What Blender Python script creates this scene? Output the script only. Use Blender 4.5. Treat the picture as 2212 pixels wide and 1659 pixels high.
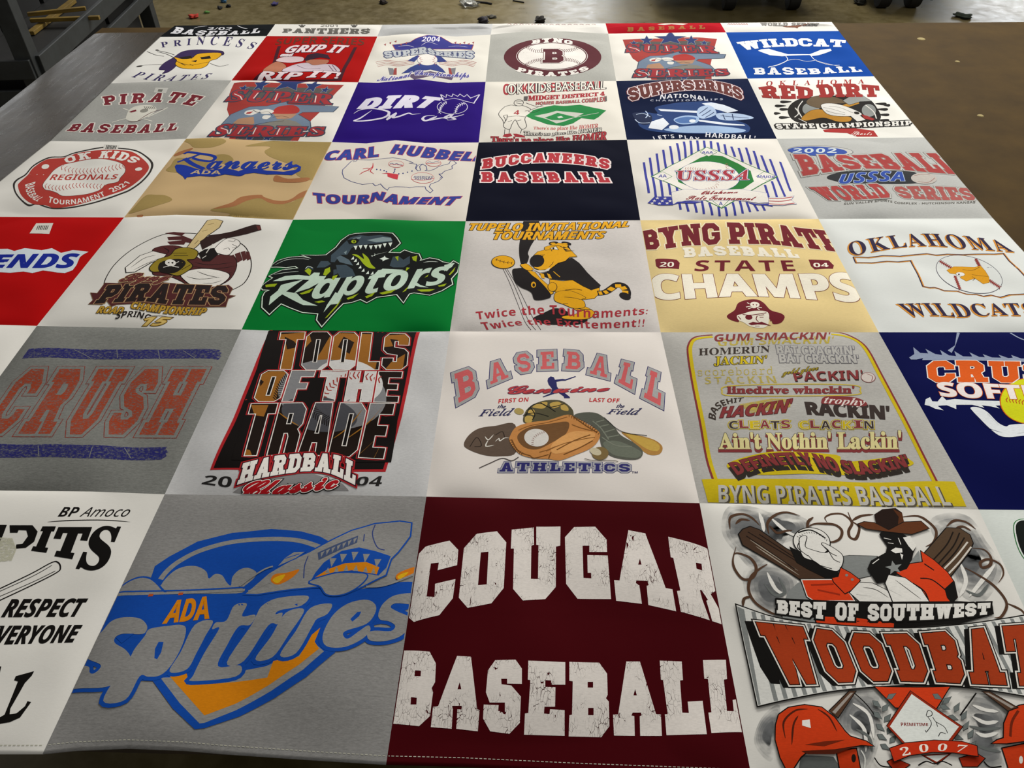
import bpy, bmesh, math, random
import numpy as np
from mathutils import Vector, Euler, geometry as G

for o in list(bpy.data.objects):
    bpy.data.objects.remove(o, do_unlink=True)
SC = bpy.context.scene
COL = SC.collection

# ------------------------------------------------------------------ camera
W, H, F = 2212.0, 1659.0, 1700.0
S = 0.36                                   # width of one quilt block, metres
TZ = 0.760                                 # table top
Z0 = TZ + 0.004                            # seam level of the quilt
CAM = np.array([3.4177 * S, -0.916 * S, Z0 + 2.3064 * S])
EUL = Euler((0.8415, 0.0156, 0.0306), 'XYZ')
cam = bpy.data.cameras.new('camera')
cam.sensor_fit = 'HORIZONTAL'
cam.sensor_width = 36.0
cam.lens = F / W * 36.0
cam.clip_start = 0.02
camo = bpy.data.objects.new('camera', cam)
COL.objects.link(camo)
camo.location = CAM
camo.rotation_euler = EUL
SC.camera = camo
ROT = np.array(EUL.to_matrix())

# ------------------------------------------------------------------ light and exposure
SC.view_settings.view_transform = 'Standard'
SC.view_settings.look = 'None'
SC.view_settings.gamma = 1.0
SC.view_settings.exposure = 0.24
SC.view_settings.use_curve_mapping = False
wd = bpy.data.worlds.new('workshop_ambient')
SC.world = wd
wd.use_nodes = True
wd.node_tree.nodes['Background'].inputs[0].default_value = (1.0, 0.98, 0.93, 1)
wd.node_tree.nodes['Background'].inputs[1].default_value = 0.21

def lamp(name, loc, target, sx, sy, power, col=(1, 0.97, 0.92)):
    l = bpy.data.lights.new(name, 'AREA')
    l.shape = 'RECTANGLE'
    l.size, l.size_y, l.energy, l.color = sx, sy, power, col
    o = bpy.data.objects.new(name, l)
    COL.objects.link(o)
    o.location = loc
    o.rotation_euler = (Vector(target) - Vector(loc)).to_track_quat('-Z', 'Y').to_euler()
    return o
lamp('ceiling_lamp', (2.6, 6.0, 3.6), (2.0, 1.6, 0.7), 3.0, 1.2, 240)
lamp('ceiling_lamp', (4.4, 2.2, 3.4), (2.2, 1.2, 0.7), 1.2, 2.0, 60)
lamp('ceiling_lamp', (0.2, 7.4, 3.6), (0.6, 3.0, 0.0), 2.4, 1.0, 70)
lamp('window_light', (-4.7, 8.3, 2.6), (-0.2, 1.6, 0.8), 2.2, 1.0, 15, (0.95, 0.98, 1.0))

# ------------------------------------------------------------------ helpers
def ray(px, py):
    px = np.asarray(px, float); py = np.asarray(py, float)
    d = np.stack([(px - W / 2) / F, -(py - H / 2) / F, -np.ones_like(px)], -1)
    return d @ ROT.T
def on_z(px, py, z):
    d = ray(px, py)
    t = (z - CAM[2]) / d[..., 2]
    return CAM + d * np.asarray(t)[..., None]
def on_x(px, py, x):
    d = ray(px, py)
    t = (x - CAM[0]) / d[..., 0]
    return CAM + d * np.asarray(t)[..., None]
def on_y(px, py, y):
    d = ray(px, py)
    t = (y - CAM[1]) / d[..., 1]
    return CAM + d * np.asarray(t)[..., None]

def lin(h):
    h = h.lstrip('#')
    c = [int(h[i:i + 2], 16) / 255 for i in (0, 2, 4)]
    return [x / 12.92 if x <= 0.04045 else ((x + 0.055) / 1.055) ** 2.4 for x in c]

def tag(o, label=None, cat=None, group=None, kind=None):
    if label: o['label'] = label
    if cat: o['category'] = cat
    if group: o['group'] = group
    if kind: o['kind'] = kind
    return o
def empty(name, loc=(0, 0, 0)):
    o = bpy.data.objects.new(name, None)
    o.empty_display_size = 0.05
    o.location = loc
    COL.objects.link(o)
    return o
def link(name, me, parent=None):
    o = bpy.data.objects.new(name, me)
    COL.objects.link(o)
    if parent is not None:
        o.parent = parent
        q, l = parent, Vector((0, 0, 0))
        while q is not None:
            l += q.location
            q = q.parent
        o.location = -l
    return o

class MB:
    """collects shapes for one mesh"""
    def __init__(s): s.v, s.f, s.m = [], [], []
    def add(s, v, f, m=0):
        b = len(s.v)
        s.v += [tuple(x) for x in v]
        s.f += [tuple(i + b for i in q) for q in f]
        s.m += [m] * len(f)
    def box(s, lo, hi, m=0):
        (a, b, c), (d, e, g) = lo, hi
        s.add([(a, b, c), (d, b, c), (d, e, c), (a, e, c), (a, b, g), (d, b, g), (d, e, g), (a, e, g)],
              [(3, 2, 1, 0), (4, 5, 6, 7), (0, 1, 5, 4), (1, 2, 6, 5), (2, 3, 7, 6), (3, 0, 4, 7)], m)
    def bar(s, p, q, w, h, m=0, up=(0, 0, 1)):
        p, q = Vector(p), Vector(q)
        d = (q - p).normalized()
        x = d.cross(Vector(up)).normalized()
        y = x.cross(d)
        vs = []
        for c in (p, q):
            for a, b in ((-1, -1), (1, -1), (1, 1), (-1, 1)):
                vs.append(c + x * (a * w / 2) + y * (b * h / 2))
        s.add(vs, [(0, 1, 2, 3), (7, 6, 5, 4), (0, 4, 5, 1), (1, 5, 6, 2), (2, 6, 7, 3), (3, 7, 4, 0)], m)
    def cyl(s, p, q, r, n=24, m=0, r2=None):
        p, q = Vector(p), Vector(q)
        r2 = r if r2 is None else r2
        d = (q - p).normalized()
        x = d.orthogonal().normalized(); y = d.cross(x)
        vs = []
        for c, rr in ((p, r), (q, r2)):
            vs += [c + (x * math.cos(2 * math.pi * k / n) + y * math.sin(2 * math.pi * k / n)) * rr for k in range(n)]
        s.add(vs, [tuple(range(n - 1, -1, -1)), tuple(range(n, 2 * n))] +
              [(k, (k + 1) % n, n + (k + 1) % n, n + k) for k in range(n)], m)
    def build(s, name, mats, parent=None, smooth=False, bevel=0.0):
        me = bpy.data.meshes.new(name)
        me.from_pydata(s.v, [], s.f)
        for m in (mats if isinstance(mats, (list, tuple)) else [mats]): me.materials.append(m)
        me.polygons.foreach_set('material_index', s.m)
        if smooth: me.polygons.foreach_set('use_smooth', [True] * len(s.f))
        me.update()
        o = link(name, me, parent)
        if bevel:
            b = o.modifiers.new('bevel', 'BEVEL'); b.width = bevel; b.segments = 2; b.limit_method = 'ANGLE'
        return o

# ------------------------------------------------------------------ materials
def mat(name):
    m = bpy.data.materials.new(name)
    m.use_nodes = True
    n = m.node_tree.nodes
    return m, n, m.node_tree.links, n['Principled BSDF']
def noise(n, l, coord, scale, detail=3, rough=0.6):
    t = n.new('ShaderNodeTexNoise')
    t.inputs['Scale'].default_value = scale; t.inputs['Detail'].default_value = detail; t.inputs['Roughness'].default_value = rough
    l.new(coord, t.inputs['Vector'])
    return t.outputs['Fac']
def ramp(n, l, fac, stops):
    r = n.new('ShaderNodeValToRGB')
    e = r.color_ramp.elements
    while len(e) < len(stops): e.new(0.5)
    for k, (p, c) in enumerate(stops):
        e[k].position = p
        e[k].color = (*c, 1) if len(c) == 3 else c
    l.new(fac, r.inputs['Fac'])
    return r.outputs['Color']
def coords(n, l, sc=(1, 1, 1)):
    tc = n.new('ShaderNodeTexCoord')
    mp = n.new('ShaderNodeMapping')
    mp.inputs['Scale'].default_value = sc
    l.new(tc.outputs['Object'], mp.inputs['Vector'])
    return mp.outputs['Vector']
def bump(n, l, b, fac, strength, dist):
    bm = n.new('ShaderNodeBump')
    bm.inputs['Strength'].default_value = strength
    bm.inputs['Distance'].default_value = dist
    l.new(fac, bm.inputs['Height'])
    l.new(bm.outputs['Normal'], b.inputs['Normal'])
def surface(name, c1, c2, scale=30, rough=0.6, sc=(1, 1, 1), bs=0.1, spec=0.5, lo=0.3, hi=0.7, metal=0.0):
    m, n, l, b = mat(name)
    f = noise(n, l, coords(n, l, sc), scale, 5, 0.65)
    l.new(ramp(n, l, f, [(lo, lin(c1)), (hi, lin(c2))]), b.inputs['Base Color'])
    b.inputs['Roughness'].default_value = rough
    b.inputs['Specular IOR Level'].default_value = spec
    b.inputs['Metallic'].default_value = metal
    if bs: bump(n, l, b, f, bs, 0.002)
    return m
_fab = {}
def fabric(h, heather=0.0):
    """jersey knit: fine horizontal heather streaks and a soft nap"""
    k = (h, heather)
    if k in _fab: return _fab[k]
    m, n, l, b = mat('jersey_' + h.lstrip('#'))
    c = np.array(lin(h)) ** 1.14
    f = noise(n, l, coords(n, l, (300, 1350, 300)), 1.0, 3, 0.65)
    f2 = noise(n, l, coords(n, l, (150, 560, 150)), 1.0, 3, 0.6)
    mx = n.new('ShaderNodeMath'); mx.operation = 'ADD'; l.new(f, mx.inputs[0]); l.new(f2, mx.inputs[1])
    hv = n.new('ShaderNodeMath'); hv.operation = 'MULTIPLY'; hv.inputs[1].default_value = 0.5; l.new(mx.outputs[0], hv.inputs[0])
    a = 0.02 + heather
    l.new(ramp(n, l, hv.outputs[0], [(0.36, tuple(c * (1 - a))), (0.64, tuple(np.minimum(c * (1 + a), 0.92)))]), b.inputs['Base Color'])
    b.inputs['Roughness'].default_value = 0.92
    b.inputs['Specular IOR Level'].default_value = 0.04
    b.inputs['Sheen Weight'].default_value = 0.0
    bump(n, l, b, f, 0.1, 0.0006)
    _fab[k] = m
    return m
_ink = {}
def ink(h):
    """screen print ink. '#rrggbb' plain, '#rrggbb~' worn and speckled, '#rrggbb^' cracked"""
    if h in _ink: return _ink[h]
    m, n, l, b = mat('print_' + h.lstrip('#').replace('~', '_worn').replace('^', '_cracked').replace('*', '_soft'))
    c = np.array(lin(h[:7])) ** 1.14
    co = coords(n, l)
    f = noise(n, l, coords(n, l, (220, 700, 220)), 1.0, 3, 0.7)
    l.new(ramp(n, l, f, [(0.35, tuple(c * 0.93)), (0.65, tuple(np.minimum(c * 1.07, 0.92)))]), b.inputs['Base Color'])
    b.inputs['Roughness'].default_value = 0.85
    b.inputs['Specular IOR Level'].default_value = 0.08
    fac = None
    if h.endswith('~'):
        f3 = noise(n, l, coords(n, l, (1, 1.6, 1)), 210, 6, 0.85)
        fac = ramp(n, l, f3, [(0.46, (0.2, 0.2, 0.2)), (0.62, (0.97, 0.97, 0.97))])
    if h.endswith('*'):
        f4 = noise(n, l, coords(n, l, (1, 1.5, 1)), 30, 3, 0.5)
        fac = ramp(n, l, f4, [(0.32, (0.58, 0.58, 0.58)), (0.66, (1.0, 1.0, 1.0))])
    if h.endswith('^'):
        v = n.new('ShaderNodeTexVoronoi'); v.feature = 'DISTANCE_TO_EDGE'
        v.inputs['Scale'].default_value = 1.0
        nz = n.new('ShaderNodeTexNoise'); nz.inputs['Scale'].default_value = 90; l.new(co, nz.inputs['Vector'])
        mp = coords(n, l, (290, 105, 1))
        va = n.new('ShaderNodeVectorMath'); va.operation = 'MULTIPLY_ADD'
        va.inputs[1].default_value = (1.6, 1.6, 0)
        l.new(nz.outputs['Color'], va.inputs[0]); l.new(mp, va.inputs[2])
        l.new(va.outputs[0], v.inputs['Vector'])
        big = noise(n, l, coords(n, l, (1, 1, 1)), 26, 3, 0.6)
        th = n.new('ShaderNodeMapRange'); th.inputs['From Min'].default_value = 0.45; th.inputs['From Max'].default_value = 0.72
        th.inputs['To Min'].default_value = 0.0; th.inputs['To Max'].default_value = 0.04; l.new(big, th.inputs['Value'])
        lt = n.new('ShaderNodeMath'); lt.operation = 'LESS_THAN'; l.new(v.outputs['Distance'], lt.inputs[0]); l.new(th.outputs[0], lt.inputs[1])
        fac = lt.outputs[0]
    if fac is not None:
        tr = n.new('ShaderNodeBsdfTransparent')
        ms = n.new('ShaderNodeMixShader')
        out = n['Material Output']
        l.new(fac, ms.inputs[0]); l.new(b.outputs[0], ms.inputs[1]); l.new(tr.outputs[0], ms.inputs[2])
        l.new(ms.outputs[0], out.inputs['Surface'])
    _ink[h] = m
    return m
# ------------------------------------------------------------------ the quilt: seam lines read off the photo, laid on the table
GRID = {
 0: [(-1336, 1616), (-633, 1630), (92, 1629), (834, 1652), (1624, 1682), (2397, 1711), (3214, 1731)],
 1: [(-714, 1044), (-180, 1058), (356, 1068), (921, 1073), (1511, 1087), (2114, 1101), (2700, 1106)],
 2: [(-350, 694), (80, 704), (522, 712), (972, 716), (1427, 718), (1898, 718), (2372, 718)],
 3: [(-95, 468), (268, 470), (633, 475), (1006, 478), (1383, 476), (1768, 473), (2145, 472)],
 4: [(107, 305), (402, 300), (717, 307), (1034, 308), (1354, 302), (1678, 300), (1997, 297)],
 5: [(238, 180), (500, 174), (774, 178), (1049, 177), (1331, 175), (1615, 170), (1888, 165)],
 6: [(345, 80), (576, 78), (815, 79), (1060, 75), (1314, 73), (1568, 70), (1812, 67)],
 7: [(377, 56), (594, 53), (826, 54), (1064, 52), (1308, 51), (1556, 50), (1797, 48)]}
MID = {(4, 2): [(791, 310), (855, 303), (918, 309)], (5, 2): [(816, 179), (905, 171), (968, 179)],
       (5, 0): [(330, 177), (420, 172)], (4, 0): [(250, 306)], (4, 1): [(470, 297), (590, 306)],
       (3, 1): [(380, 464), (500, 468)], (3, 2): [(800, 473), (900, 477)], (6, 2): [(905, 73), (985, 79)],
       (6, 3): [(1130, 68), (1220, 68)], (0, 2): [(160, 1622), (275, 1617), (400, 1622), (480, 1629), (670, 1642)],
       (0, 3): [(1000, 1656), (1250, 1668)], (1, 1): [(200, 1062)], (2, 1): [(150, 706), (330, 709)],
       (2, 2): [(700, 718), (860, 717)], (1, 2): [(520, 1070), (700, 1069)]}
GW = {j: np.array([on_z(x, y, Z0)[:2] for x, y in r]) for j, r in GRID.items()}      # world seam corners [j][i] -> x, y
SEAM = {}
for j in GRID:
    pts = []
    for i in range(7):
        pts.append(GRID[j][i])
        pts += MID.get((j, i), [])
    p = np.array(pts, float)
    SEAM[j] = on_z(p[:, 0], p[:, 1], Z0)[:, :2]
VX = [np.array([GW[j][i] for j in range(8)]) for i in range(7)]

def lattice(ix, iy, seed):
    n = (ix.astype(np.int64) * 374761393 + iy.astype(np.int64) * 668265263 + seed * 1442695041) & 0x7fffffff
    n = ((n ^ (n >> 13)) * 1274126177) & 0x7fffffff
    return ((n ^ (n >> 16)) & 0xffff) / 32767.5 - 1.0
def vnoise(x, y, seed):
    ix, iy = np.floor(x), np.floor(y)
    fx, fy = x - ix, y - iy
    ux = fx ** 3 * (fx * (fx * 6 - 15) + 10); uy = fy ** 3 * (fy * (fy * 6 - 15) + 10)
    a, b = lattice(ix, iy, seed), lattice(ix + 1, iy, seed)
    c, d = lattice(ix, iy + 1, seed), lattice(ix + 1, iy + 1, seed)
    return (a + (b - a) * ux) * (1 - uy) + (c + (d - c) * ux) * uy
def height(X, Y):
    """height of the cloth above the seam level: soft puff in each block, gathers along the cross seams, low wrinkles"""
    dx = np.full(X.shape, 9.0); dy = np.full(X.shape, 9.0); jj = np.zeros(X.shape)
    for v in VX:
        dx = np.minimum(dx, np.abs(X - np.interp(Y, v[:, 1], v[:, 0])))
    for j in range(8):
        d = np.abs(Y - np.interp(X, SEAM[j][:, 0], SEAM[j][:, 1]))
        jj = np.where(d < dy, j, jj); dy = np.minimum(dy, d)
    ex, ey = 1 - np.exp(-dx / 0.019), 1 - np.exp(-dy / 0.026)
    h = 0.006 * ex * ey
    h = h + 0.0048 * vnoise(X * 9 + Y * 2.2, Y * 9, 3) * ex * ey
    h = h + 0.0012 * vnoise(X * 12 + Y * 9, Y * 17 - X * 6, 8) * ex * ey
    h = h + 0.0105 * vnoise(X * 7.5, jj * 3.7, 5) * np.exp(-dy / 0.045) * ey * ex
    return np.maximum(h, 0.0002)
def on_cloth(px, py):
    z = np.full(np.shape(px), Z0)
    for _ in range(4):
        p = on_z(px, py, z)
        z = Z0 + height(p[..., 0], p[..., 1])
    return p[..., :2]
def px_size(x, y):
    """metres per horizontal photo pixel on the cloth"""
    a, b = on_z(x, y, Z0), on_z(x + 1, y, Z0)
    return float(np.linalg.norm(a - b))

def refine(V, Fc, L):
    V, Fc = np.asarray(V, float), np.asarray(Fc, np.int64)
    for _ in range(9):
        e = np.concatenate([Fc[:, [0, 1]], Fc[:, [1, 2]], Fc[:, [2, 0]]])
        e.sort(axis=1)
        u, inv = np.unique(e, axis=0, return_inverse=True)
        inv = inv.reshape(-1)
        long = np.linalg.norm(V[u[:, 0]] - V[u[:, 1]], axis=1) > L
        if not long.any(): break
        idx = np.full(len(u), -1); idx[long] = len(V) + np.arange(long.sum())
        V = np.concatenate([V, (V[u[long, 0]] + V[u[long, 1]]) / 2])
        m = idx[inv].reshape(3, -1).T
        cnt = (m >= 0).sum(1)
        out = [Fc[cnt == 0]]
        for k in range(3):
            a, b, c = Fc[:, k], Fc[:, (k + 1) % 3], Fc[:, (k + 2) % 3]
            ma, mb, mc = m[:, k], m[:, (k + 1) % 3], m[:, (k + 2) % 3]
            s = (cnt == 1) & (ma >= 0)
            out += [np.stack([a[s], ma[s], c[s]], 1), np.stack([ma[s], b[s], c[s]], 1)]
            s = (cnt == 2) & (mc < 0)
            out += [np.stack([a[s], ma[s], mb[s]], 1), np.stack([ma[s], b[s], mb[s]], 1), np.stack([a[s], mb[s], c[s]], 1)]
        s = cnt == 3
        a, b, c = Fc[s].T; x, y, z = m[s].T
        out += [np.stack(q, 1) for q in ((a, x, z), (x, b, y), (z, y, c), (x, y, z))]
        Fc = np.concatenate(out)
    return V, Fc
def clip_half(V, Fc, p, n):
    d = (V - p) @ n
    s = d[Fc] >= 0
    c = s.sum(1)
    keep = [Fc[c == 3]]
    new, V = [], list(map(tuple, V)) if ((c > 0) & (c < 3)).any() else V
    for t, ss in zip(Fc[(c > 0) & (c < 3)], s[(c > 0) & (c < 3)]):
        poly = []
        for k in range(3):
            a, b = t[k], t[(k + 1) % 3]
            if ss[k]: poly.append(a)
            if ss[k] != ss[(k + 1) % 3]:
                f = d[a] / (d[a] - d[b])
                V.append((V[a][0] + (V[b][0] - V[a][0]) * f, V[a][1] + (V[b][1] - V[a][1]) * f))
                poly.append(len(V) - 1)
        for k in range(1, len(poly) - 1): new.append((poly[0], poly[k], poly[k + 1]))
    if new: keep.append(np.array(new))
    return np.array(V), np.concatenate(keep)
def mesh_np(name, V, Fs, mats, mi, smooth=True):
    me = bpy.data.meshes.new(name)
    k = Fs.shape[1]
    me.vertices.add(len(V)); me.vertices.foreach_set('co', np.ascontiguousarray(V, dtype=np.float32).ravel())
    me.loops.add(Fs.size); me.loops.foreach_set('vertex_index', np.ascontiguousarray(Fs, dtype=np.int32).ravel())
    me.polygons.add(len(Fs))
    me.polygons.foreach_set('loop_start', np.arange(0, Fs.size, k, dtype=np.int32))
    me.polygons.foreach_set('material_index', np.ascontiguousarray(mi, dtype=np.int32))
    me.polygons.foreach_set('use_smooth', np.full(len(Fs), smooth))
    for m in mats: me.materials.append(m)
    me.update(calc_edges=True)
    me.validate()
    return me

quilt = empty('quilt', (3 * S, 3.2 * S, TZ))
tag(quilt, 'patchwork quilt of printed team shirts laid flat over the brown worktable', 'quilt')
PANEL = {}
DONE = {}
def curve_between(j, i):
    """seam j from column line i to i+1, as a polyline"""
    a, b = GW[j][i], GW[j][i + 1]
    m = [on_z(x, y, Z0)[:2] for x, y in MID.get((j, i), [])]
    return np.array([a] + m + [b])
def samp(p, t):
    d = np.concatenate([[0], np.cumsum(np.linalg.norm(np.diff(p, axis=0), axis=1))]); d /= d[-1]
    return np.stack([np.interp(t, d, p[:, 0]), np.interp(t, d, p[:, 1])], 1)
def panel(col, row, color, label, heather=0.0, n=84):
    """one shirt block; col 0-5 from the left, row 0-6 from the front hem"""
    m = fabric(color, heather)
    t = np.linspace(0, 1, n + 1)
    ny = n if row < 6 else 26
    s = np.linspace(0, 1, ny + 1)[:, None, None]
    b, tp = samp(curve_between(row, col), t), samp(curve_between(row + 1, col), t)
    P = b[None] * (1 - s) + tp[None] * s
    X, Y = P[..., 0], P[..., 1]
    V = np.stack([X, Y, Z0 + height(X, Y)], -1)
    if row == 6:                                          # the top blocks fold over the far table edge and hang down
        e = V[-1]
        R = 0.012
        rows = []
        for k in range(1, 7):
            a = k / 6 * math.pi / 2
            rows.append(e + np.array([0, R * math.sin(a), -R * (1 - math.cos(a))]))
        for k in range(1, 9):
            rows.append(e + np.array([0, R + 0.004 * math.sin(k * 1.3), -R - 0.03 * k]))
        V = np.concatenate([V, np.array(rows)])
    if row == 0:                                          # turned hem
        e = V[0]
        V = np.concatenate([(e + np.array([0, 0.0045, -0.0032]))[None], (e + np.array([0, 0.0006, -0.0024]))[None], V])
    if col == 0:
        e = V[:, :1]; V = np.concatenate([e + np.array([0.002, 0, -0.0005]), V], 1)
    if col == 5:
        e = V[:, -1:]; V = np.concatenate([V, e + np.array([-0.003, 0, -0.003])], 1)
    r, c = V.shape[:2]
    i = np.arange(r * c).reshape(r, c)
    Fq = np.stack([i[:-1, :-1], i[:-1, 1:], i[1:, 1:], i[1:, :-1]], -1).reshape(-1, 4)
    me = mesh_np('shirt_panel', V.reshape(-1, 3), Fq, [m], np.zeros(len(Fq)))
    o = link('shirt_panel', me, quilt)
    o['label'] = label
    quad = [GW[row][col], GW[row][col + 1], GW[row + 1][col + 1], GW[row + 1][col]]
    PANEL[(col, row)] = (o, m, quad)
    return o

# ------------------------------------------------------------------ lettering
MATHS = {'serif': (0x1D400, 0x1D41A, 0x1D7CE), 'serifi': (0x1D434, 0x1D44E, 0x1D7CE), 'serifbi': (0x1D468, 0x1D482, 0x1D7CE),
         'script': (0x1D4D0, 0x1D4EA, 0x1D7CE), 'sansb': (0x1D5D4, 0x1D5EE, 0x1D7EC), 'sansbi': (0x1D63C, 0x1D656, 0x1D7EC),
         'mono': (0x1D670, 0x1D68A, 0x1D7F6), 'sansi': (0x1D608, 0x1D622, 0x1D7E2)}
def conv(s, font):
    if font not in MATHS: return s
    U, L, N = MATHS[font]
    r = ''
    for ch in s:
        if 'A' <= ch <= 'Z': r += chr(U + ord(ch) - 65)
        elif 'a' <= ch <= 'z': r += 'ℎ' if (font == 'serifi' and ch == 'h') else chr(L + ord(ch) - 97)
        elif '0' <= ch <= '9': r += chr(N + ord(ch) - 48)
        else: r += ch
    return r
def bez(sp):
    b = sp.bezier_points
    if len(b) == 0: return np.array([p.co[:2] for p in sp.points])
    out = []
    for k in range(len(b)):
        p, q = b[k], b[(k + 1) % len(b)]
        a, c, d, e = (np.array(v[:2]) for v in (p.co, p.handle_right, q.handle_left, q.co))
        straight = abs(np.cross(c - a, e - a)) + abs(np.cross(d - a, e - a)) < 1e-5
        for t in ([0] if straight else np.arange(5) / 5):
            out.append(a * (1 - t) ** 3 + 3 * c * t * (1 - t) ** 2 + 3 * d * t * t * (1 - t) + e * t ** 3)
    return np.array(out)
_tc = {}
def font_glyphs(s, font, sp=1.0, bold=0.0):
    """[[contour, ...] per character], x range and cap height"""
    k = (s, font, sp, bold)
    if k in _tc: return _tc[k]
    def run(txt):
        cu = bpy.data.curves.new('tmp', 'FONT')
        cu.body = txt; cu.space_character = sp; cu.offset = bold
        o = bpy.data.objects.new('tmp', cu)
        COL.objects.link(o)
        dg = bpy.context.evaluated_depsgraph_get(); dg.update()
        c = o.to_curve(dg)
        gl = {}
        for q in c.splines: gl.setdefault(q.character_index, []).append(bez(q))
        o.to_curve_clear()
        bpy.data.objects.remove(o); bpy.data.curves.remove(cu)
        return gl
    cap = max(c[:, 1].max() for c in run(conv('H', font))[0])
    gl = run(conv(s, font))
    gl = [gl[q] for q in sorted(gl)]
    _tc[k] = (gl, cap)
    return _tc[k]
def RB(p, w=1.15, closed=False):
    p = [Vector(q) for q in p]
    n = len(p); L, R = [], []
    for k in range(n):
        a = p[k - 1] if (k > 0 or closed) else None
        b = p[(k + 1) % n] if (k < n - 1 or closed) else None
        d1 = (p[k] - a).normalized() if a is not None else (b - p[k]).normalized()
        d2 = (b - p[k]).normalized() if b is not None else d1
        m = (Vector((-d1.y, d1.x)) + Vector((-d2.y, d2.x))).normalized()
        m = m * (w / max(0.45, m.dot(Vector((-d1.y, d1.x)))))
        L.append(tuple(p[k] + m)); R.append(tuple(p[k] - m))
    return [[L[k], L[(k + 1) % n], R[(k + 1) % n], R[k]] for k in range(n if closed else n - 1)]
def R_(a, b, c, d): return [[(a, b), (c, b), (c, d), (a, d)]]
def Q_(*v): return [[(v[k], v[k + 1]) for k in range(0, len(v), 2)]]
ST = R_(.9, 0, 3.7, 10)
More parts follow.
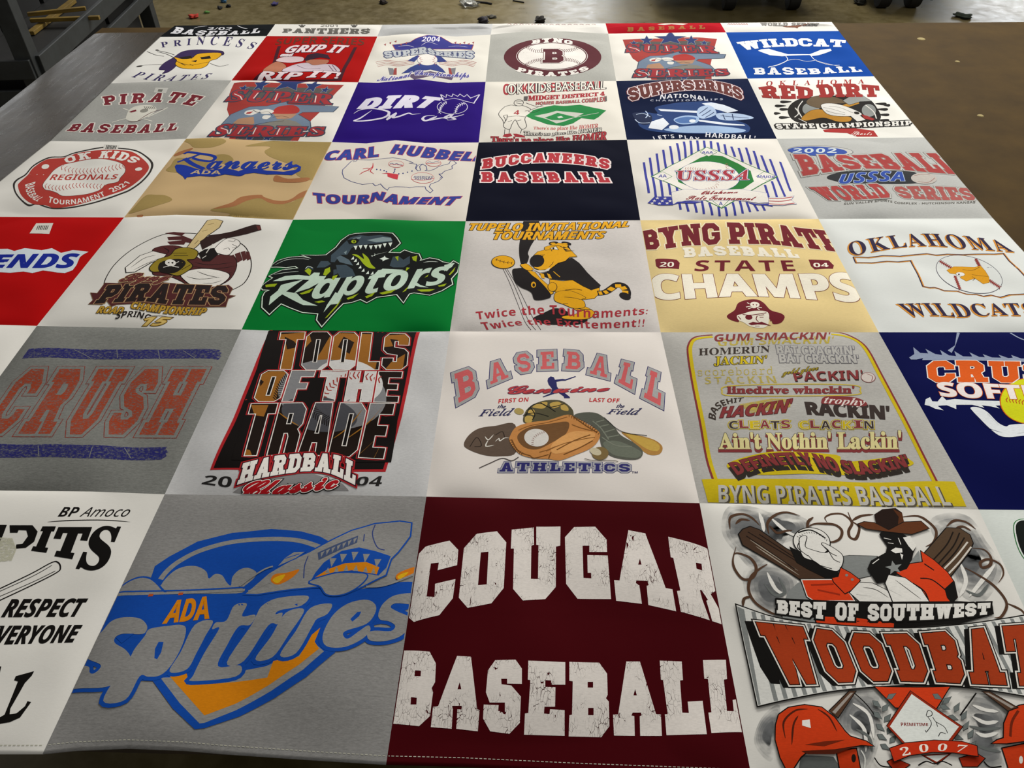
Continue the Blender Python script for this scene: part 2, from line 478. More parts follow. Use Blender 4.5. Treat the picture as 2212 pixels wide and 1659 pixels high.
SLAB = {
 'A': (9.6, Q_(.9, 0, 3.6, 0, 5.4, 10, 3.4, 10) + Q_(6, 0, 8.7, 0, 6.2, 10, 4.2, 10) + R_(2.4, 2.5, 7.2, 4.3) + R_(0, 0, 4.2, 1.9) + R_(5.4, 0, 9.6, 1.9)),
 'B': (8.1, ST + R_(0, 0, 3, 2) + R_(0, 8, 3, 10) + RB([(3, 8.9), (5.6, 8.9), (6.7, 7.8), (6.7, 6.2), (5.6, 5.1), (3, 5.1)]) + RB([(3, 4.9), (5.8, 4.9), (6.95, 3.8), (6.95, 2.2), (5.8, 1.1), (3, 1.1)])),
 'C': (8, RB([(6.8, 6.2), (6.8, 7.4), (5.4, 8.85), (2.6, 8.85), (1.2, 7.4), (1.2, 2.6), (2.6, 1.15), (5.4, 1.15), (6.8, 2.6), (6.8, 3.8)])),
 'D': (8.2, ST + R_(0, 0, 3, 2) + R_(0, 8, 3, 10) + RB([(3, 8.9), (5.5, 8.9), (7, 7.3), (7, 2.7), (5.5, 1.1), (3, 1.1)])),
 'E': (7.6, ST + R_(0, 0, 7.6, 2) + R_(0, 8, 7.4, 10) + R_(5.5, 6.3, 7.4, 10) + R_(5.7, 0, 7.6, 3.7) + R_(3.7, 4.1, 5.2, 5.9)),
 'F': (7.4, ST + R_(0, 0, 4.6, 1.9) + R_(0, 8, 7.4, 10) + R_(5.5, 6.2, 7.4, 10) + R_(3.7, 4, 5.4, 5.8)),
 'G': (8, RB([(6.8, 6.4), (6.8, 7.4), (5.4, 8.85), (2.6, 8.85), (1.2, 7.4), (1.2, 2.6), (2.6, 1.15), (5.4, 1.15), (6.8, 2.6), (6.8, 5)]) + R_(4.4, 3.9, 8, 5.6)),
 'H': (9.8, ST + R_(6.1, 0, 8.9, 10) + R_(3, 4, 6.6, 6) + R_(0, 0, 4.5, 1.9) + R_(0, 8.1, 4.5, 10) + R_(5.3, 0, 9.8, 1.9) + R_(5.3, 8.1, 9.8, 10)),
 'I': (4.6, ST + R_(0, 0, 4.6, 1.9) + R_(0, 8.1, 4.6, 10)),
 'J': (7.4, RB([(5.3, 10), (5.3, 2.6), (4.1, 1.15), (2.4, 1.15), (1.2, 2.4), (1.2, 3.8)]) + R_(3, 8.1, 7.4, 10)),
 'K': (9.4, ST + R_(0, 0, 4.5, 1.9) + R_(0, 8.1, 4.5, 10) + Q_(3.4, 3.6, 8.4, 10, 5.7, 10, 3.4, 6.4) + Q_(4.3, 5.3, 5.9, 6.8, 8.9, 0, 5.9, 0) + R_(5.3, 8.1, 9.2, 10) + R_(5.3, 0, 9.4, 1.9)),
 'L': (7.6, ST + R_(0, 8.1, 4.6, 10) + R_(0, 0, 7.6, 2) + R_(5.7, 0, 7.6, 4.2)),
 'M': (11, R_(.9, 0, 3.5, 10) + R_(7.5, 0, 10.1, 10) + Q_(.9, 10, 3.4, 10, 6.4, 3, 4.6, 3) + Q_(7.6, 10, 10.1, 10, 6.4, 3, 4.6, 3) + R_(0, 0, 4.4, 1.9) + R_(6.6, 0, 11, 1.9) + R_(0, 8.1, 2, 10) + R_(9, 8.1, 11, 10)),
 'N': (9.6, R_(.9, 0, 3.3, 10) + R_(6.3, 0, 8.7, 10) + Q_(.9, 10, 3.6, 10, 8.7, 0, 6, 0) + R_(0, 0, 4.2, 1.9) + R_(0, 8.1, 2, 10) + R_(5.4, 8.1, 9.6, 10)),
 'O': (8, RB([(2.6, 1.15), (5.4, 1.15), (6.8, 2.6), (6.8, 7.4), (5.4, 8.85), (2.6, 8.85), (1.2, 7.4), (1.2, 2.6)], 1.15, True)),
 'P': (8, ST + R_(0, 0, 4.7, 1.9) + R_(0, 8, 3, 10) + RB([(3, 8.85), (5.7, 8.85), (6.85, 7.7), (6.85, 5.6), (5.7, 4.45), (3, 4.45)])),
 'R': (9, ST + R_(0, 0, 4.7, 1.9) + R_(0, 8, 3, 10) + RB([(3, 8.85), (5.7, 8.85), (6.85, 7.7), (6.85, 6), (5.7, 4.85), (3, 4.85)]) + Q_(4.4, 4.6, 6.8, 4.8, 8.4, 0, 5.8, 0) + R_(5.6, 0, 9, 1.9)),
 'S': (8, RB([(6.8, 6.7), (6.8, 7.5), (5.5, 8.85), (2.5, 8.85), (1.2, 7.5), (1.2, 6.5), (2.5, 5.35), (5.5, 4.65), (6.8, 3.5), (6.8, 2.5), (5.5, 1.15), (2.5, 1.15), (1.2, 2.5), (1.2, 3.3)])),
 'T': (9, R_(3.1, 0, 5.9, 10) + R_(0, 8, 9, 10) + R_(0, 5.9, 1.9, 10) + R_(7.1, 5.9, 9, 10) + R_(2.1, 0, 6.9, 1.9)),
 'U': (9.4, RB([(2.2, 10), (2.2, 2.6), (3.6, 1.15), (5.8, 1.15), (7.2, 2.6), (7.2, 10)], 1.2) + R_(0, 8.1, 4.3, 10) + R_(5.1, 8.1, 9.4, 10)),
 'V': (9.2, Q_(1, 10, 3.7, 10, 5.4, 0, 3.8, 0) + Q_(5.5, 10, 8.2, 10, 5.4, 0, 3.8, 0) + R_(0, 8.1, 4.4, 10) + R_(4.8, 8.1, 9.2, 10)),
 'W': (12.4, Q_(.8, 10, 3.4, 10, 4.9, 0, 2.7, 0) + Q_(4.9, 10, 7.5, 10, 4.9, 0, 2.7, 0) + Q_(4.9, 10, 7.5, 10, 9.7, 0, 7.5, 0) + Q_(9, 10, 11.6, 10, 9.7, 0, 7.5, 0) + R_(0, 8.1, 4.2, 10) + R_(8.2, 8.1, 12.4, 10)),
 'X': (9.4, Q_(.8, 10, 3.6, 10, 8.6, 0, 5.8, 0) + Q_(5.8, 10, 8.6, 10, 3.6, 0, .8, 0) + R_(0, 0, 4, 1.9) + R_(0, 8.1, 4, 10) + R_(5.4, 0, 9.4, 1.9) + R_(5.4, 8.1, 9.4, 10)),
 'Y': (9.2, Q_(1, 10, 3.7, 10, 5.9, 4.4, 3.5, 4.4) + Q_(5.5, 10, 8.2, 10, 5.7, 4.4, 3.3, 4.4) + R_(3.2, 0, 6, 5) + R_(2.3, 0, 6.9, 1.9) + R_(0, 8.1, 4.3, 10) + R_(4.9, 8.1, 9.2, 10)),
 ' ': (5, [])}
_union = {}
def slab_outline(ch):
    """outer and inner outlines of a block letter built from its strokes"""
    if ch in _union: return _union[ch]
    P, Fs = [], []
    for q in SLAB[ch][1]:
        if sum(q[k - 1][0] * q[k][1] - q[k - 1][1] * q[k][0] for k in range(len(q))) < 0: q = q[::-1]
        Fs.append(list(range(len(P), len(P) + len(q)))); P += [Vector(v) for v in q]
    r = G.delaunay_2d_cdt(P, [], Fs, 0, 1e-4)
    nxt = {}
    edges = set()
    for t, src in zip(r[2], r[5]):
        if not src: continue
        t = list(t)
        A, B_, C = (r[0][k] for k in t)
        if (B_ - A).cross(C - A) < 0: t.reverse()
        for k in range(3): edges.add((t[k], t[(k + 1) % 3]))
    for x, y in edges:
        if (y, x) not in edges: nxt.setdefault(x, []).append(y)
    out = []
    while nxt:
        st = next(iter(nxt)); loop = [st]; cur = st
        while True:
            c = nxt.get(cur)
            if not c: break
            n = c.pop()
            if not c: del nxt[cur]
            if n == st: break
            loop.append(n); cur = n
        q = np.array([r[0][k][:2] for k in loop])
        keep = []
        for k in range(len(q)):
            u, v = q[k] - q[k - 1], q[(k + 1) % len(q)] - q[k]
            if abs(u[0] * v[1] - u[1] * v[0]) > 1e-3 * (np.linalg.norm(u) * np.linalg.norm(v) + 1e-9): keep.append(k)
        if len(keep) > 2:
            q = q[keep]
            ar = 0.5 * abs(np.sum(q[:, 0] * np.roll(q[:, 1], -1) - q[:, 1] * np.roll(q[:, 0], -1)))
            if ar > 0.05: out.append(q)
    _union[ch] = out
    return out
def slab_glyphs(s, sp=1.0):
    x, gl = 0.0, []
    for ch in s:
        if SLAB[ch][1]: gl.append([q + np.array([x, 0.0]) for q in slab_outline(ch)])
        x += SLAB[ch][0] + sp
    return gl, 10.0

def pts(a, smooth=False, closed=True, n=5):
    p = np.array(a, float).reshape(-1, 2)
    if not smooth or len(p) < 3: return p
    N = len(p); out = []
    for k in range(N if closed else N - 1):
        g = (lambda q: p[q % N]) if closed else (lambda q: p[min(max(q, 0), N - 1)])
        a0, a1, a2, a3 = g(k - 1), g(k), g(k + 1), g(k + 2)
        for t in np.arange(n) / n:
            out.append(0.5 * (2 * a1 + (a2 - a0) * t + (2 * a0 - 5 * a1 + 4 * a2 - a3) * t * t + (3 * a1 - a0 - 3 * a2 + a3) * t ** 3))
    if not closed: out.append(p[-1])
    return np.array(out)
def along(a, u):
    p = np.array(a, float).reshape(-1, 2)
    if len(p) > 2: p = pts(p, True, False, 8)
    return samp(p, u)
BASE = 'BASE'
def ngon(c, r, n=24): return np.array([(c[0] + r * math.cos(2 * math.pi * k / n), c[1] + r * math.sin(2 * math.pi * k / n)) for k in range(n)])

HEAVY = {
 'O': [[1.2, 0, 4.8, 0, 6, 1.2, 6, 8.8, 4.8, 10, 1.2, 10, 0, 8.8, 0, 1.2], [2.5, 2, 3.4, 2, 3.4, 8, 2.5, 8]],
 'L': [[0, 0, 5.2, 0, 5.2, 2.2, 2.6, 2.2, 2.6, 10, 0, 10]],
 'S': [[1.2, 0, 4.8, 0, 6, 1.2, 6, 4.8, 5, 5.8, 2.6, 6.2, 2.6, 7.8, 3.4, 7.8, 3.4, 6.8, 6, 6.8, 6, 8.8, 4.8, 10, 1.2, 10, 0, 8.8, 0, 5.4, 1, 4.4, 3.4, 4, 3.4, 2.2, 2.6, 2.2, 2.6, 3.2, 0, 3.2, 0, 1.2]],
 'F': [[0, 0, 2.6, 0, 2.6, 4, 4.6, 4, 4.6, 6, 2.6, 6, 2.6, 8, 5.4, 8, 5.4, 10, 0, 10]],
 'H': [[0, 0, 2.5, 0, 2.5, 4.2, 3.5, 4.2, 3.5, 0, 6, 0, 6, 10, 3.5, 10, 3.5, 6.2, 2.5, 6.2, 2.5, 10, 0, 10]],
 'E': [[0, 0, 5.4, 0, 5.4, 2, 2.6, 2, 2.6, 4.1, 4.8, 4.1, 4.8, 6, 2.6, 6, 2.6, 8, 5.4, 8, 5.4, 10, 0, 10]],
 'T': [[1.6, 0, 4.3, 0, 4.3, 8, 5.9, 8, 5.9, 10, 0, 10, 0, 8, 1.6, 8]],
 'R': [[0, 0, 2.5, 0, 2.5, 4.2, 3.2, 4.2, 3.5, 3.6, 3.5, 0, 6, 0, 6, 4, 5.2, 5, 6, 6, 6, 8.8, 4.8, 10, 0, 10], [2.5, 6, 3.4, 6, 3.4, 8, 2.5, 8]],
 'A': [[0, 0, 2.3, 0, 2.5, 2.4, 3.5, 2.4, 3.7, 0, 6, 0, 4.9, 10, 1.1, 10], [2.6, 4.2, 3.4, 4.2, 3.15, 7.6, 2.85, 7.6]],
 'D': [[0, 0, 4.6, 0, 6, 1.4, 6, 8.6, 4.6, 10, 0, 10], [2.5, 2, 3.4, 2, 3.4, 8, 2.5, 8]]}
class Print:
    """one printed design on one block, in layers of ink. Points are read off a close view of the photo with
    its corner at (ox, oy) and k photo pixels per unit, then laid on the cloth."""
    def __init__(s, key, name, ox, oy, k, label=None):
        s.par, s.base, s.quad = PANEL[key]
        s.name, s.o, s.k, s.label = name, np.array([ox, oy], float), k, label
        s.V, s.F, s.M, s.L, s.n, s.lay = [], [], [], [], 0, 0
        s.mats = []
    def w(s, p):
        q = s.o + np.asarray(p, float) * s.k
        return on_cloth(q[:, 0], q[:, 1])
    def mi(s, c):
        m = s.base if c == BASE else ink(c)
        if m not in s.mats: s.mats.append(m)
        return s.mats.index(m)
    def _tri(s, V, Fc, c):
        if len(Fc) == 0: return
        s.V.append(np.asarray(V, float)[:, :2]); s.F.append(np.asarray(Fc, np.int64) + s.n); s.n += len(V)
        s.M.append(np.full(len(Fc), s.mi(c))); s.L.append(np.full(len(V), s.lay))
    def _fill(s, conts, c):
        """contours in world xy; inner ones are holes"""
        P, Fs = [], []
        for q in conts:
            if len(q) < 3: continue
            Fs.append(list(range(len(P), len(P) + len(q)))); P += [Vector(v) for v in q]
        if not Fs: return
        r = G.delaunay_2d_cdt(P, [], Fs, 2 if len(Fs) > 1 else 1, 1e-7)
        s._tri([v[:2] for v in r[0]], r[2], c)
    def _stroke(s, q, wd, c, closed):
        q = np.asarray(q)
        d = np.linalg.norm(np.diff(q, axis=0, append=q[:1]), axis=1)
        keep = d > 1e-6
        if not closed: keep[-1] = True
        q = q[keep]; n = len(q)
        if n < 2: return
        nx = np.roll(q, -1, 0) - q; pv = q - np.roll(q, 1, 0)
        if not closed: nx[-1] = pv[-1]; pv[0] = nx[0]
        nx /= np.linalg.norm(nx, axis=1)[:, None] + 1e-12; pv /= np.linalg.norm(pv, axis=1)[:, None] + 1e-12
        N1 = np.stack([-pv[:, 1], pv[:, 0]], 1); N2 = np.stack([-nx[:, 1], nx[:, 0]], 1)
        m = N1 + N2; ln = np.linalg.norm(m, axis=1)[:, None]
        m = np.where(ln < 0.3, N2, m / (ln + 1e-12))
        sc = 1 / np.maximum(0.5, (m * N2).sum(1))
        off = m * (sc * np.asarray(wd) / 2)[:, None]
        V = np.concatenate([q + off, q - off])
        i = np.arange(n if closed else n - 1); j = (i + 1) % n
        s._tri(V, np.concatenate([np.stack([i, j, n + j], 1), np.stack([i, n + j, n + i], 1)]), c)
    def ps(s, q):
        c = s.o + np.mean(np.asarray(q).reshape(-1, 2), 0) * s.k
        return px_size(c[0], c[1]) * s.k
    def poly(s, c, a, holes=(), smooth=False, out=None):
        if holes is True: holes, smooth = (), True
        cs = [pts(a, smooth)] + [pts(h, smooth) for h in holes]
        ws = [s.w(q) for q in cs]
        if out:
            for oc, ow in (out if isinstance(out, list) else [out]):
                for q in ws: s._stroke(q, 2 * ow * s.ps(cs[0]), oc, True)
                s.lay += 1
        if c: s._fill(ws, c)
        s.lay += 1
        return s
    def polys(s, c, lst, smooth=False, out=None):
        l0 = s.lay
        if out:
            for a in lst: s._stroke(s.w(pts(a, smooth)), 2 * out[1] * s.ps(a), out[0], True)
            s.lay += 1
        for a in lst: s._fill([s.w(pts(a, smooth))], c)
        s.lay += 1
        return s
    def line(s, c, a, w, smooth=True, closed=False, taper=False):
        q = pts(a, smooth, closed)
        wd = w * s.ps(q)
        if taper: wd = wd * np.interp(np.linspace(0, 1, len(q)), [0, .3, .8, 1], [.25, 1, .8, .1])
        s._stroke(s.w(q), wd, c, closed)
        s.lay += 1
        return s
    def lines(s, c, lst, w, smooth=True, taper=False):
        for a in lst:
            s.line(c, a, w, smooth, False, taper); s.lay -= 1
        s.lay += 1
        return s
    def ell(s, c, cx, cy, rx, ry, rot=0, out=None, n=40, hole=None):
        t = np.linspace(0, 2 * math.pi, n, endpoint=False); r = math.radians(rot)
        def E(rx, ry):
            x, y = rx * np.cos(t), ry * np.sin(t)
            return np.stack([cx + x * math.cos(r) - y * math.sin(r), cy + x * math.sin(r) + y * math.cos(r)], 1).ravel()
        return s.poly(c, E(rx, ry), [E(*hole)] if hole else (), False, out)
    def star(s, c, cx, cy, rx, ry, out=None, inner=0.42, rot=0):
        a = []
        for k in range(10):
            t = math.pi / 2 + k * math.pi / 5 + rot; r = 1 if k % 2 == 0 else inner
            a += [cx + rx * r * math.cos(t), cy - ry * r * math.sin(t)]
        return s.poly(c, a, out=out)
    def stitches(s, c, a, n, w, ln, flip=1, v=True):
        """baseball stitches: short ticks along a curve"""
        q = pts(a, True, False)
        p = samp(q, np.linspace(0.02, 0.98, n)); d = np.gradient(p, axis=0)
        d /= np.linalg.norm(d, axis=1)[:, None]
        for k in range(n):
            nn = np.array([-d[k][1], d[k][0]]) * flip
            for sg in ((1, -1) if v else (1,)):
                s.line(c, np.array([p[k], p[k] + (nn * sg * 0.8 + d[k] * 0.5) * ln]).ravel(), w, False); s.lay -= 1
        s.lay += 1
        return s
    def text(s, t, top, bot, c, font='slab', out=(), sp=None, bold=0.0, shadow=None, inn=None):
        """lettering between a top line (cap height) and a base line"""
        if font == 'slab': gl, cap = slab_glyphs(t, 1.0 if sp is None else sp)
        else: gl, cap = font_glyphs(t, font, 1.0 if sp is None else sp, bold)
        if not gl: return s
        allx = np.concatenate([q[:, 0] for g in gl for q in g])
        x0, x1 = allx.min(), allx.max()
        def warp(q):
            u, v = (q[:, 0] - x0) / (x1 - x0), q[:, 1] / cap
            B, T = along(bot, u), along(top, u)
            return B + (T - B) * v[:, None]
        def dens(q):
            o = []
            L = (x1 - x0) / 40
            for k in range(len(q)):
                a, b = q[k], q[(k + 1) % len(q)]
                m = max(1, int(np.linalg.norm(b - a) / L))
                for z in range(m): o.append(a + (b - a) * z / m)
            return np.array(o)
        G2 = [[warp(dens(q)) for q in g] for g in gl]
        ps = s.ps(np.concatenate([np.array(top, float), np.array(bot, float)]))
        def draw(G3, col, stroke=0):
            for g in G3:
                if stroke:
                    for q in g: s._stroke(s.w(q), 2 * stroke * ps, col, True)
                s._fill([s.w(q) for q in g], col)
            s.lay += 1
        if shadow:
            sc, dx, dy = shadow[:3]
            draw([[q + np.array([dx, dy]) for q in g] for g in G2], sc, shadow[3] if len(shadow) > 3 else 0)
        for oc, ow in out: draw(G2, oc, ow)
        if c: draw(G2, c)
        if inn:
            for g in G2:
                for q in g: s._stroke(s.w(q), 2 * inn[1] * ps, inn[0], True)
            s.lay += 1
        return s
    def done(s):
        """build the design; pieces that lie well apart become sub-parts of their own"""
        B = [(f, v.min(0), v.max(0)) for f, v in zip(s.F, s.V)]
        lo = np.array([b[1] for b in B]); hi = np.array([b[2] for b in B])
        qd = np.array(s.quad); ql, qh = qd.min(0), qd.max(0)
        lo = np.clip(lo, ql, qh); hi = np.clip(hi, ql, qh)
        live = ((hi - lo) > 1e-5).all(1)
        size = (hi - lo).max(1)
        gap = np.maximum(0, np.maximum(lo[:, None] - hi[None], lo[None] - hi[:, None]))
        near = np.sqrt((gap ** 2).sum(2)) <= np.maximum(0.0195, 0.4 * np.maximum(size[:, None], size[None]))
        comp = np.full(len(B), -1); c = 0
        for k in range(len(B)):
            if comp[k] >= 0 or not live[k]: continue
            st = [k]; comp[k] = c
            while st:
                n = np.nonzero(near[st.pop()] & live & (comp < 0))[0]
                comp[n] = c; st += list(n)
            c += 1
        # stack the inks no higher than they really overlap
        done = DONE.setdefault(id(s.par), [])
        lays = np.array([s.L[k][0] for k in range(len(B))])
        lev = np.zeros(len(B), int)
        plo = np.array([b[0] for b in done]).reshape(-1, 2); phi = np.array([b[1] for b in done]).reshape(-1, 2); plv = np.array([b[2] for b in done], int)
        for la in sorted(set(lays.tolist())):
            ids = np.nonzero(lays == la)[0]
            old = np.nonzero(lays < la)[0]
            al = np.concatenate([plo, lo[old]]); ah = np.concatenate([phi, hi[old]]); av = np.concatenate([plv, lev[old]])
            for k in ids:
                hit = ((al < hi[k]) & (ah > lo[k])).all(1) if len(al) else np.zeros(0, bool)
                lev[k] = av[hit].max() + 1 if hit.any() else 0
        done += [(lo[k], hi[k], lev[k]) for k in range(len(B)) if live[k]]
        for k in range(len(B)): s.L[k] = np.full(len(s.L[k]), lev[k])
        for q in range(c):
            s._build([k for k in range(len(B)) if comp[k] == q])
    def _build(s, ids):
        V = np.concatenate(s.V); Fc = np.concatenate([s.F[k] for k in ids]); M = np.concatenate([s.M[k] for k in ids]); L = np.concatenate(s.L)
        Vs, Fs, Ms = [], [], []
        n = 0
        q = s.quad
        lay = L[Fc[:, 0]]
        for key in sorted(set(zip(lay.tolist(), M.tolist()))):
            f = Fc[(lay == key[0]) & (M == key[1])]
            u, inv = np.unique(f, return_inverse=True)
            v, f = V[u], inv.reshape(-1, 3)
            a, b, c = v[f[:, 0]], v[f[:, 1]], v[f[:, 2]]
            ar = (b[:, 0] - a[:, 0]) * (c[:, 1] - a[:, 1]) - (b[:, 1] - a[:, 1]) * (c[:, 0] - a[:, 0])
            f = np.where((ar < 0)[:, None], f[:, ::-1], f)[np.abs(ar) > 1e-12]
            if len(f) == 0: continue
            v, f = refine(v, f, 0.0055)
            for k in range(4):
                p0, p1 = q[k], q[(k + 1) % 4]
                d = (p1 - p0) / np.linalg.norm(p1 - p0); nn = np.array([-d[1], d[0]])
                if len(f): v, f = clip_half(v, f, p0 + nn * 0.0012, nn)
            if len(f) == 0: continue
            u, inv = np.unique(f, return_inverse=True)
            v, f = v[u], inv.reshape(-1, 3)
            z = Z0 + height(v[:, 0], v[:, 1]) + 0.00025 + key[0] * 0.00005
            Vs.append(np.column_stack([v, z])); Fs.append(f + n); Ms.append(np.full(len(f), key[1])); n += len(v)
        if not Vs: return None
        used = sorted(set(np.concatenate(Ms).tolist()))
        mi = np.searchsorted(used, np.concatenate(Ms))
        me = mesh_np(s.name, np.concatenate(Vs), np.concatenate(Fs), [s.mats[k] for k in used], mi)
        o = link(s.name, me, s.par)
        if s.label: o['label'] = s.label
        return o
    def then(s, name, label=None):
        """finish this design and start the next one on the same block, printed over it"""
        s.done()
        d = Print.__new__(Print)
        d.__dict__.update(s.__dict__)
        d.name, d.label = name, label
        d.V, d.F, d.M, d.L, d.n, d.mats = [], [], [], [], 0, []
        return d
    def cutout(s, c, rect, lines, edge=None, halo=None):
        """a solid ground with the letters left open, so the picture printed below shows through them"""
        conts, lst, ring = [s.w(pts(rect))], [], []
        for t, top, bot in lines:
            x, gl = 0.0, []
            for ch in t:
                if ch in HEAVY: gl += [(k, np.array(q, float).reshape(-1, 2) + [x, 0]) for k, q in enumerate(HEAVY[ch])]
                x += 3.2 if ch == ' ' else max(HEAVY[ch][0][0::2]) + 0.55
            x -= 0.55
            for k, q in gl:
                dq = []
                for z in range(len(q)):
                    a_, b_ = q[z], q[(z + 1) % len(q)]
                    m = max(1, int(np.linalg.norm(b_ - a_) / 1.2))
                    dq += [a_ + (b_ - a_) * y / m for y in range(m)]
                q = np.array(dq)
                u, v = q[:, 0] / x, q[:, 1] / 10
                B, T = along(bot, u), along(top, u)
                w = s.w(B + (T - B) * v[:, None])
                lst.append(w)
                if k == 0: ring.append(w)
        ps = s.ps(rect)
        s._fill(conts + lst, c); s.lay += 1
        if halo:
            for q in ring:
                d = np.roll(q, -1, 0) - np.roll(q, 1, 0); d /= np.linalg.norm(d, axis=1)[:, None] + 1e-12
                ar = np.sum(q[:, 0] * np.roll(q[:, 1], -1) - q[:, 1] * np.roll(q[:, 0], -1))
                nn = np.stack([d[:, 1], -d[:, 0]], 1) * (1 if ar > 0 else -1)
                s._stroke(q + nn * halo[2] * ps, halo[1] * ps, halo[0], True)
            s.lay += 1
        if edge:
            for q in lst:
                s._stroke(q + np.array([edge[2], edge[3]]) * ps, edge[1] * ps, edge[0], True)
            s.lay += 1
        return s
# ------------------------------------------------------------------ front row of blocks
WHT = '#dddbd5'
panel(0, 0, WHT, 'white block at the front left corner, mostly outside the picture')
panel(1, 0, WHT, 'white block with black slanted lettering and a bat outline')
panel(2, 0, '#8e8d8b', 'heather grey block with a blue and orange aircraft shield', 0.16)
panel(3, 0, '#4c0812', 'maroon block with cracked white block capitals')
panel(4, 0, WHT, 'white block with an orange and brown cowboy and helmet picture')
panel(5, 0, '#d6dbd6', 'off white block with a green edged black shape', 0.03)
K = '#15120f'
d = Print((1, 0), 'lettering', 0, 1060, .36101)
d.text('BP', [372, 98, 482, 98], [345, 155, 460, 155], K, 'sansbi').text('Amoco', [512, 99, 795, 99], [475, 155, 762, 155], K, 'sansi')
d.line(K, [285, 187, 430, 178, 620, 176, 780, 187], 7, taper=True)
d.poly(K, [58, 207, 195, 207, 226, 245, 205, 305, 155, 342, 95, 347, 98, 322, 135, 318, 168, 272, 158, 238, 112, 236, 105, 252, 60, 252])
d.poly(K, [-60, 205, 42, 205, 18, 268, -10, 330, -60, 330])
d.text('I', [255, 214, 335, 214], [186, 360, 278, 372], K, 'slab')
d.text('T', [350, 218, 552, 218], [278, 385, 480, 418], K, 'slab')
d.text('S', [572, 218, 722, 228], [466, 455, 618, 475], K, 'serif', out=[(K, 8)])
d.lines(K, [[-40, 605, 180, 500, 310, 430, 348, 430, 362, 460, 340, 490, 200, 562, -40, 675]], 8)
d.lines(K, [[-40, 620, 190, 515, 312, 446], [-40, 650, 200, 545, 332, 480]], 4)
d.text('RESPECT', [55, 652, 525, 648], [10, 755, 482, 752], K, 'sansbi', out=[(K, 3)])
d.text('EVERYONE', [-60, 812, 492, 806], [-100, 922, 450, 905], K, 'sansbi', out=[(K, 3)])
d.poly(K, [85, 1135, 95, 1110, 205, 1080, 190, 1108, 150, 1150, 62, 1305, 58, 1338, 100, 1332, 150, 1290, 165, 1260, 187, 1265, 120, 1358, 60, 1385, -10, 1397, -10, 1362, 28, 1340, 108, 1142])
d.poly(K, [-40, 1050, 8, 1052, 0, 1090, -40, 1100])
d = d.then('sticker', 'pale yellow see-through sticker')
d.poly('#c4c3ae~', [-60, 275, 75, 285, 100, 350, 70, 420, -60, 430]).done()

# blue and orange aircraft shield
B, OR = '#1450a4', '#cc8410'
d = Print((2, 0), 'shield', 100, 1060, .37975, 'blue and orange shield')
d.poly(B, [590, 510, 605, 470, 618, 430, 700, 375, 860, 290, 1060, 240, 1280, 218, 1450, 232, 1560, 262, 1680, 330, 1680, 590, 585, 590])
d.line(BASE, [650, 505, 690, 455, 760, 400, 880, 340, 1060, 292, 1280, 275, 1440, 285, 1560, 322], 30)
d.poly(BASE, [645, 578, 655, 535, 690, 490, 740, 450, 800, 430, 860, 432, 910, 460, 925, 500, 960, 475, 1000, 482, 1025, 520, 1050, 540, 1060, 490, 1100, 450, 1150, 440, 1195, 465, 1180, 500, 1120, 550, 1080, 585], smooth=True)
d.poly(BASE, [400, 600, 440, 540, 520, 500, 590, 505, 650, 560, 660, 600], smooth=True, out=(B, 11))
d.poly(B, [350, 700, 390, 602, 700, 592, 1120, 588, 1480, 560, 1800, 560, 2120, 505, 2130, 600, 2090, 650, 1900, 760, 1640, 800, 1480, 935, 1300, 965, 1262, 1065, 1150, 1085, 812, 1110, 800, 1040, 610, 1085, 480, 1080, 270, 900, 215, 935, 180, 1010, 150, 1010])
d.line(B, [392, 577, 700, 570, 900, 563, 1120, 551], 9).line(BASE, [395, 592, 700, 585, 900, 578, 1130, 566], 14).polys('#b0542c', [[585, 590, 612, 588, 606, 602, 578, 604], [755, 582, 782, 580, 776, 594, 750, 596]])
d.poly(B, [590, 1060, 640, 1130, 720, 1240, 845, 1358, 900, 1352, 1100, 1285, 1300, 1180, 1480, 1060, 1645, 920, 1560, 780, 1250, 1000])
d.poly(BASE, [650, 1065, 760, 1210, 872, 1325, 900, 1322, 1080, 1250, 1280, 1140, 1460, 1020, 1580, 915, 1540, 880, 1250, 1000, 820, 1060])
d.poly(OR, [700, 1054, 900, 1280, 1080, 1212, 1270, 1105, 1440, 990, 1552, 900, 1527, 860, 1560, 780, 1500, 830, 1440, 945, 1292, 970, 1258, 1064, 815, 1108, 800, 1042])
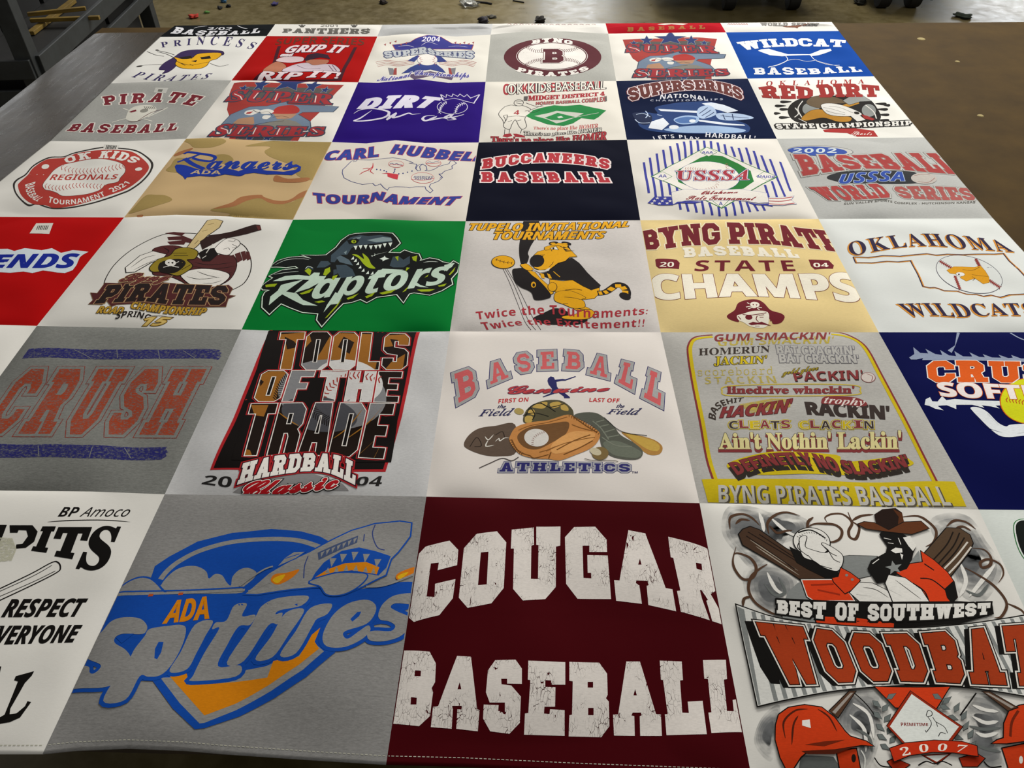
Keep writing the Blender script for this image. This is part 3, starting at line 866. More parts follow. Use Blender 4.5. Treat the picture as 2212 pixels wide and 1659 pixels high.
L = [[320, 800, 370, 745, 440, 722, 530, 728, 572, 765, 570, 800, 540, 818, 440, 815, 395, 835, 392, 868, 450, 905, 480, 950, 468, 1010, 420, 1080, 340, 1118, 220, 1125, 100, 1120, 165, 1010, 240, 1002, 248, 1035, 268, 1042, 300, 1020, 308, 990, 240, 960, 205, 930, 250, 870],
     [590, 788, 700, 770, 765, 765, 795, 785, 782, 860, 740, 950, 690, 1020, 640, 1055, 580, 1060, 532, 1058, 452, 1190, 325, 1197, 420, 1030, 480, 945, 505, 900, 560, 830],
     [846, 765, 948, 742, 905, 830, 858, 920, 800, 1018, 702, 1030, 765, 920],
     [1070, 655, 1142, 645, 1115, 715, 1190, 708, 1160, 765, 1095, 775, 1030, 880, 978, 1000, 1105, 996, 1075, 1060, 832, 1085, 838, 1050, 900, 925, 985, 785, 945, 790, 965, 752, 1025, 740],
     [1195, 712, 1230, 655, 1320, 612, 1488, 600, 1452, 655, 1330, 682, 1305, 705, 1345, 698, 1318, 760, 1262, 770, 1125, 970, 1028, 978, 1165, 770],
     [1362, 697, 1468, 680, 1380, 820, 1288, 948, 1190, 960, 1280, 830],
     [1502, 670, 1622, 645, 1600, 702, 1540, 732, 1515, 770, 1422, 925, 1330, 937, 1420, 800],
     [1635, 705, 1720, 642, 1820, 622, 1872, 650, 1870, 700, 1820, 760, 1702, 800, 1692, 830, 1720, 842, 1780, 800, 1832, 768, 1842, 800, 1790, 850, 1700, 890, 1612, 892, 1575, 862, 1580, 800],
     [1890, 700, 1920, 640, 1990, 595, 2110, 588, 2100, 645, 1990, 642, 1960, 665, 2000, 690, 2060, 720, 2062, 780, 2010, 832, 1920, 858, 1840, 852, 1828, 812, 1870, 798, 1960, 800, 1985, 770, 1950, 745, 1900, 735]]
d = d.then('lettering', 'grey script lettering edged in blue')
d.polys(BASE, L, True, (B, 22))
d.polys(B, [[640, 862, 668, 862, 655, 920, 632, 960, 616, 955, 620, 900], [1730, 732, 1770, 692, 1792, 690, 1780, 715, 1742, 746], [395, 835, 440, 818, 500, 815, 430, 870]])
d.text('ADA', [722, 630, 935, 603], [664, 757, 925, 728], OR, 'sansb', out=[(OR, 3)])
d = d.then('aircraft', 'shark-mouthed aircraft')
d.poly(BASE, [1135, 588, 1270, 472, 1400, 398, 1500, 352, 1600, 298, 1740, 230, 1870, 192, 2010, 178, 2075, 188, 2068, 260, 2000, 350, 1960, 390, 1930, 480, 1800, 545, 1700, 588, 1600, 590, 1560, 545, 1400, 560, 1200, 590], out=(B, 9))
d.poly(B, [1505, 515, 1530, 470, 1580, 410, 1680, 345, 1780, 325, 1870, 345, 1960, 375, 1935, 440, 1890, 485, 1800, 470, 1650, 470])
d.poly(OR, [1528, 497, 1600, 450, 1700, 415, 1820, 408, 1895, 438, 1880, 478, 1830, 470, 1740, 455, 1640, 465])
for x, y in ((1630, 395), (1690, 370), (1755, 358), (1820, 370), (1885, 400)):
    d.poly(BASE, [x - 18, y - 8, x + 22, y - 8, x - 8, y + 42]); d.lay -= 1
for x, y in ((1600, 468), (1650, 462), (1705, 455), (1760, 455), (1815, 462), (1860, 470)):
    d.poly(BASE, [x - 14, y + 4, x + 14, y + 4, x + 4, y - 30]); d.lay -= 1
d.lay += 1
d.poly(BASE, [1500, 520, 1640, 475, 1760, 472, 1825, 485, 1780, 542, 1690, 590, 1600, 592, 1560, 545], True, out=(B, 8))
d.lines('#3a4a80', [[1872, 195, 1856, 250, 1882, 322, 1925, 340], [1465, 500, 1470, 430, 1490, 375], [1810, 250, 1805, 290]], 6)
d.poly('#4a5878', [1545, 355, 1775, 258, 1768, 298, 1550, 396])
for k in range(7):
    x = 1562 + k * 31; y = 352 - k * 13
    d.poly(BASE, [x, y + 4, x + 22, y - 6, x + 2, y + 30]); d.lay -= 1
d.lay += 1
d.poly('#c8791a', [1278, 515, 1300, 478, 1370, 468, 1440, 450, 1395, 500, 1320, 536], True).poly('#d0a818', [1288, 512, 1310, 492, 1360, 480, 1320, 528], True)
d.poly('#c8791a', [1988, 490, 2020, 462, 2115, 432, 2095, 475, 2010, 510], True).poly('#d0a818', [1998, 490, 2030, 472, 2060, 468, 2015, 505], True)
d.line(BASE, [1100, 545, 1160, 500, 1240, 450, 1290, 432], 10).line(BASE, [1150, 575, 1280, 520], 12).line(BASE, [1820, 548, 1900, 545, 1990, 520, 2110, 470], 12)
d.poly(BASE, [1320, 430, 1360, 385, 1410, 352, 1470, 350, 1420, 385], out=(B, 7)).line(B, [1360, 388, 1440, 362], 5)
d.done()

# cracked white capitals on maroon
WC = '#dcd6d0^'
d = Print((3, 0), 'lettering', 830, 1060, .36618, 'cracked white upper word')
d.polys(WC, [[205, 372, 245, 330, 385, 295, 437, 350, 430, 440, 315, 470, 322, 425, 275, 430, 250, 625, 297, 628, 300, 550, 420, 522, 405, 635, 325, 735, 175, 775, 140, 745],
             [752, 230, 882, 217, 884, 320, 868, 325, 865, 520, 907, 522, 910, 322, 897, 320, 897, 213, 1040, 212, 1038, 325, 1013, 330, 1012, 568, 950, 640, 818, 648, 760, 580, 765, 342, 747, 342],
             [1066, 275, 1120, 215, 1245, 213, 1312, 290, 1315, 362, 1210, 362, 1210, 325, 1170, 325, 1175, 515, 1222, 518, 1220, 485, 1200, 485, 1198, 380, 1318, 383, 1338, 640, 1140, 638, 1073, 550]])
d.lay -= 1
d.poly(WC, [470, 340, 545, 255, 665, 240, 720, 305, 705, 575, 632, 665, 492, 692, 440, 632], [[570, 365, 615, 360, 605, 553, 553, 558]]); d.lay -= 1
d.poly(WC, [1440, 233, 1540, 252, 1660, 575, 1700, 582, 1722, 712, 1558, 675, 1548, 562, 1560, 558, 1553, 533, 1487, 530, 1484, 545, 1505, 560, 1520, 668, 1368, 650, 1356, 528, 1388, 530], [[1508, 400, 1518, 437, 1498, 437]]); d.lay -= 1
d.poly(WC, [1675, 272, 1890, 335, 1950, 350, 1990, 560, 1925, 610, 2040, 795, 1935, 770, 1900, 650, 1910, 645, 1870, 585, 1862, 588, 1875, 640, 1920, 765, 1750, 715, 1727, 592, 1747, 590, 1705, 397, 1690, 393], [[1838, 425, 1872, 432, 1876, 472, 1842, 460]])
d = d.then('lettering', 'cracked white lower word'); d.lay = 0
d.poly(WC, [90, 938, 268, 950, 305, 1020, 300, 1130, 280, 1165, 288, 1190, 270, 1330, 205, 1390, 20, 1370], [[182, 1060, 217, 1062, 215, 1095, 178, 1095], [158, 1218, 192, 1222, 190, 1262, 155, 1262]]); d.lay -= 1
d.poly(WC, [430, 975, 512, 980, 548, 1290, 562, 1295, 552, 1420, 425, 1405, 432, 1290, 455, 1292, 458, 1270, 400, 1270, 405, 1290, 398, 1405, 275, 1395, 288, 1275, 318, 1272], [[445, 1130, 455, 1172, 432, 1172]]); d.lay -= 1
d.polys(WC, [[655, 1000, 775, 997, 812, 1050, 812, 1140, 725, 1138, 725, 1110, 690, 1110, 692, 1142, 750, 1150, 806, 1215, 800, 1370, 738, 1435, 625, 1420, 583, 1345, 587, 1262, 675, 1265, 672, 1300, 712, 1305, 712, 1250, 622, 1250, 600, 1190, 612, 1060],
             [850, 1003, 1068, 1012, 1068, 1145, 985, 1145, 985, 1120, 950, 1118, 950, 1158, 1010, 1160, 1008, 1275, 945, 1275, 942, 1315, 975, 1318, 978, 1290, 1064, 1295, 1064, 1447, 825, 1440, 830, 1315, 850, 1312, 862, 1118, 847, 1115],
             [1625, 1003, 1755, 1008, 1762, 1118, 1745, 1120, 1758, 1310, 1797, 1312, 1790, 1245, 1878, 1240, 1903, 1437, 1665, 1443, 1655, 1320, 1672, 1318, 1645, 1118, 1632, 1115],
             [1880, 1000, 2015, 998, 2022, 1112, 2003, 1115, 2022, 1300, 2062, 1302, 2055, 1235, 2080, 1230, 2150, 1420, 1930, 1430, 1912, 1310, 1930, 1308, 1910, 1112, 1888, 1110]]); d.lay -= 1
d.poly(WC, [1092, 1010, 1268, 1015, 1315, 1080, 1318, 1205, 1308, 1225, 1325, 1245, 1328, 1390, 1280, 1455, 1088, 1450, 1092, 1325, 1108, 1322, 1112, 1125, 1092, 1122], [[1200, 1128, 1232, 1128, 1232, 1162, 1200, 1162], [1203, 1282, 1235, 1282, 1235, 1325, 1203, 1325]]); d.lay -= 1
d.poly(WC, [1428, 1008, 1508, 1008, 1603, 1318, 1632, 1320, 1638, 1447, 1510, 1447, 1507, 1330, 1518, 1327, 1515, 1310, 1465, 1310, 1458, 1327, 1475, 1330, 1478, 1447, 1355, 1445, 1350, 1322, 1380, 1320], [[1480, 1170, 1490, 1208, 1470, 1208]])
d.done()

# cowboy, bats and helmets
BR, RD, GY, W1 = '#5b4231', '#d2471c', '#8b8e8c', '#e0ded8'
d = Print((4, 0), 'scrollwork', 1500, 1080, .34902, 'brown scrolls on grey smoke')
SM = '#8e9091*'
smoke = [[230, 60, 420, 80, 560, 190, 480, 330, 380, 420, 280, 330, 190, 200], [440, 90, 650, 110, 700, 190, 520, 260, 450, 180], [1480, 180, 1560, 110, 1700, 130, 1790, 260, 1880, 420, 1780, 600, 1650, 560, 1600, 430],
            [330, 440, 520, 420, 620, 520, 560, 680, 440, 700, 340, 600], [420, 1360, 520, 1290, 500, 1480, 470, 1600, 380, 1500], [950, 1200, 1130, 1190, 1150, 1400, 1080, 1640, 1000, 1640, 1040, 1480, 900, 1400], [1650, 1220, 1850, 1240, 1930, 1330, 1880, 1500, 1900, 1640, 1700, 1640, 1720, 1420]]
for q in smoke:
    p = np.array(q, float).reshape(-1, 2); c = p.mean(0)
    for f in (1.12, 0.97, 0.82, 0.66, 0.48): d.poly(SM, (c + (p - c) * f).ravel().tolist(), True)
d.lines(W1, [[470, 110, 560, 190, 640, 230], [400, 80, 420, 140, 430, 200], [450, 450, 500, 550, 560, 590], [1640, 380, 1680, 500, 1640, 600], [1860, 400, 1780, 500, 1700, 600], [980, 1260, 1080, 1330, 1110, 1480], [960, 1330, 1050, 1420, 1060, 1560], [1720, 1270, 1800, 1300, 1880, 1310], [1720, 1340, 1800, 1380, 1880, 1370], [1740, 1440, 1800, 1460, 1880, 1440]], 26, taper=True)
d.lines('#6f7371', [[430, 520, 500, 590, 560, 570, 520, 480], [1680, 560, 1760, 590, 1820, 520], [1000, 1420, 1080, 1470, 1100, 1560], [1700, 1400, 1790, 1420, 1900, 1410], [1720, 1500, 1800, 1540, 1900, 1560]], 22, taper=True)
d.lines(BR, [[220, 180, 222, 110, 290, 88, 350, 108, 405, 160], [255, 150, 290, 122, 345, 130], [460, 210, 452, 145, 500, 95, 570, 78, 655, 100], [465, 160, 510, 205, 560, 195, 605, 190],
             [700, 170, 740, 150, 800, 148, 870, 155, 912, 190, 900, 240, 850, 262, 810, 245], [735, 108, 702, 140, 700, 200], [950, 75, 975, 130, 1020, 170, 1000, 240, 962, 230, 955, 190, 975, 140, 920, 90, 850, 88, 808, 110, 822, 140], [975, 130, 1030, 100, 1110, 90],
             [1290, 105, 1380, 100, 1440, 130, 1495, 190, 1482, 260, 1430, 290], [1560, 165, 1610, 128, 1680, 138, 1742, 182], [1610, 182, 1660, 165, 1712, 192], [240, 340, 270, 330, 345, 360, 382, 420, 360, 482, 300, 490, 250, 430, 238, 370, 258, 290],
             [450, 400, 400, 430, 350, 480, 335, 560, 380, 640, 480, 702, 540, 715], [300, 660, 308, 612, 352, 600], [1720, 300, 1790, 308, 1832, 350, 1830, 402, 1782, 420, 1770, 388, 1822, 368, 1892, 400, 1912, 460, 1880, 515],
             [1670, 420, 1760, 468, 1862, 540, 1932, 640, 1900, 722, 1855, 730], [1935, 640, 2020, 680, 2045, 712]], 19, taper=True)
d = d.then('cowboy', 'cowboy gripping a ball, with two bats')
d.poly('#503b2c', [275, 215, 300, 185, 345, 168, 400, 188, 560, 300, 700, 380, 830, 490, 670, 505, 560, 432, 420, 350, 300, 280], out=(K, 7))
d.lines('#a39a8c', [[345, 250, 480, 340, 640, 440], [380, 290, 500, 370, 650, 470]], 9, taper=True).lines('#2a1c14', [[330, 200, 480, 290, 680, 410], [320, 225, 460, 320, 620, 430], [400, 215, 560, 320, 740, 440]], 7)
d.poly('#5d4a38', [1560, 175, 1640, 178, 1702, 218, 1722, 268, 1700, 322, 1585, 472, 1490, 410, 1425, 330], out=(K, 6))
d.lines('#cfc9bf', [[1690, 262, 1620, 350, 1540, 432], [1712, 292, 1640, 385, 1570, 460]], 10).lines('#241a12', [[1600, 200, 1560, 280, 1480, 370], [1640, 205, 1600, 290, 1510, 395], [1670, 235, 1610, 330, 1530, 415]], 8)
d.poly(GY, [560, 620, 580, 570, 640, 515, 700, 500, 760, 620]).poly(GY, [868, 360, 960, 345, 1130, 350, 1090, 470, 1000, 490, 930, 440], out=(K, 4))
d.ell(W1, 725, 262, 112, 84, 10, out=(K, 6)).line(K, [640, 205, 720, 190, 810, 240], 10)
d.poly(K, [585, 290, 650, 322, 730, 350, 800, 372, 860, 420, 905, 470, 930, 520, 860, 512, 780, 472, 700, 432, 630, 390])
d.poly(W1, [650, 245, 692, 230, 682, 290, 722, 312, 800, 332, 832, 318, 790, 280, 802, 272, 872, 310, 915, 350, 912, 402, 880, 442, 800, 420, 740, 380, 670, 350], True, out=(K, 5))
d.poly(RD, [665, 500, 872, 498, 960, 588, 985, 625, 740, 625, 700, 600], out=[(K, 12), (W1, 6)]).lines('#a03212', [[720, 530, 860, 525], [760, 560, 900, 590]], 12)
d.stitches('#4a4744', [630, 230, 700, 200, 780, 215, 822, 250], 14, 3, 12, v=False).lines(K, [[650, 260, 640, 300, 700, 350], [790, 282, 840, 330, 880, 350], [700, 345, 760, 400, 850, 430], [830, 320, 860, 370, 900, 390]], 5)
d.poly(RD, [905, 425, 962, 455, 1022, 500, 1002, 545, 930, 582, 862, 512, 852, 488, 890, 480], out=(K, 6)).ell(GY, 940, 470, 9, 8).ell(GY, 975, 497, 9, 8)
d.poly(W1, [960, 578, 1020, 515, 1100, 520, 1182, 560, 1235, 602, 1225, 640, 1030, 640], out=(K, 5))
d.poly(K, [1150, 205, 1200, 190, 1290, 215, 1335, 245, 1372, 290, 1352, 335, 1342, 385, 1300, 442, 1240, 472, 1180, 512, 1128, 522, 1068, 432, 1090, 380, 1182, 330, 1190, 290, 1142, 220])
d.poly(RD, [1400, 322, 1482, 380, 1560, 450, 1602, 510, 1622, 605, 1580, 650, 1440, 640, 1400, 560, 1350, 520, 1248, 455, 1312, 432, 1332, 400, 1412, 390], out=(K, 6))
d.lines(K, [[1395, 490, 1470, 500, 1560, 570], [1350, 520, 1420, 570, 1450, 640], [1420, 400, 1480, 440]], 9).poly(K, [1545, 555, 1600, 505, 1625, 600, 1590, 645, 1560, 610])
d.poly(W1, [1200, 470, 1300, 488, 1400, 560, 1452, 640, 1228, 640, 1180, 520], out=(K, 6)).poly(GY, [1385, 318, 1397, 386, 1330, 396])
d.polys(W1, [[1288, 238, 1332, 228, 1372, 290, 1350, 322, 1322, 290], [1212, 318, 1242, 300, 1282, 305, 1285, 330, 1242, 335], [1270, 335, 1290, 345, 1282, 375]])
d.lines(W1, [[1170, 240, 1215, 250], [1195, 270, 1230, 275], [1100, 400, 1140, 370], [1260, 240, 1275, 280]], 5)
d.lines(K, [[1240, 500, 1320, 560, 1400, 620], [1200, 560, 1280, 600], [1040, 545, 1120, 560, 1200, 610], [1000, 590, 1090, 600]], 5, taper=True)
d.star(GY, 1232, 425, 55, 45, rot=.2)
d.poly('#2b1a12', [1110, 95, 1160, 62, 1242, 54, 1282, 82, 1296, 145, 1202, 195, 1130, 185]).poly('#5e361c', [1225, 60, 1284, 88, 1296, 148, 1255, 180, 1262, 110])
d.poly('#6a3e22', [1010, 155, 1050, 140, 1110, 146, 1200, 192, 1296, 142, 1400, 138, 1447, 180, 1342, 216, 1222, 204, 1130, 192, 1060, 182], out=(K, 5))
d.poly(K, [500, 612, 830, 628, 1210, 636, 1640, 632, 1840, 645, 1850, 712, 1640, 772, 1240, 802, 740, 772, 540, 732]).poly(RD, [740, 725, 1000, 735, 1232, 770, 1230, 800, 760, 778]).poly(GY, [540, 715, 740, 735, 745, 765, 545, 735])
d = d.then('banner', 'pinstriped banner')
top = [258, 655, 500, 735, 760, 772, 1240, 802, 1620, 782, 1900, 745, 2080, 715]
bot = [390, 1280, 600, 1232, 900, 1180, 1300, 1150, 1700, 1165, 2120, 1230]
d.poly('#d9d9d4', pts(top, True, False).ravel().tolist() + pts(bot, True, False)[::-1].ravel().tolist(), out=(K, 8))
tt = pts(top, True, False); bb = pts(bot, True, False)
for k in range(32):
    x = 362 + k * 57; xb = x + 135 + (x - 258) * .06
    d.line(GY, [x, np.interp(x, tt[:, 0], tt[:, 1]) + 4, xb, np.interp(xb, bb[:, 0], bb[:, 1]) - 4], 25, False); d.lay -= 1
d.lay += 1
d.poly(GY, [262, 664, 306, 684, 408, 1270, 394, 1276]).poly(K, [308, 755, 420, 760, 530, 1145, 470, 1142, 405, 1040])
d = d.then('lettering', 'orange capitals edged in white')
d.text('WOODBAT', [385, 768, 690, 800, 940, 832, 1180, 842, 1430, 836, 1690, 815, 1870, 795, 2110, 780], [535, 1143, 720, 1140, 960, 1128, 1200, 1122, 1500, 1128, 1740, 1140, 2000, 1150, 2160, 1155], '#a8431c', 'slab', out=[(K, 27), ('#dcd8d0', 20), (K, 11), ('#a8431c', 5)], shadow=(K, -34, 8, 18), sp=2.2)
d.text('BEST OF SOUTHWEST', [510, 628, 700, 640, 870, 642, 1060, 652, 1300, 652, 1560, 652, 1825, 645], [510, 706, 700, 732, 870, 748, 1060, 754, 1300, 750, 1560, 738, 1820, 712], '#dedcd6', 'slab', out=[(K, 14), ('#dedcd6', 3)], sp=1.5)
d = d.then('helmet', 'orange batting helmet')
d.poly('#6d706e', [660, 1580, 860, 1590, 930, 1700, 640, 1700]).poly('#c8441a', [880, 1555, 1000, 1542, 1030, 1700, 905, 1700], out=(K, 7)).ell('#2a2018', 985, 1600, 14, 26).line('#dcdcd6', [1030, 1550, 1055, 1600, 1050, 1680], 9)
d.poly('#cc461a', [502, 1400, 520, 1335, 580, 1292, 680, 1275, 785, 1290, 862, 1350, 930, 1440, 962, 1470, 1060, 1500, 1102, 1527, 1030, 1522, 870, 1548, 700, 1558, 655, 1595, 600, 1680, 570, 1680, 530, 1600, 500, 1490], out=(K, 7))
d.lines('#5a2410', [[560, 1480, 550, 1380, 620, 1310, 700, 1300], [600, 1520, 610, 1400, 640, 1340], [760, 1300, 830, 1350, 880, 1440]], 12, taper=True)
d.poly('#7a2c10', [680, 1520, 800, 1500, 930, 1490, 800, 1530]).poly('#5a2410', [660, 1560, 880, 1548, 1000, 1530, 860, 1580, 700, 1580]).poly('#e6e4de', [664, 1370, 710, 1364, 718, 1418, 664, 1402])
d = d.then('helmet', 'orange batting helmet at the right edge')
d.poly('#c8441a', [1905, 1540, 2080, 1505, 2080, 1720, 1960, 1720], out=(K, 7)).ell('#e0dcd4', 2020, 1610, 12, 24)
d.poly('#cc461a', [1910, 1480, 1912, 1390, 1945, 1310, 2010, 1278, 2090, 1265, 2090, 1492, 2000, 1502, 1925, 1512, 1838, 1512, 1870, 1492], out=(K, 7)).line('#7a2c10', [1950, 1470, 1960, 1380, 2000, 1310], 14)
d = d.then('badge', 'diamond badge over a red ribbon')
d.poly(BR, [955, 1190, 995, 1190, 885, 1352, 832, 1312], out=(K, 5)).poly('#a29a92', [962, 1200, 980, 1200, 868, 1330, 850, 1318]).poly(BR, [1780, 1192, 1820, 1192, 1992, 1290, 1935, 1310], out=(K, 5)).poly('#a29a92', [1795, 1200, 1815, 1200, 1975, 1288, 1955, 1296])
d.lines(K, [[985, 1200, 1060, 1270, 1120, 1350], [1740, 1200, 1690, 1270, 1640, 1340]], 8)
d.poly(RD, [1115, 1163, 1575, 1163, 1490, 1300, 1240, 1290], out=(K, 6))
lf = []
for x, y, a in ((1125, 1270, 40), (1180, 1290, -50), (1130, 1340, 40), (1195, 1350, -50), (1150, 1410, 40), (1210, 1420, -60), (1160, 1470, 30), (1230, 1480, -50), (1180, 1530, 30), (1215, 1220, -30), (1500, 1225, 30), (1560, 1245, -40), (1545, 1290, 20), (1620, 1290, -60), (1600, 1350, 20), (1665, 1340, -60), (1610, 1410, 20), (1680, 1400, -60), (1630, 1470, 20), (1710, 1450, -60), (1650, 1530, 20), (1720, 1520, -50)):
    c, s = math.cos(math.radians(a)), math.sin(math.radians(a))
    lf.append([v for p, q in ((-34, 0), (-8, 17), (34, 0), (-8, -17)) for v in (x + p * c - q * s, y + p * s + q * c)])
d.polys('#747b79', lf, False, ('#3a3f3e', 2))
d.poly('#dfe2dd', [1340, 1208, 1632, 1410, 1555, 1510, 1300, 1510, 1205, 1408], out=[(K, 18), ('#9c3418', 14)])
d.lines(K, [[1430, 1340, 1440, 1312, 1462, 1316, 1465, 1338, 1440, 1348, 1430, 1340], [1440, 1350, 1462, 1392, 1432, 1442, 1425, 1432], [1470, 1350, 1490, 1380, 1540, 1410, 1562, 1450], [1505, 1470, 1520, 1446, 1550, 1454], [1490, 1380, 1500, 1410]], 4)
d.text('PRIMETIME', [1272, 1385, 1440, 1388], [1275, 1406, 1442, 1406], '#8c2c24', 'sansb')
d.poly('#dfe2dd', [1430, 1585, 1570, 1575, 1500, 1622], out=[(K, 14), ('#9c3418', 10)])
d.poly('#a83416', [1195, 1620, 1240, 1600, 1330, 1640, 1260, 1690, 1230, 1670], out=(K, 5)).poly('#a83416', [1640, 1600, 1745, 1570, 1795, 1600, 1750, 1650, 1660, 1650], out=(K, 5))
d.poly('#c83c18', [1205, 1545, 1300, 1512, 1480, 1495, 1650, 1503, 1742, 1530, 1748, 1592, 1600, 1570, 1470, 1566, 1330, 1586, 1232, 1625], out=(K, 5))
d.text('2007', [1262, 1545, 1400, 1522, 1540, 1518, 1685, 1528], [1285, 1592, 1410, 1568, 1535, 1560, 1660, 1568], '#eee6dc', 'serif', sp=1.9)
d.lines(K, [[1110, 1600, 1150, 1650, 1220, 1660], [1380, 1650, 1430, 1625, 1480, 1640, 1530, 1625, 1590, 1650], [1790, 1620, 1830, 1655, 1900, 1650]], 8)
d.done()
d = Print((5, 0), 'emblem', 1500, 1080, .34902)
d.poly('#171c19', [1992, 150, 2060, 128, 2180, 180, 2240, 300, 2200, 420, 2100, 400, 2040, 345, 2000, 250], True, out=[('#2a7a3c', 14), (BASE, 9)]).done()

# ------------------------------------------------------------------ second row
panel(0, 1, WHT, 'plain white block at the left, mostly outside the picture')
panel(1, 1, '#82837f', 'charcoal grey block with faded orange lettering between two navy bars', 0.2)
panel(2, 1, '#c6c6c6', 'pale heather block with a black picture seen through letters', 0.07)
panel(3, 1, '#e3ddd7', 'cream block with arched letters above a glove, ball and shoes')
panel(4, 1, '#b9b7b2', 'grey block framed in yellow with many lines of lettering', 0.1)
panel(5, 1, '#0d1552', 'navy block with orange letters and a yellow ball')
NV = '#25257a~'
d = Print((1, 1), 'bar', 0, 690, .25011, 'worn navy bar above the lettering')
d.poly(NV, [250, 255, 1905, 265, 1895, 280, 1916, 290, 1900, 305, 1912, 320, 1885, 350, 190, 340]).lines(BASE, [[640, 262, 720, 300, 790, 340], [1010, 262, 1015, 335], [1365, 265, 1380, 345], [1580, 270, 1690, 340]], 6).done()
d = Print((1, 1), 'bar', 0, 690, .25011, 'worn navy bar below the lettering')
d.poly(NV, [-150, 1070, 0, 1075, 700, 1085, 1445, 1100, 1430, 1120, 1458, 1145, 1430, 1160, 1440, 1180, 1395, 1210, 700, 1200, -200, 1185]).lines(BASE, [[330, 1090, 335, 1185], [800, 1100, 770, 1195], [1075, 1110, 1130, 1200]], 7).done()
d = Print((1, 1), 'lettering', 0, 690, .25011, 'faded orange capitals')
d.text('CRUSH', [215, 428, 1785, 430], [-165, 985, 1500, 1000], '#b04a22~', 'slab', out=[('#9c3c2c~', 37), (BASE, 30)], sp=2.6).done()

# picture seen through letters
d = Print((2, 1), 'picture', 420, 700, .25011, 'ball and glove seen through tall letters')
d.poly('#b02a30', [655, 45, 1950, 70, 1795, 790, 1650, 1278, 135, 1262, 330, 830, 520, 360]).poly('#17100e', [680, 45, 1920, 70, 1768, 780, 1630, 1255, 165, 1246, 352, 850, 546, 370])
d.poly('#24170f', [640, 60, 1870, 75, 1690, 1180, 340, 1160])
d.polys('#9c6a2a', [[730, 90, 990, 70, 1010, 150, 930, 240, 900, 395, 690, 395], [1190, 75, 1560, 90, 1590, 260, 1560, 400, 1430, 380, 1330, 320, 1200, 330, 1080, 380, 1000, 380, 1100, 230], [1600, 100, 1850, 90, 1850, 180, 1640, 200], [1700, 330, 1820, 260, 1800, 390, 1640, 400], [530, 440, 700, 400, 820, 420, 760, 480, 720, 590, 700, 680, 530, 680, 520, 560], [490, 700, 640, 700, 600, 800, 520, 790], [380, 1070, 480, 1090, 500, 1140, 360, 1140]])
d.polys('#2a1a10', [[780, 110, 860, 150, 900, 200, 800, 220], [1290, 110, 1380, 160, 1340, 260, 1240, 200], [1690, 130, 1760, 140, 1720, 200], [560, 470, 600, 500, 570, 540]])
d.ell('#8a8a8c', 1190, 610, 470, 300, 6).ell('#d4d2d0', 1330, 500, 300, 190, 8).ell('#55555a', 1080, 780, 330, 150, 8)
d.stitches('#a8483e', [1100, 640, 1180, 540, 1290, 470, 1420, 445, 1600, 480], 16, 11, 38).stitches('#26201e', [960, 640, 1000, 720, 1080, 800, 1180, 850], 16, 9, 55).stitches('#26201e', [700, 660, 740, 540, 800, 460], 12, 8, 34)
d.lines('#a8762c', [[720, 760, 830, 840, 900, 880], [1200, 990, 1320, 900, 1450, 740], [1320, 990, 1460, 890, 1560, 800], [1420, 1130, 1560, 1000], [1530, 830, 1640, 700], [440, 980, 450, 900], [1550, 1160, 1600, 1060]], 12, taper=True)
TL = [('TOOLS', [745, 72, 1300, 72, 1860, 88], [680, 392, 1250, 400, 1830, 394]), ('OF', [588, 405, 1045, 405], [505, 672, 955, 670]),
      ('THE', [1095, 405, 1795, 415], [1040, 666, 1755, 680]), ('TRADE', [488, 690, 1100, 682, 1730, 690], [362, 1142, 1000, 1136, 1630, 1168])]
d.cutout('#17100e', [648, 58, 1880, 78, 1700, 1195, 320, 1175], TL, edge=('#e4dfd9', 8, 3, 0), halo=('#b02a30', 8, 15))
d = d.then('lettering', 'white arched word over a red script word')
d.poly('#8e8c8c', [330, 1455, 450, 1372, 700, 1312, 1000, 1285, 1280, 1380, 1335, 1440, 1200, 1440, 900, 1400, 500, 1480])
d.text('HARDBALL', [425, 1208, 650, 1152, 850, 1128, 1080, 1122, 1250, 1142, 1400, 1210], [372, 1388, 560, 1335, 800, 1292, 1000, 1272, 1180, 1295, 1385, 1390], '#e6e2dc', 'slab', out=[('#b02a30', 24), ('#3c1824', 13), ('#e6e2dc', 3)], sp=1.2)
d.text('Classic', [470, 1370, 860, 1335, 1255, 1290], [380, 1500, 800, 1462, 1230, 1418], '#b41c26', 'script', out=[('#1a1212', 22), ('#eae6e0', 14), ('#b41c26', 7)])
d.text('20', [95, 1308, 332, 1320], [60, 1382, 312, 1415], '#2d2b2a', 'sansbi', bold=.01).text('04', [1412, 1325, 1638, 1312], [1388, 1396, 1610, 1400], '#2d2b2a', 'sansbi', bold=.01)
d.done()

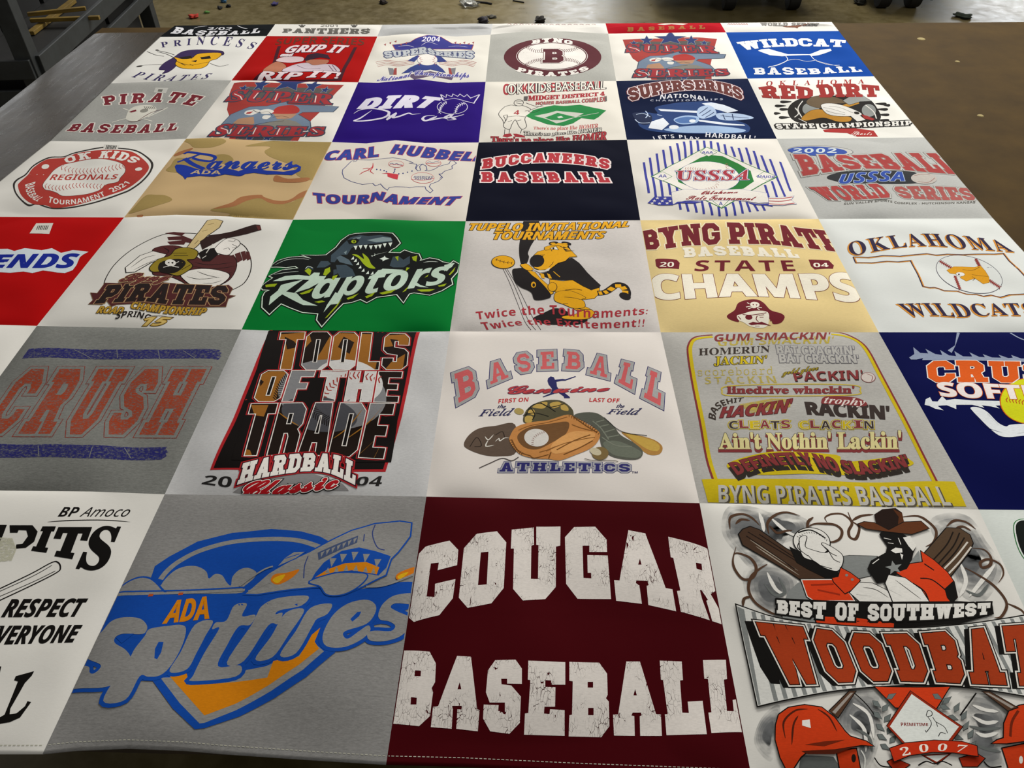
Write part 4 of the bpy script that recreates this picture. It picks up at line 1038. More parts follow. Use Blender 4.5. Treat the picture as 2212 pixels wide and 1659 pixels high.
# arched word over a still life
d = Print((3, 1), 'lettering', 930, 700, .25011, 'red and grey arched capitals')
for ch, tp, bt in (('B', [200, 430, 365, 375], [240, 690, 400, 600]), ('A', [487, 352, 640, 305], [515, 530, 680, 462]), ('S', [735, 265, 850, 247], [762, 425, 876, 405]), ('E', [945, 240, 1070, 234], [945, 395, 1075, 390]),
                   ('B', [1175, 234, 1295, 245], [1160, 390, 1300, 396]), ('A', [1408, 262, 1545, 292], [1370, 430, 1527, 470]), ('L', [1668, 325, 1775, 352], [1615, 505, 1742, 575]), ('L', [1898, 395, 2008, 440], [1835, 635, 1990, 715])):
    l0 = d.lay
    d.text(ch, tp, bt, '#cf6a6c', 'slab', out=[('#3f3c74', 30), ('#adadac', 24)], inn=('#adadac', 5)); d.lay = l0
d.lay += 3
d.text('ATHLETICS', [605, 1197, 1160, 1200, 1722, 1210], [595, 1275, 1160, 1272, 1722, 1276], '#3c3a78', 'slab', out=[('#4c4a7c', 17), ('#aeaeb2', 13)], sp=2.6).text('TM', [1738, 1273, 1790, 1273], [1738, 1290, 1790, 1290], '#4c4a6c', 'sansb')
d.text('FIRST ON', [590, 649, 848, 634], [585, 685, 842, 668], '#c93f42', 'sansb').text('LAST OFF', [1375, 638, 1635, 645], [1370, 672, 1627, 680], '#c93f42', 'sansb')
for t, tp, bt in (('the', [590, 697, 655, 700], [578, 726, 645, 727]), ('Field', [432, 742, 725, 730], [415, 796, 690, 790]), ('the', [1615, 692, 1680, 696], [1604, 724, 1670, 725]), ('Field', [1537, 738, 1825, 730], [1520, 776, 1790, 784])):
    d.text(t, tp, bt, '#3a3a66', 'serifi', out=[('#3a3a66', 1.5)])
d = d.then('batter', 'navy batter silhouette')
d.poly('#34346c', [1015, 470, 1038, 452, 1065, 460, 1075, 482, 1140, 474, 1165, 478, 1250, 450, 1257, 456, 1165, 490, 1130, 491, 1088, 500, 1092, 540, 1112, 570, 1152, 590, 1202, 630, 1205, 641, 1155, 641, 1150, 625, 1110, 597, 1085, 570, 1070, 602, 975, 633, 968, 628, 1040, 596, 1050, 560, 1020, 522, 1010, 492])
d.text('Genuine', [690, 540, 1130, 530, 1580, 530], [650, 604, 1100, 594, 1520, 580], '#bf4c50', 'script', out=[('#5a4468', 7), ('#bf4c50', 3)])
d = d.then('still_life', 'glove with ball between two shoes')
d.line('#5a5250', [420, 1245, 520, 1200, 620, 1160, 700, 1182, 760, 1150], 9).ell('#b3a064', 765, 755, 42, 27, 10)
d.poly('#5f5a44', [800, 815, 832, 740, 900, 690, 1000, 660, 1120, 662, 1200, 710, 1235, 770, 1200, 850, 900, 860, 815, 855], True)
d.polys('#c0a45c', [[880, 720, 950, 680, 1010, 680, 980, 730], [1030, 690, 1100, 672, 1130, 700, 1060, 730], [1130, 690, 1180, 712, 1190, 750, 1130, 740], [820, 800, 880, 800, 870, 850, 820, 850], [830, 760, 890, 740, 900, 790]], True)
d.lines('#23211c', [[820, 800, 870, 710, 960, 690, 1080, 760], [800, 790, 900, 770, 1020, 800], [860, 720, 900, 780, 880, 830], [950, 680, 1030, 720, 1160, 690]], 9)
d.poly('#6a5a4e', [288, 1040, 330, 962, 420, 902, 560, 880, 730, 868, 740, 1105, 600, 1142, 460, 1132, 330, 1085], True).lines('#3c312a', [[340, 1060, 400, 980, 440, 1050, 380, 1060], [560, 960, 620, 930, 640, 980]], 8)
d.lines('#dcd8d0', [[470, 972, 500, 1000, 545, 955], [500, 1000, 478, 1055, 552, 1046], [560, 1015, 590, 990, 600, 1010, 640, 985, 680, 985]], 11, taper=True)
d.poly('#b48a4c', [1650, 935, 1780, 958, 1930, 1000, 2002, 1060, 1980, 1122, 1900, 1132, 1830, 1095, 1740, 1012], True).poly('#c9a957', [1680, 945, 1800, 970, 1930, 1010, 1980, 1060, 1950, 1100, 1850, 1070], True)
d.poly('#64665c', [1240, 800, 1300, 768, 1420, 768, 1500, 810, 1580, 880, 1642, 960, 1760, 1030, 1832, 1100, 1805, 1162, 1700, 1172, 1560, 1142, 1480, 1062, 1450, 945, 1380, 870], True)
d.poly('#767b6e', [1490, 1030, 1600, 1010, 1740, 1060, 1820, 1110, 1790, 1155, 1660, 1150, 1560, 1120], True).lines('#868a7c', [[1430, 850, 1500, 830], [1450, 890, 1540, 870], [1490, 940, 1590, 910], [1530, 980, 1630, 960], [1480, 980, 1600, 1050, 1740, 1060], [1400, 840, 1470, 900, 1540, 1000]], 11).lines('#3a3a38', [[1500, 810, 1600, 900, 1700, 945, 1870, 965]], 7)
d.poly('#c68e54', [690, 962, 740, 892, 860, 852, 1020, 832, 1182, 785, 1270, 820, 1380, 880, 1462, 945, 1440, 1022, 1370, 1082, 1250, 1132, 1120, 1178, 1020, 1168, 900, 1162, 780, 1130, 720, 1072, 682, 1010], True)
d.poly('#7a5938', [750, 970, 850, 895, 1040, 862, 1190, 850, 1170, 950, 1060, 1020, 920, 1085, 800, 1060], True).poly('#d8a468', [1050, 1040, 1200, 940, 1330, 930, 1420, 950, 1380, 1020, 1200, 1100, 1060, 1120], True)
d.lines('#7d5427', [[1090, 1090, 1240, 1010, 1380, 960], [1150, 1130, 1290, 1070, 1400, 1010], [860, 1140, 900, 1160, 1020, 1130], [1020, 1165, 1040, 1110], [700, 1000, 760, 1100, 860, 1140], [1230, 800, 1340, 880, 1440, 940]], 11)
d.stitches('#6e4a26', [1190, 790, 1290, 835, 1390, 890, 1455, 950], 14, 5, 16).stitches('#6e4a26', [690, 1000, 720, 1070, 790, 1120], 9, 5, 16)
d.lines('#8f6334', [[760, 920, 860, 880, 1020, 850, 1180, 805], [1000, 1100, 1140, 1040, 1300, 1000, 1420, 980], [1220, 870, 1300, 900, 1400, 925], [940, 1110, 1010, 1090, 1080, 1060]], 8)
d.ell('#d6d2cc', 915, 985, 106, 76, 4).stitches('#8a5a50', [985, 935, 920, 960, 885, 1000, 880, 1045], 10, 4, 12)
d.ell('#86724a', 1465, 1120, 72, 56, 0).ell('#c8bfa4', 1425, 1105, 52, 30, 20).line('#6a6258', [1330, 1165, 1400, 1180, 1560, 1182, 1620, 1190], 7)
d.done()

# grey block with many slogans
MR, YL, DK = '#8c3f40', '#cdb81e', '#453b34'
d = Print((4, 1), 'border', 1400, 690, .31646, 'yellow and maroon frame')
for c, dx, wd in ((YL, 12, 26), (MR, -6, 13)):
    d.line(c, [455 + dx, 1110, 405 + dx, 950, 360 + dx, 700, 310 + dx, 450, 278 + dx, 250, 282 + dx, 170, 325 + dx * .5, 125 + dx * .7, 440, 110 + dx * .7], wd)
    d.line(c, [1250, 92 + dx * .8, 1340 - dx * .3, 103 + dx * .8, 1440 - dx, 150, 1505 - dx, 220, 1590 - dx, 380, 1755 - dx, 690, 1865 - dx, 910, 1968 - dx, 1112], wd)
d.poly(YL, [365, 1093, 1200, 1100, 2092, 1108, 2172, 1278, 1200, 1275, 408, 1250])
d = d.then('lettering', 'maroon, yellow and black slogans')
d.text('BYNG PIRATES BASEBALL', [478, 1132, 1300, 1140, 2012, 1142], [482, 1250, 1300, 1268, 2072, 1272], '#c4c1b9', 'sansb', shadow=('#665f4e', 10, 7, 3), bold=.02)
d.text("GUM SMACKIN'", [455, 104, 850, 92, 1245, 86], [450, 152, 850, 140, 1232, 136], MR, 'sansb', shadow=('#cdb81e~', 24, 30), bold=.01)
d.text('HOMERUN', [345, 200, 600, 190, 832, 180], [345, 246, 600, 236, 830, 224], DK, 'serif').text("JACKIN'", [452, 255, 810, 250], [450, 312, 802, 300], YL, 'serif', out=[(DK, 4)])
d.text("BAT CRACKIN'", [872, 176, 1140, 186, 1402, 184], [885, 238, 1140, 245, 1412, 244], BASE, 'sansb', out=[('#7d7b80', 6), (BASE, 2)], bold=.02).text("BAT CRACKIN'", [892, 235, 1430, 245], [900, 295, 1442, 298], BASE, 'sansb', out=[('#7d7b80', 6), (BASE, 2)], bold=.02)
d.text('scoreboard', [335, 338, 850, 325], [340, 388, 852, 375], '#c9b640~', 'mono', sp=1.2).text('STACKIN', [385, 395, 862, 385], [388, 442, 880, 435], '#c9b640~', 'sansb', sp=1.3)
d.text("PACKIN'", [985, 362, 1460, 346], [1002, 420, 1462, 408], MR, 'sansb', shadow=('#3a2a26', 4, 8), bold=.02).text('gold glove', [925, 345, 1165, 308], [915, 380, 1160, 346], '#b5a22c', 'script', out=[(DK, 3)])
d.ell('#cfc6bf', 1502, 397, 46, 32, 5, out=(MR, 4)).line(MR, [1490, 372, 1530, 390, 1525, 420], 4)
d.line('#cdb84a', [505, 490, 560, 455, 1000, 442, 1400, 450, 1446, 486, 1400, 516, 950, 524, 560, 522], 9, True, True).text("linedrive whackin'", [540, 460, 1405, 458], [540, 506, 1405, 504], MR, 'serif', out=[(MR, 3)])
d.text('BASEHIT', [412, 672, 425, 612, 500, 552, 655, 532], [462, 688, 470, 632, 530, 585, 640, 560], DK, 'sansb')
d.poly('#cdb84a~', [620, 580, 840, 540, 980, 545, 970, 600, 700, 640]).text("HACKIN'", [495, 602, 740, 580, 985, 542], [490, 672, 740, 655, 972, 632], MR, 'sansbi', out=[('#5a2424', 5), (MR, 2)])
d.text("RACKIN'", [1072, 566, 1360, 578, 1640, 596], [1090, 646, 1360, 665, 1645, 682], '#453a36', 'sansb', out=[('#453a36', 6)]).poly(MR, [1182, 562, 1205, 530, 1300, 526, 1420, 535, 1492, 572, 1470, 594, 1330, 585, 1200, 578], True).text('trophy', [1205, 526, 1485, 545], [1200, 572, 1475, 590], '#dcd2cc', 'serifbi')
cc = [DK, MR, YL, MR, DK, MR, YL, MR, DK, MR, YL, MR, DK]
xs = [550 + 71 * k for k in range(6)] + [1030 + 74 * k for k in range(7)]
for k, ch in enumerate('CLEATSCLACKIN'):
    x, dy = xs[k], (0 if k % 2 else 6)
    d.text(ch, [x, 690 + dy, x + 62, 690 + dy], [x + 4, 742 + dy, x + 66, 742 + dy], cc[k], 'sansb', out=[(YL, 9), (DK, 5), ('#dcd6c8', 3)], bold=.01); d.lay -= 4
d.lay += 4
d.text("Ain't Nothin' Lackin'", [480, 782, 1100, 776, 1722, 768], [487, 884, 1100, 884, 1726, 884], '#dcd29c', 'serif', out=[(DK, 7), ('#dcd29c', 4)], shadow=(MR, 2, 16, 10))
d.poly(YL, [540, 988, 700, 930, 900, 902, 1280, 925, 1345, 972, 1700, 938, 1785, 958, 1790, 1000, 1500, 1062, 1100, 1055, 800, 1062, 600, 1045], True)
d.text("DEFINETLY NO SLACKIN'", [552, 985, 800, 925, 1080, 915, 1330, 965, 1500, 972, 1752, 925], [610, 1062, 810, 1002, 1090, 995, 1330, 1045, 1500, 1055, 1792, 1000], MR, 'sansb', out=[('#3a2e28', 7), (MR, 4)], shadow=('#3a332c', 8, 32, 10))
d.done()

# navy block with orange word and yellow ball
GF = '#9aa4ba'
d = Print((5, 1), 'emblem', 1850, 690, .25017, 'yellow ball with flame bars')
d.poly(GF, [868, 105, 892, 120, 852, 232, 822, 290, 788, 268, 850, 225]).line(GF, [1330, 118, 1400, 158, 1480, 190], 16)
d.poly(GF, [455, 330, 500, 300, 490, 240, 550, 290, 620, 295, 595, 255, 680, 300, 740, 308, 722, 265, 800, 312, 860, 318, 845, 275, 920, 320, 1000, 322, 975, 285, 1060, 325, 1110, 328, 1090, 300, 1170, 330, 1250, 332, 1225, 305, 1310, 335, 1350, 332, 1335, 308, 1420, 338, 1640, 345, 1640, 375, 900, 352, 620, 352, 568, 352, 575, 335, 520, 347, 470, 347])
d.poly('#e4e8ea', [588, 738, 598, 690, 635, 672, 655, 708, 700, 710, 740, 662, 775, 698, 850, 688, 1000, 700, 1240, 705, 1275, 742, 1200, 745, 1235, 770, 1160, 752, 1080, 742, 1105, 765, 1000, 738, 860, 738, 862, 775, 780, 742, 700, 747, 752, 786, 680, 772, 630, 748])
d.poly('#e4e8ea', [985, 762, 1050, 760, 1130, 800, 1220, 890, 1290, 925, 1330, 910, 1460, 902, 1640, 902, 1640, 1000, 1450, 1005, 1320, 1017, 1230, 1002, 1140, 932, 1060, 852, 1010, 800], True).lines('#0d1552', [[1020, 830, 1120, 930, 1260, 980], [1130, 815, 1230, 915], [1390, 985, 1480, 975]], 7, taper=True)
d.ell('#d6d81e', 1500, 705, 255, 195, 0, out=('#d0661c', 9)).stitches('#c05a20', [1285, 695, 1380, 705, 1480, 725, 1600, 720], 12, 8, 26)
d = d.then('lettering', 'orange word above a white word')
d.text('CRUSH', [612, 368, 920, 360, 1280, 368, 1960, 372], [632, 540, 940, 538, 1280, 542, 1980, 550], '#dc661e', 'slab', out=[('#e8e6e2', 16), ('#dc661e', 7)], sp=1.2)
d.text('SOFTBALL', [690, 548, 1000, 552, 1280, 568, 2120, 595], [735, 662, 1000, 676, 1300, 684, 2150, 705], '#eee6e2', 'sansb', out=[('#d0661c', 12), ('#eee6e2', 7)], bold=.02)
d.done()
# ------------------------------------------------------------------ third row
panel(0, 2, '#b31012', 'red block with blue lettering on a white splash')
panel(1, 2, WHT, 'white block with a pirate batter over a maroon banner')
panel(2, 2, '#05803a', 'green block with a snarling dinosaur over pale lettering')
panel(3, 2, '#d3ceca', 'ash grey block with a yellow tiger swinging a bat', 0.06)
panel(4, 2, '#e6d19b', 'butter yellow block with maroon and white lettering', 0.03)
panel(5, 2, '#e0e3e0', 'white block with an orange state outline')
d = Print((0, 2), 'lettering', 0, 455, .28029, 'blue lettering on a white splash')
d.poly('#cfd8dd', [-150, 300, 60, 295, 110, 312, 190, 290, 260, 298, 320, 306, 400, 290, 440, 310, 470, 326, 560, 305, 682, 318, 640, 340, 615, 360, 590, 420, 560, 460, 500, 482, 440, 478, 400, 470, 330, 462, 250, 482, 180, 470, 80, 480, -150, 470])
d.text('LEGENDS', [-500, 340, 0, 342, 400, 335, 612, 335], [-550, 440, -100, 438, 300, 440, 570, 440], '#1c3096', 'sansbi', out=[('#1c3096', 6)], bold=.015)
d = d.then('barcode_sticker', 'white barcode sticker')
d.poly('#d3d0c8', [280, 98, 412, 96, 380, 180, 228, 176]).polys('#55524e', [[292 + 13 * k, 116, 298 + 13 * k + (k % 3), 116, 285 + 13 * k + (k % 3), 148, 279 + 13 * k, 148] for k in range(7)]).done()

MM, GD = '#5b2e2e', '#b8953a'
d = Print((1, 2), 'pirate', 0, 455, .28029, 'pirate batter against a baseball')
d.line('#2a2422', [800, 600, 812, 530, 880, 420, 1000, 312, 1150, 226, 1280, 180, 1400, 174, 1530, 180, 1750, 215, 1880, 270, 1932, 370, 1930, 470, 1880, 560, 1790, 612], 7)
d.polys(MM, [[1270, 175, 1340, 165, 1430, 172, 1400, 195], [1290, 205, 1420, 195, 1410, 225, 1300, 228], [1290, 240, 1440, 225, 1420, 262, 1310, 262], [1400, 190, 1500, 230, 1470, 250, 1400, 240],
              [1770, 350, 1800, 340, 1830, 380, 1800, 385], [1810, 335, 1850, 320, 1870, 380, 1830, 402], [1855, 320, 1890, 310, 1905, 370, 1875, 390], [1895, 315, 1922, 320, 1935, 372, 1905, 385]])
d.poly(MM, [1180, 300, 1300, 270, 1420, 290, 1560, 380, 1700, 340, 1802, 362, 1822, 430, 1780, 520, 1700, 572, 1600, 602, 1480, 592, 1400, 545, 1300, 505, 1180, 490, 1200, 380], True, out=('#1c1412', 5))
d.lines('#2e1a1a', [[1260, 285, 1300, 310, 1290, 330], [1500, 400, 1620, 420, 1790, 400], [1480, 430, 1640, 450, 1810, 430], [1340, 285, 1380, 310, 1360, 340], [1600, 480, 1700, 490, 1790, 480]], 9, taper=True)
d.poly('#e2dfd8', [970, 440, 1080, 350, 1180, 315, 1282, 340, 1250, 372, 1160, 402, 1040, 472, 975, 477], out=('#1c1412', 7)).lines('#1c1412', [[1010, 440, 1110, 370, 1200, 345], [1030, 460, 1130, 410, 1230, 370]], 6, taper=True)
d.poly('#e2dfd8', [1400, 490, 1500, 455, 1640, 455, 1762, 490, 1740, 542, 1640, 592, 1500, 582, 1420, 532], True, out=('#1c1412', 7)).lines('#1c1412', [[1440, 510, 1540, 530, 1690, 515], [1520, 470, 1600, 500, 1700, 520], [1560, 560, 1640, 560, 1710, 540]], 6, taper=True)
d.poly('#cdb98a', [1440, 290, 1540, 160, 1600, 78, 1660, 68, 1716, 82, 1690, 130, 1600, 192, 1520, 272, 1480, 305], out=('#241a14', 6)).lines('#7d6a42', [[1600, 110, 1650, 100], [1560, 160, 1600, 150], [1500, 260, 1530, 230]], 5)
d.poly('#382321', [1540, 240, 1620, 190, 1700, 180, 1800, 160, 1965, 108, 2005, 112, 2016, 150, 1900, 182, 1720, 216, 1640, 260, 1560, 302]).poly('#6a3634', [1975, 118, 2004, 118, 2012, 146, 1990, 152])
d.poly('#e4e0da', [1700, 250, 1762, 215, 1830, 230, 1848, 262, 1800, 302, 1760, 342, 1690, 332, 1648, 312], True, out=('#241a18', 5)).lines('#241a18', [[1760, 235, 1800, 240, 1815, 228], [1790, 262, 1825, 280, 1790, 290], [1720, 300, 1760, 290, 1770, 305]], 4)
d.poly('#1c1513', [1530, 330, 1580, 300, 1650, 290, 1682, 340, 1620, 392, 1560, 392]).lines('#d8d4cc', [[1590, 330, 1640, 260], [1560, 370, 1590, 350]], 7)
d.poly('#96842a', [1310, 350, 1360, 300, 1450, 290, 1522, 320, 1500, 372, 1440, 382, 1482, 430, 1420, 482, 1360, 502, 1260, 472, 1180, 472, 1158, 440, 1220, 380], True, out=('#1c1610', 7))
d.poly('#241d18', [1240, 400, 1380, 375, 1432, 412, 1350, 482, 1230, 472], True).lines('#3d3412', [[1330, 330, 1440, 330], [1340, 350, 1450, 350], [1400, 460, 1470, 420]], 6)
d.ell('#dedbd4', 1315, 405, 42, 26, 5).polys('#241d18', [[1295, 400, 1308, 398, 1306, 410, 1296, 410], [1322, 400, 1338, 398, 1336, 412, 1324, 410]]).lines('#dedbd4', [[1260, 440, 1320, 425, 1380, 395], [1280, 400, 1330, 430, 1380, 440]], 8)
d = d.then('lettering', 'maroon and gold lettering')
d.poly(MM, [685, 722, 720, 690, 700, 635, 750, 640, 810, 560, 900, 562, 1100, 545, 1400, 570, 1500, 608, 1620, 592, 1760, 575, 1792, 602, 1765, 655, 1812, 658, 1760, 680, 1740, 742, 1300, 742, 1100, 715, 900, 725, 860, 740, 820, 690, 790, 725], out=('#8a7050', 4))
d.text('PIRATES', [835, 578, 1100, 565, 1400, 572, 1765, 585], [730, 718, 1100, 700, 1300, 722, 1720, 728], '#2f2422', 'slab', out=[('#b59b70', 10), (MM, 5)], sp=1.2)
d.text('Byng', [985, 488, 1340, 482], [915, 550, 1290, 540], '#7c453e', 'script', out=[('#c6ae86', 11), (MM, 6)])
d.text('ROAD', [768, 740, 962, 746], [745, 790, 940, 797], GD, 'sansbi', out=[('#4a3a20', 6), (GD, 2)]).text('CHAMPIONSHIP', [1022, 705, 1300, 738, 1598, 755], [1008, 754, 1290, 796, 1578, 805], GD, 'sansbi', out=[('#4a3a20', 6), (GD, 2)])
d.text('SPRING', [908, 782, 1040, 775, 1168, 805], [888, 838, 1030, 820, 1150, 852], '#2c2522', 'sansb').text('15', [1130, 820, 1335, 826], [1072, 888, 1240, 884], '#d9c07a', 'sansbi', out=[('#4a3a20', 9), (GD, 5)]).line('#3a3028', [1150, 812, 1240, 812, 1340, 828], 4)
d.done()

# dinosaur
RB_, RP, RG, SL = '#0f1412', '#c3d6c6', '#a2b41e', '#43525c'
d = Print((2, 2), 'dinosaur', 510, 460, .22604, 'slate dinosaur head and claws')
d.poly(RB_, [245, 712, 270, 680, 360, 620, 325, 602, 440, 550, 520, 540, 602, 530, 570, 508, 480, 520, 342, 516, 352, 495, 400, 460, 500, 430, 620, 420, 742, 442, 640, 405, 760, 410, 862, 405, 900, 375, 960, 330, 1010, 265, 1080, 215, 1140, 200, 1300, 190, 1490, 198, 1530, 240, 1562, 290, 1520, 330, 1482, 350, 1450, 382, 1570, 386, 1610, 360, 1682, 385, 1742, 395, 1762, 440, 1750, 462, 1850, 435, 1930, 450, 1970, 472, 2050, 490, 2080, 465, 2126, 490, 2110, 560, 2050, 630, 2062, 680, 1960, 742, 1850, 782, 1700, 760, 1650, 772, 1600, 852, 1540, 775, 1420, 792, 1340, 802, 1250, 852, 1190, 822, 1100, 852, 1020, 862, 960, 922, 820, 1078, 778, 1022, 790, 960, 640, 947, 520, 902, 430, 862, 320, 962, 255, 902, 260, 800, 280, 760, 330, 737, 260, 732], out=[(RB_, 24), ('#d6e6d4', 13), (RB_, 3)])
d.poly(SL, [905, 470, 908, 405, 970, 350, 1030, 290, 1092, 235, 1180, 213, 1260, 222, 1380, 213, 1480, 235, 1497, 275, 1400, 287, 1250, 302, 1130, 322, 1100, 342, 1062, 402, 1000, 402, 942, 472]).poly('#8d9ea0', [1250, 262, 1400, 232, 1482, 240, 1492, 270, 1340, 282]).poly('#7f9094', [1130, 240, 1200, 228, 1180, 250, 1110, 252])
d.poly(RB_, [1060, 262, 1150, 245, 1180, 262, 1150, 300, 1080, 300]).ell(RG, 1125, 276, 24, 16).ell(RB_, 1128, 276, 6, 10)
d.poly(SL, [955, 500, 1052, 498, 1112, 540, 1142, 605, 1000, 625, 968, 570]).poly('#5d6d76', [958, 430, 1000, 408, 1080, 450, 1118, 505, 1060, 490, 990, 472]).poly('#7f9094', [1060, 360, 1050, 400, 1030, 380])
d.poly(RG, [1110, 400, 1160, 402, 1222, 442, 1208, 388, 1262, 430, 1292, 490, 1332, 532, 1270, 527, 1220, 492, 1170, 432], True)
d.polys('#dfe9df', [[x - 19, y - 12, x + 19, y - 16, x + 2, y + 26] for x, y in ((1142, 330), (1190, 324), (1238, 322), (1288, 326), (1336, 322), (1374, 318), (1420, 306), (1474, 300))])
d.polys('#dfe9df', [[x - 14, y + 12, x + 16, y + 10, x + 12, y - 20] for x, y in ((1112, 436), (1138, 458), (1160, 488), (1182, 522), (1212, 552), (1254, 574), (1298, 580))])
d.polys('#dfe9df', [[1275, 395, 1290, 410, 1330, 412, 1320, 390, 1340, 400, 1450, 372, 1330, 400, 1300, 420], [1370, 440, 1410, 425, 1420, 410, 1430, 428, 1465, 440, 1425, 450, 1400, 465, 1400, 450]])
d.polys(SL, [[770, 525, 810, 462, 880, 463, 906, 490, 850, 522], [660, 540, 690, 505, 730, 520, 740, 545, 700, 530], [930, 545, 960, 540, 970, 580, 930, 600], [1468, 505, 1498, 420, 1550, 412, 1600, 450, 1660, 412, 1662, 482, 1602, 522, 1500, 522]])
d.polys(RG, [[655, 555, 690, 528, 722, 548, 706, 602], [832, 592, 850, 540, 897, 520, 902, 562, 860, 602], [908, 652, 925, 605, 972, 593, 942, 652], [1518, 422, 1552, 414, 1548, 462], [1680, 422, 1732, 408, 1722, 467, 1690, 452], [1618, 562, 1630, 522, 1662, 526]])
d.lines('#dfe9df', [[660, 540, 690, 512, 740, 530], [370, 500, 480, 450, 620, 440, 700, 448], [360, 590, 480, 570, 600, 560], [1790, 475, 1860, 465, 1930, 470]], 7, taper=True)
d = d.then('lettering', 'pale slashed lettering')
d.polys(RP, [[430, 690, 640, 640, 520, 722, 410, 802, 313, 884, 328, 800, 400, 742], [350, 655, 470, 605, 600, 595, 700, 606, 745, 572, 802, 574, 792, 606, 862, 606, 830, 652, 700, 722, 555, 768, 700, 642, 560, 637, 430, 652], [470, 752, 580, 770, 640, 832, 780, 888, 640, 882, 520, 822, 425, 772]])
d.text('aptors', [790, 590, 1100, 560, 1350, 535, 1600, 500, 2060, 462], [712, 826, 1000, 792, 1250, 772, 1450, 745, 1700, 718, 2000, 672], RP, 'sansbi', bold=.02, out=[(RP, 3)])
d.polys(RP, [[1320, 600, 1400, 535, 1500, 540, 1600, 545, 1480, 580], [950, 760, 1010, 790, 930, 850, 835, 955, 870, 880], [1690, 640, 1760, 690, 1840, 715, 1760, 710, 1690, 690], [1990, 500, 2090, 480, 2060, 520, 1990, 560]])
d.polys(RG, [[280, 690, 395, 678, 370, 706, 284, 713], [608, 772, 742, 722, 700, 766, 628, 782], [748, 852, 820, 838, 852, 850, 790, 863], [848, 1012, 1012, 825, 960, 905, 870, 1002], [1056, 817, 1172, 772, 1120, 817, 1068, 832], [1232, 802, 1332, 758, 1300, 797, 1248, 817], [1368, 767, 1532, 732, 1480, 767, 1398, 782], [1588, 762, 1652, 698, 1622, 747], [1728, 735, 1902, 730, 1850, 752, 1768, 754], [1928, 697, 2012, 676, 1990, 702, 1938, 707], [2032, 592, 2097, 518, 2080, 562, 2044, 597], [1800, 620, 1840, 588, 1830, 610]])
d.done()

# tiger
TY, TK, TR = '#e6ae1c', '#262021', '#b03c46'
d = Print((3, 2), 'tiger', 960, 460, .217, 'yellow tiger swinging a black bat at a ball')
d.poly(TK, [800, 60, 935, 60, 930, 150, 900, 260, 860, 330, 832, 400, 842, 440, 820, 502, 770, 522, 745, 420, 750, 280], True)
d.lines('#453f42', [[585, 560, 650, 700, 720, 880, 800, 1080, 862, 1165], [605, 560, 680, 690, 760, 880, 830, 1060, 908, 1165], [625, 560, 720, 720, 820, 920, 890, 1060, 960, 1165]], 5)
d.poly(TK, [880, 1052, 1000, 990, 1100, 950, 1200, 970, 1242, 1010, 1220, 1062, 1425, 1060, 1330, 1112, 1080, 1115, 960, 1097], True)
d.poly(TY, [1290, 952, 1380, 930, 1470, 972, 1492, 1000, 1440, 1050, 1300, 1062, 1190, 1052, 1178, 1032, 1300, 1012, 1330, 980], True, out=(TK, 5)).lines(TK, [[1300, 945, 1370, 960, 1470, 965], [1320, 975, 1400, 970]], 9)
d.poly(TY, [1050, 665, 1180, 680, 1280, 670, 1400, 740, 1462, 772, 1542, 745, 1542, 802, 1490, 852, 1360, 865, 1150, 800, 1050, 765], out=(TK, 5))
d.poly(TY, [1093, 842, 1120, 790, 1250, 778, 1402, 842, 1362, 862, 1392, 890, 1390, 942, 1280, 948, 1190, 912, 1110, 882], True, out=(TK, 5)).lines(TK, [[1195, 840, 1270, 845, 1360, 865], [1200, 770, 1300, 760, 1370, 770], [1180, 905, 1230, 905]], 5)
d.line(TK, [1525, 800, 1600, 790, 1662, 752, 1720, 715, 1785, 730, 1815, 790, 1805, 850], 84)
d.lines(TY, [[1537, 802, 1570, 798], [1590, 795, 1625, 785], [1640, 772, 1680, 745], [1700, 728, 1760, 728], [1770, 735, 1795, 765], [1800, 775, 1800, 805]], 60, False)
d.ell(TK, 1798, 830, 60, 34, 20)
d.poly(TK, [1020, 590, 1080, 500, 1160, 470, 1270, 448, 1342, 500, 1420, 592, 1557, 722, 1540, 747, 1460, 767, 1380, 732, 1280, 672, 1170, 672, 1060, 662, 940, 610]).lines(TY, [[1085, 585, 1120, 615, 1150, 640]], 9).polys(TY, [[950, 600, 990, 610, 1000, 655, 968, 650], [1020, 602, 1050, 615, 1070, 655, 1040, 655]])
d.poly(TY, [800, 560, 900, 592, 950, 652, 1052, 742, 1085, 800, 1050, 818, 960, 702, 880, 642], out=(TK, 5))
d.poly(TK, [675, 575, 720, 555, 800, 556, 872, 622, 960, 692, 1062, 822, 1000, 862, 900, 867, 870, 802, 830, 772, 760, 742, 700, 682], True)
d.ell(TY, 887, 718, 25, 30).ell(TK, 889, 722, 13, 17).ell(TY, 1075, 740, 42, 42, 0, out=(TK, 6))
d.poly(TY, [758, 520, 790, 512, 822, 512, 882, 562, 842, 577, 790, 555], True, out=(TK, 5))
d.poly(TY, [888, 430, 930, 390, 1000, 372, 998, 345, 1060, 325, 1090, 300, 1222, 310, 1252, 370, 1318, 437, 1245, 442, 1202, 482, 1130, 502, 1052, 562, 950, 572, 900, 552, 880, 520, 990, 430], out=(TK, 5))
d.ell(TK, 922, 482, 72, 62, -8).ell(TK, 1085, 302, 46, 14, -5).ell(TY, 1080, 308, 26, 8).ell(TK, 1215, 305, 50, 14, 12).ell(TY, 1200, 312, 26, 8)
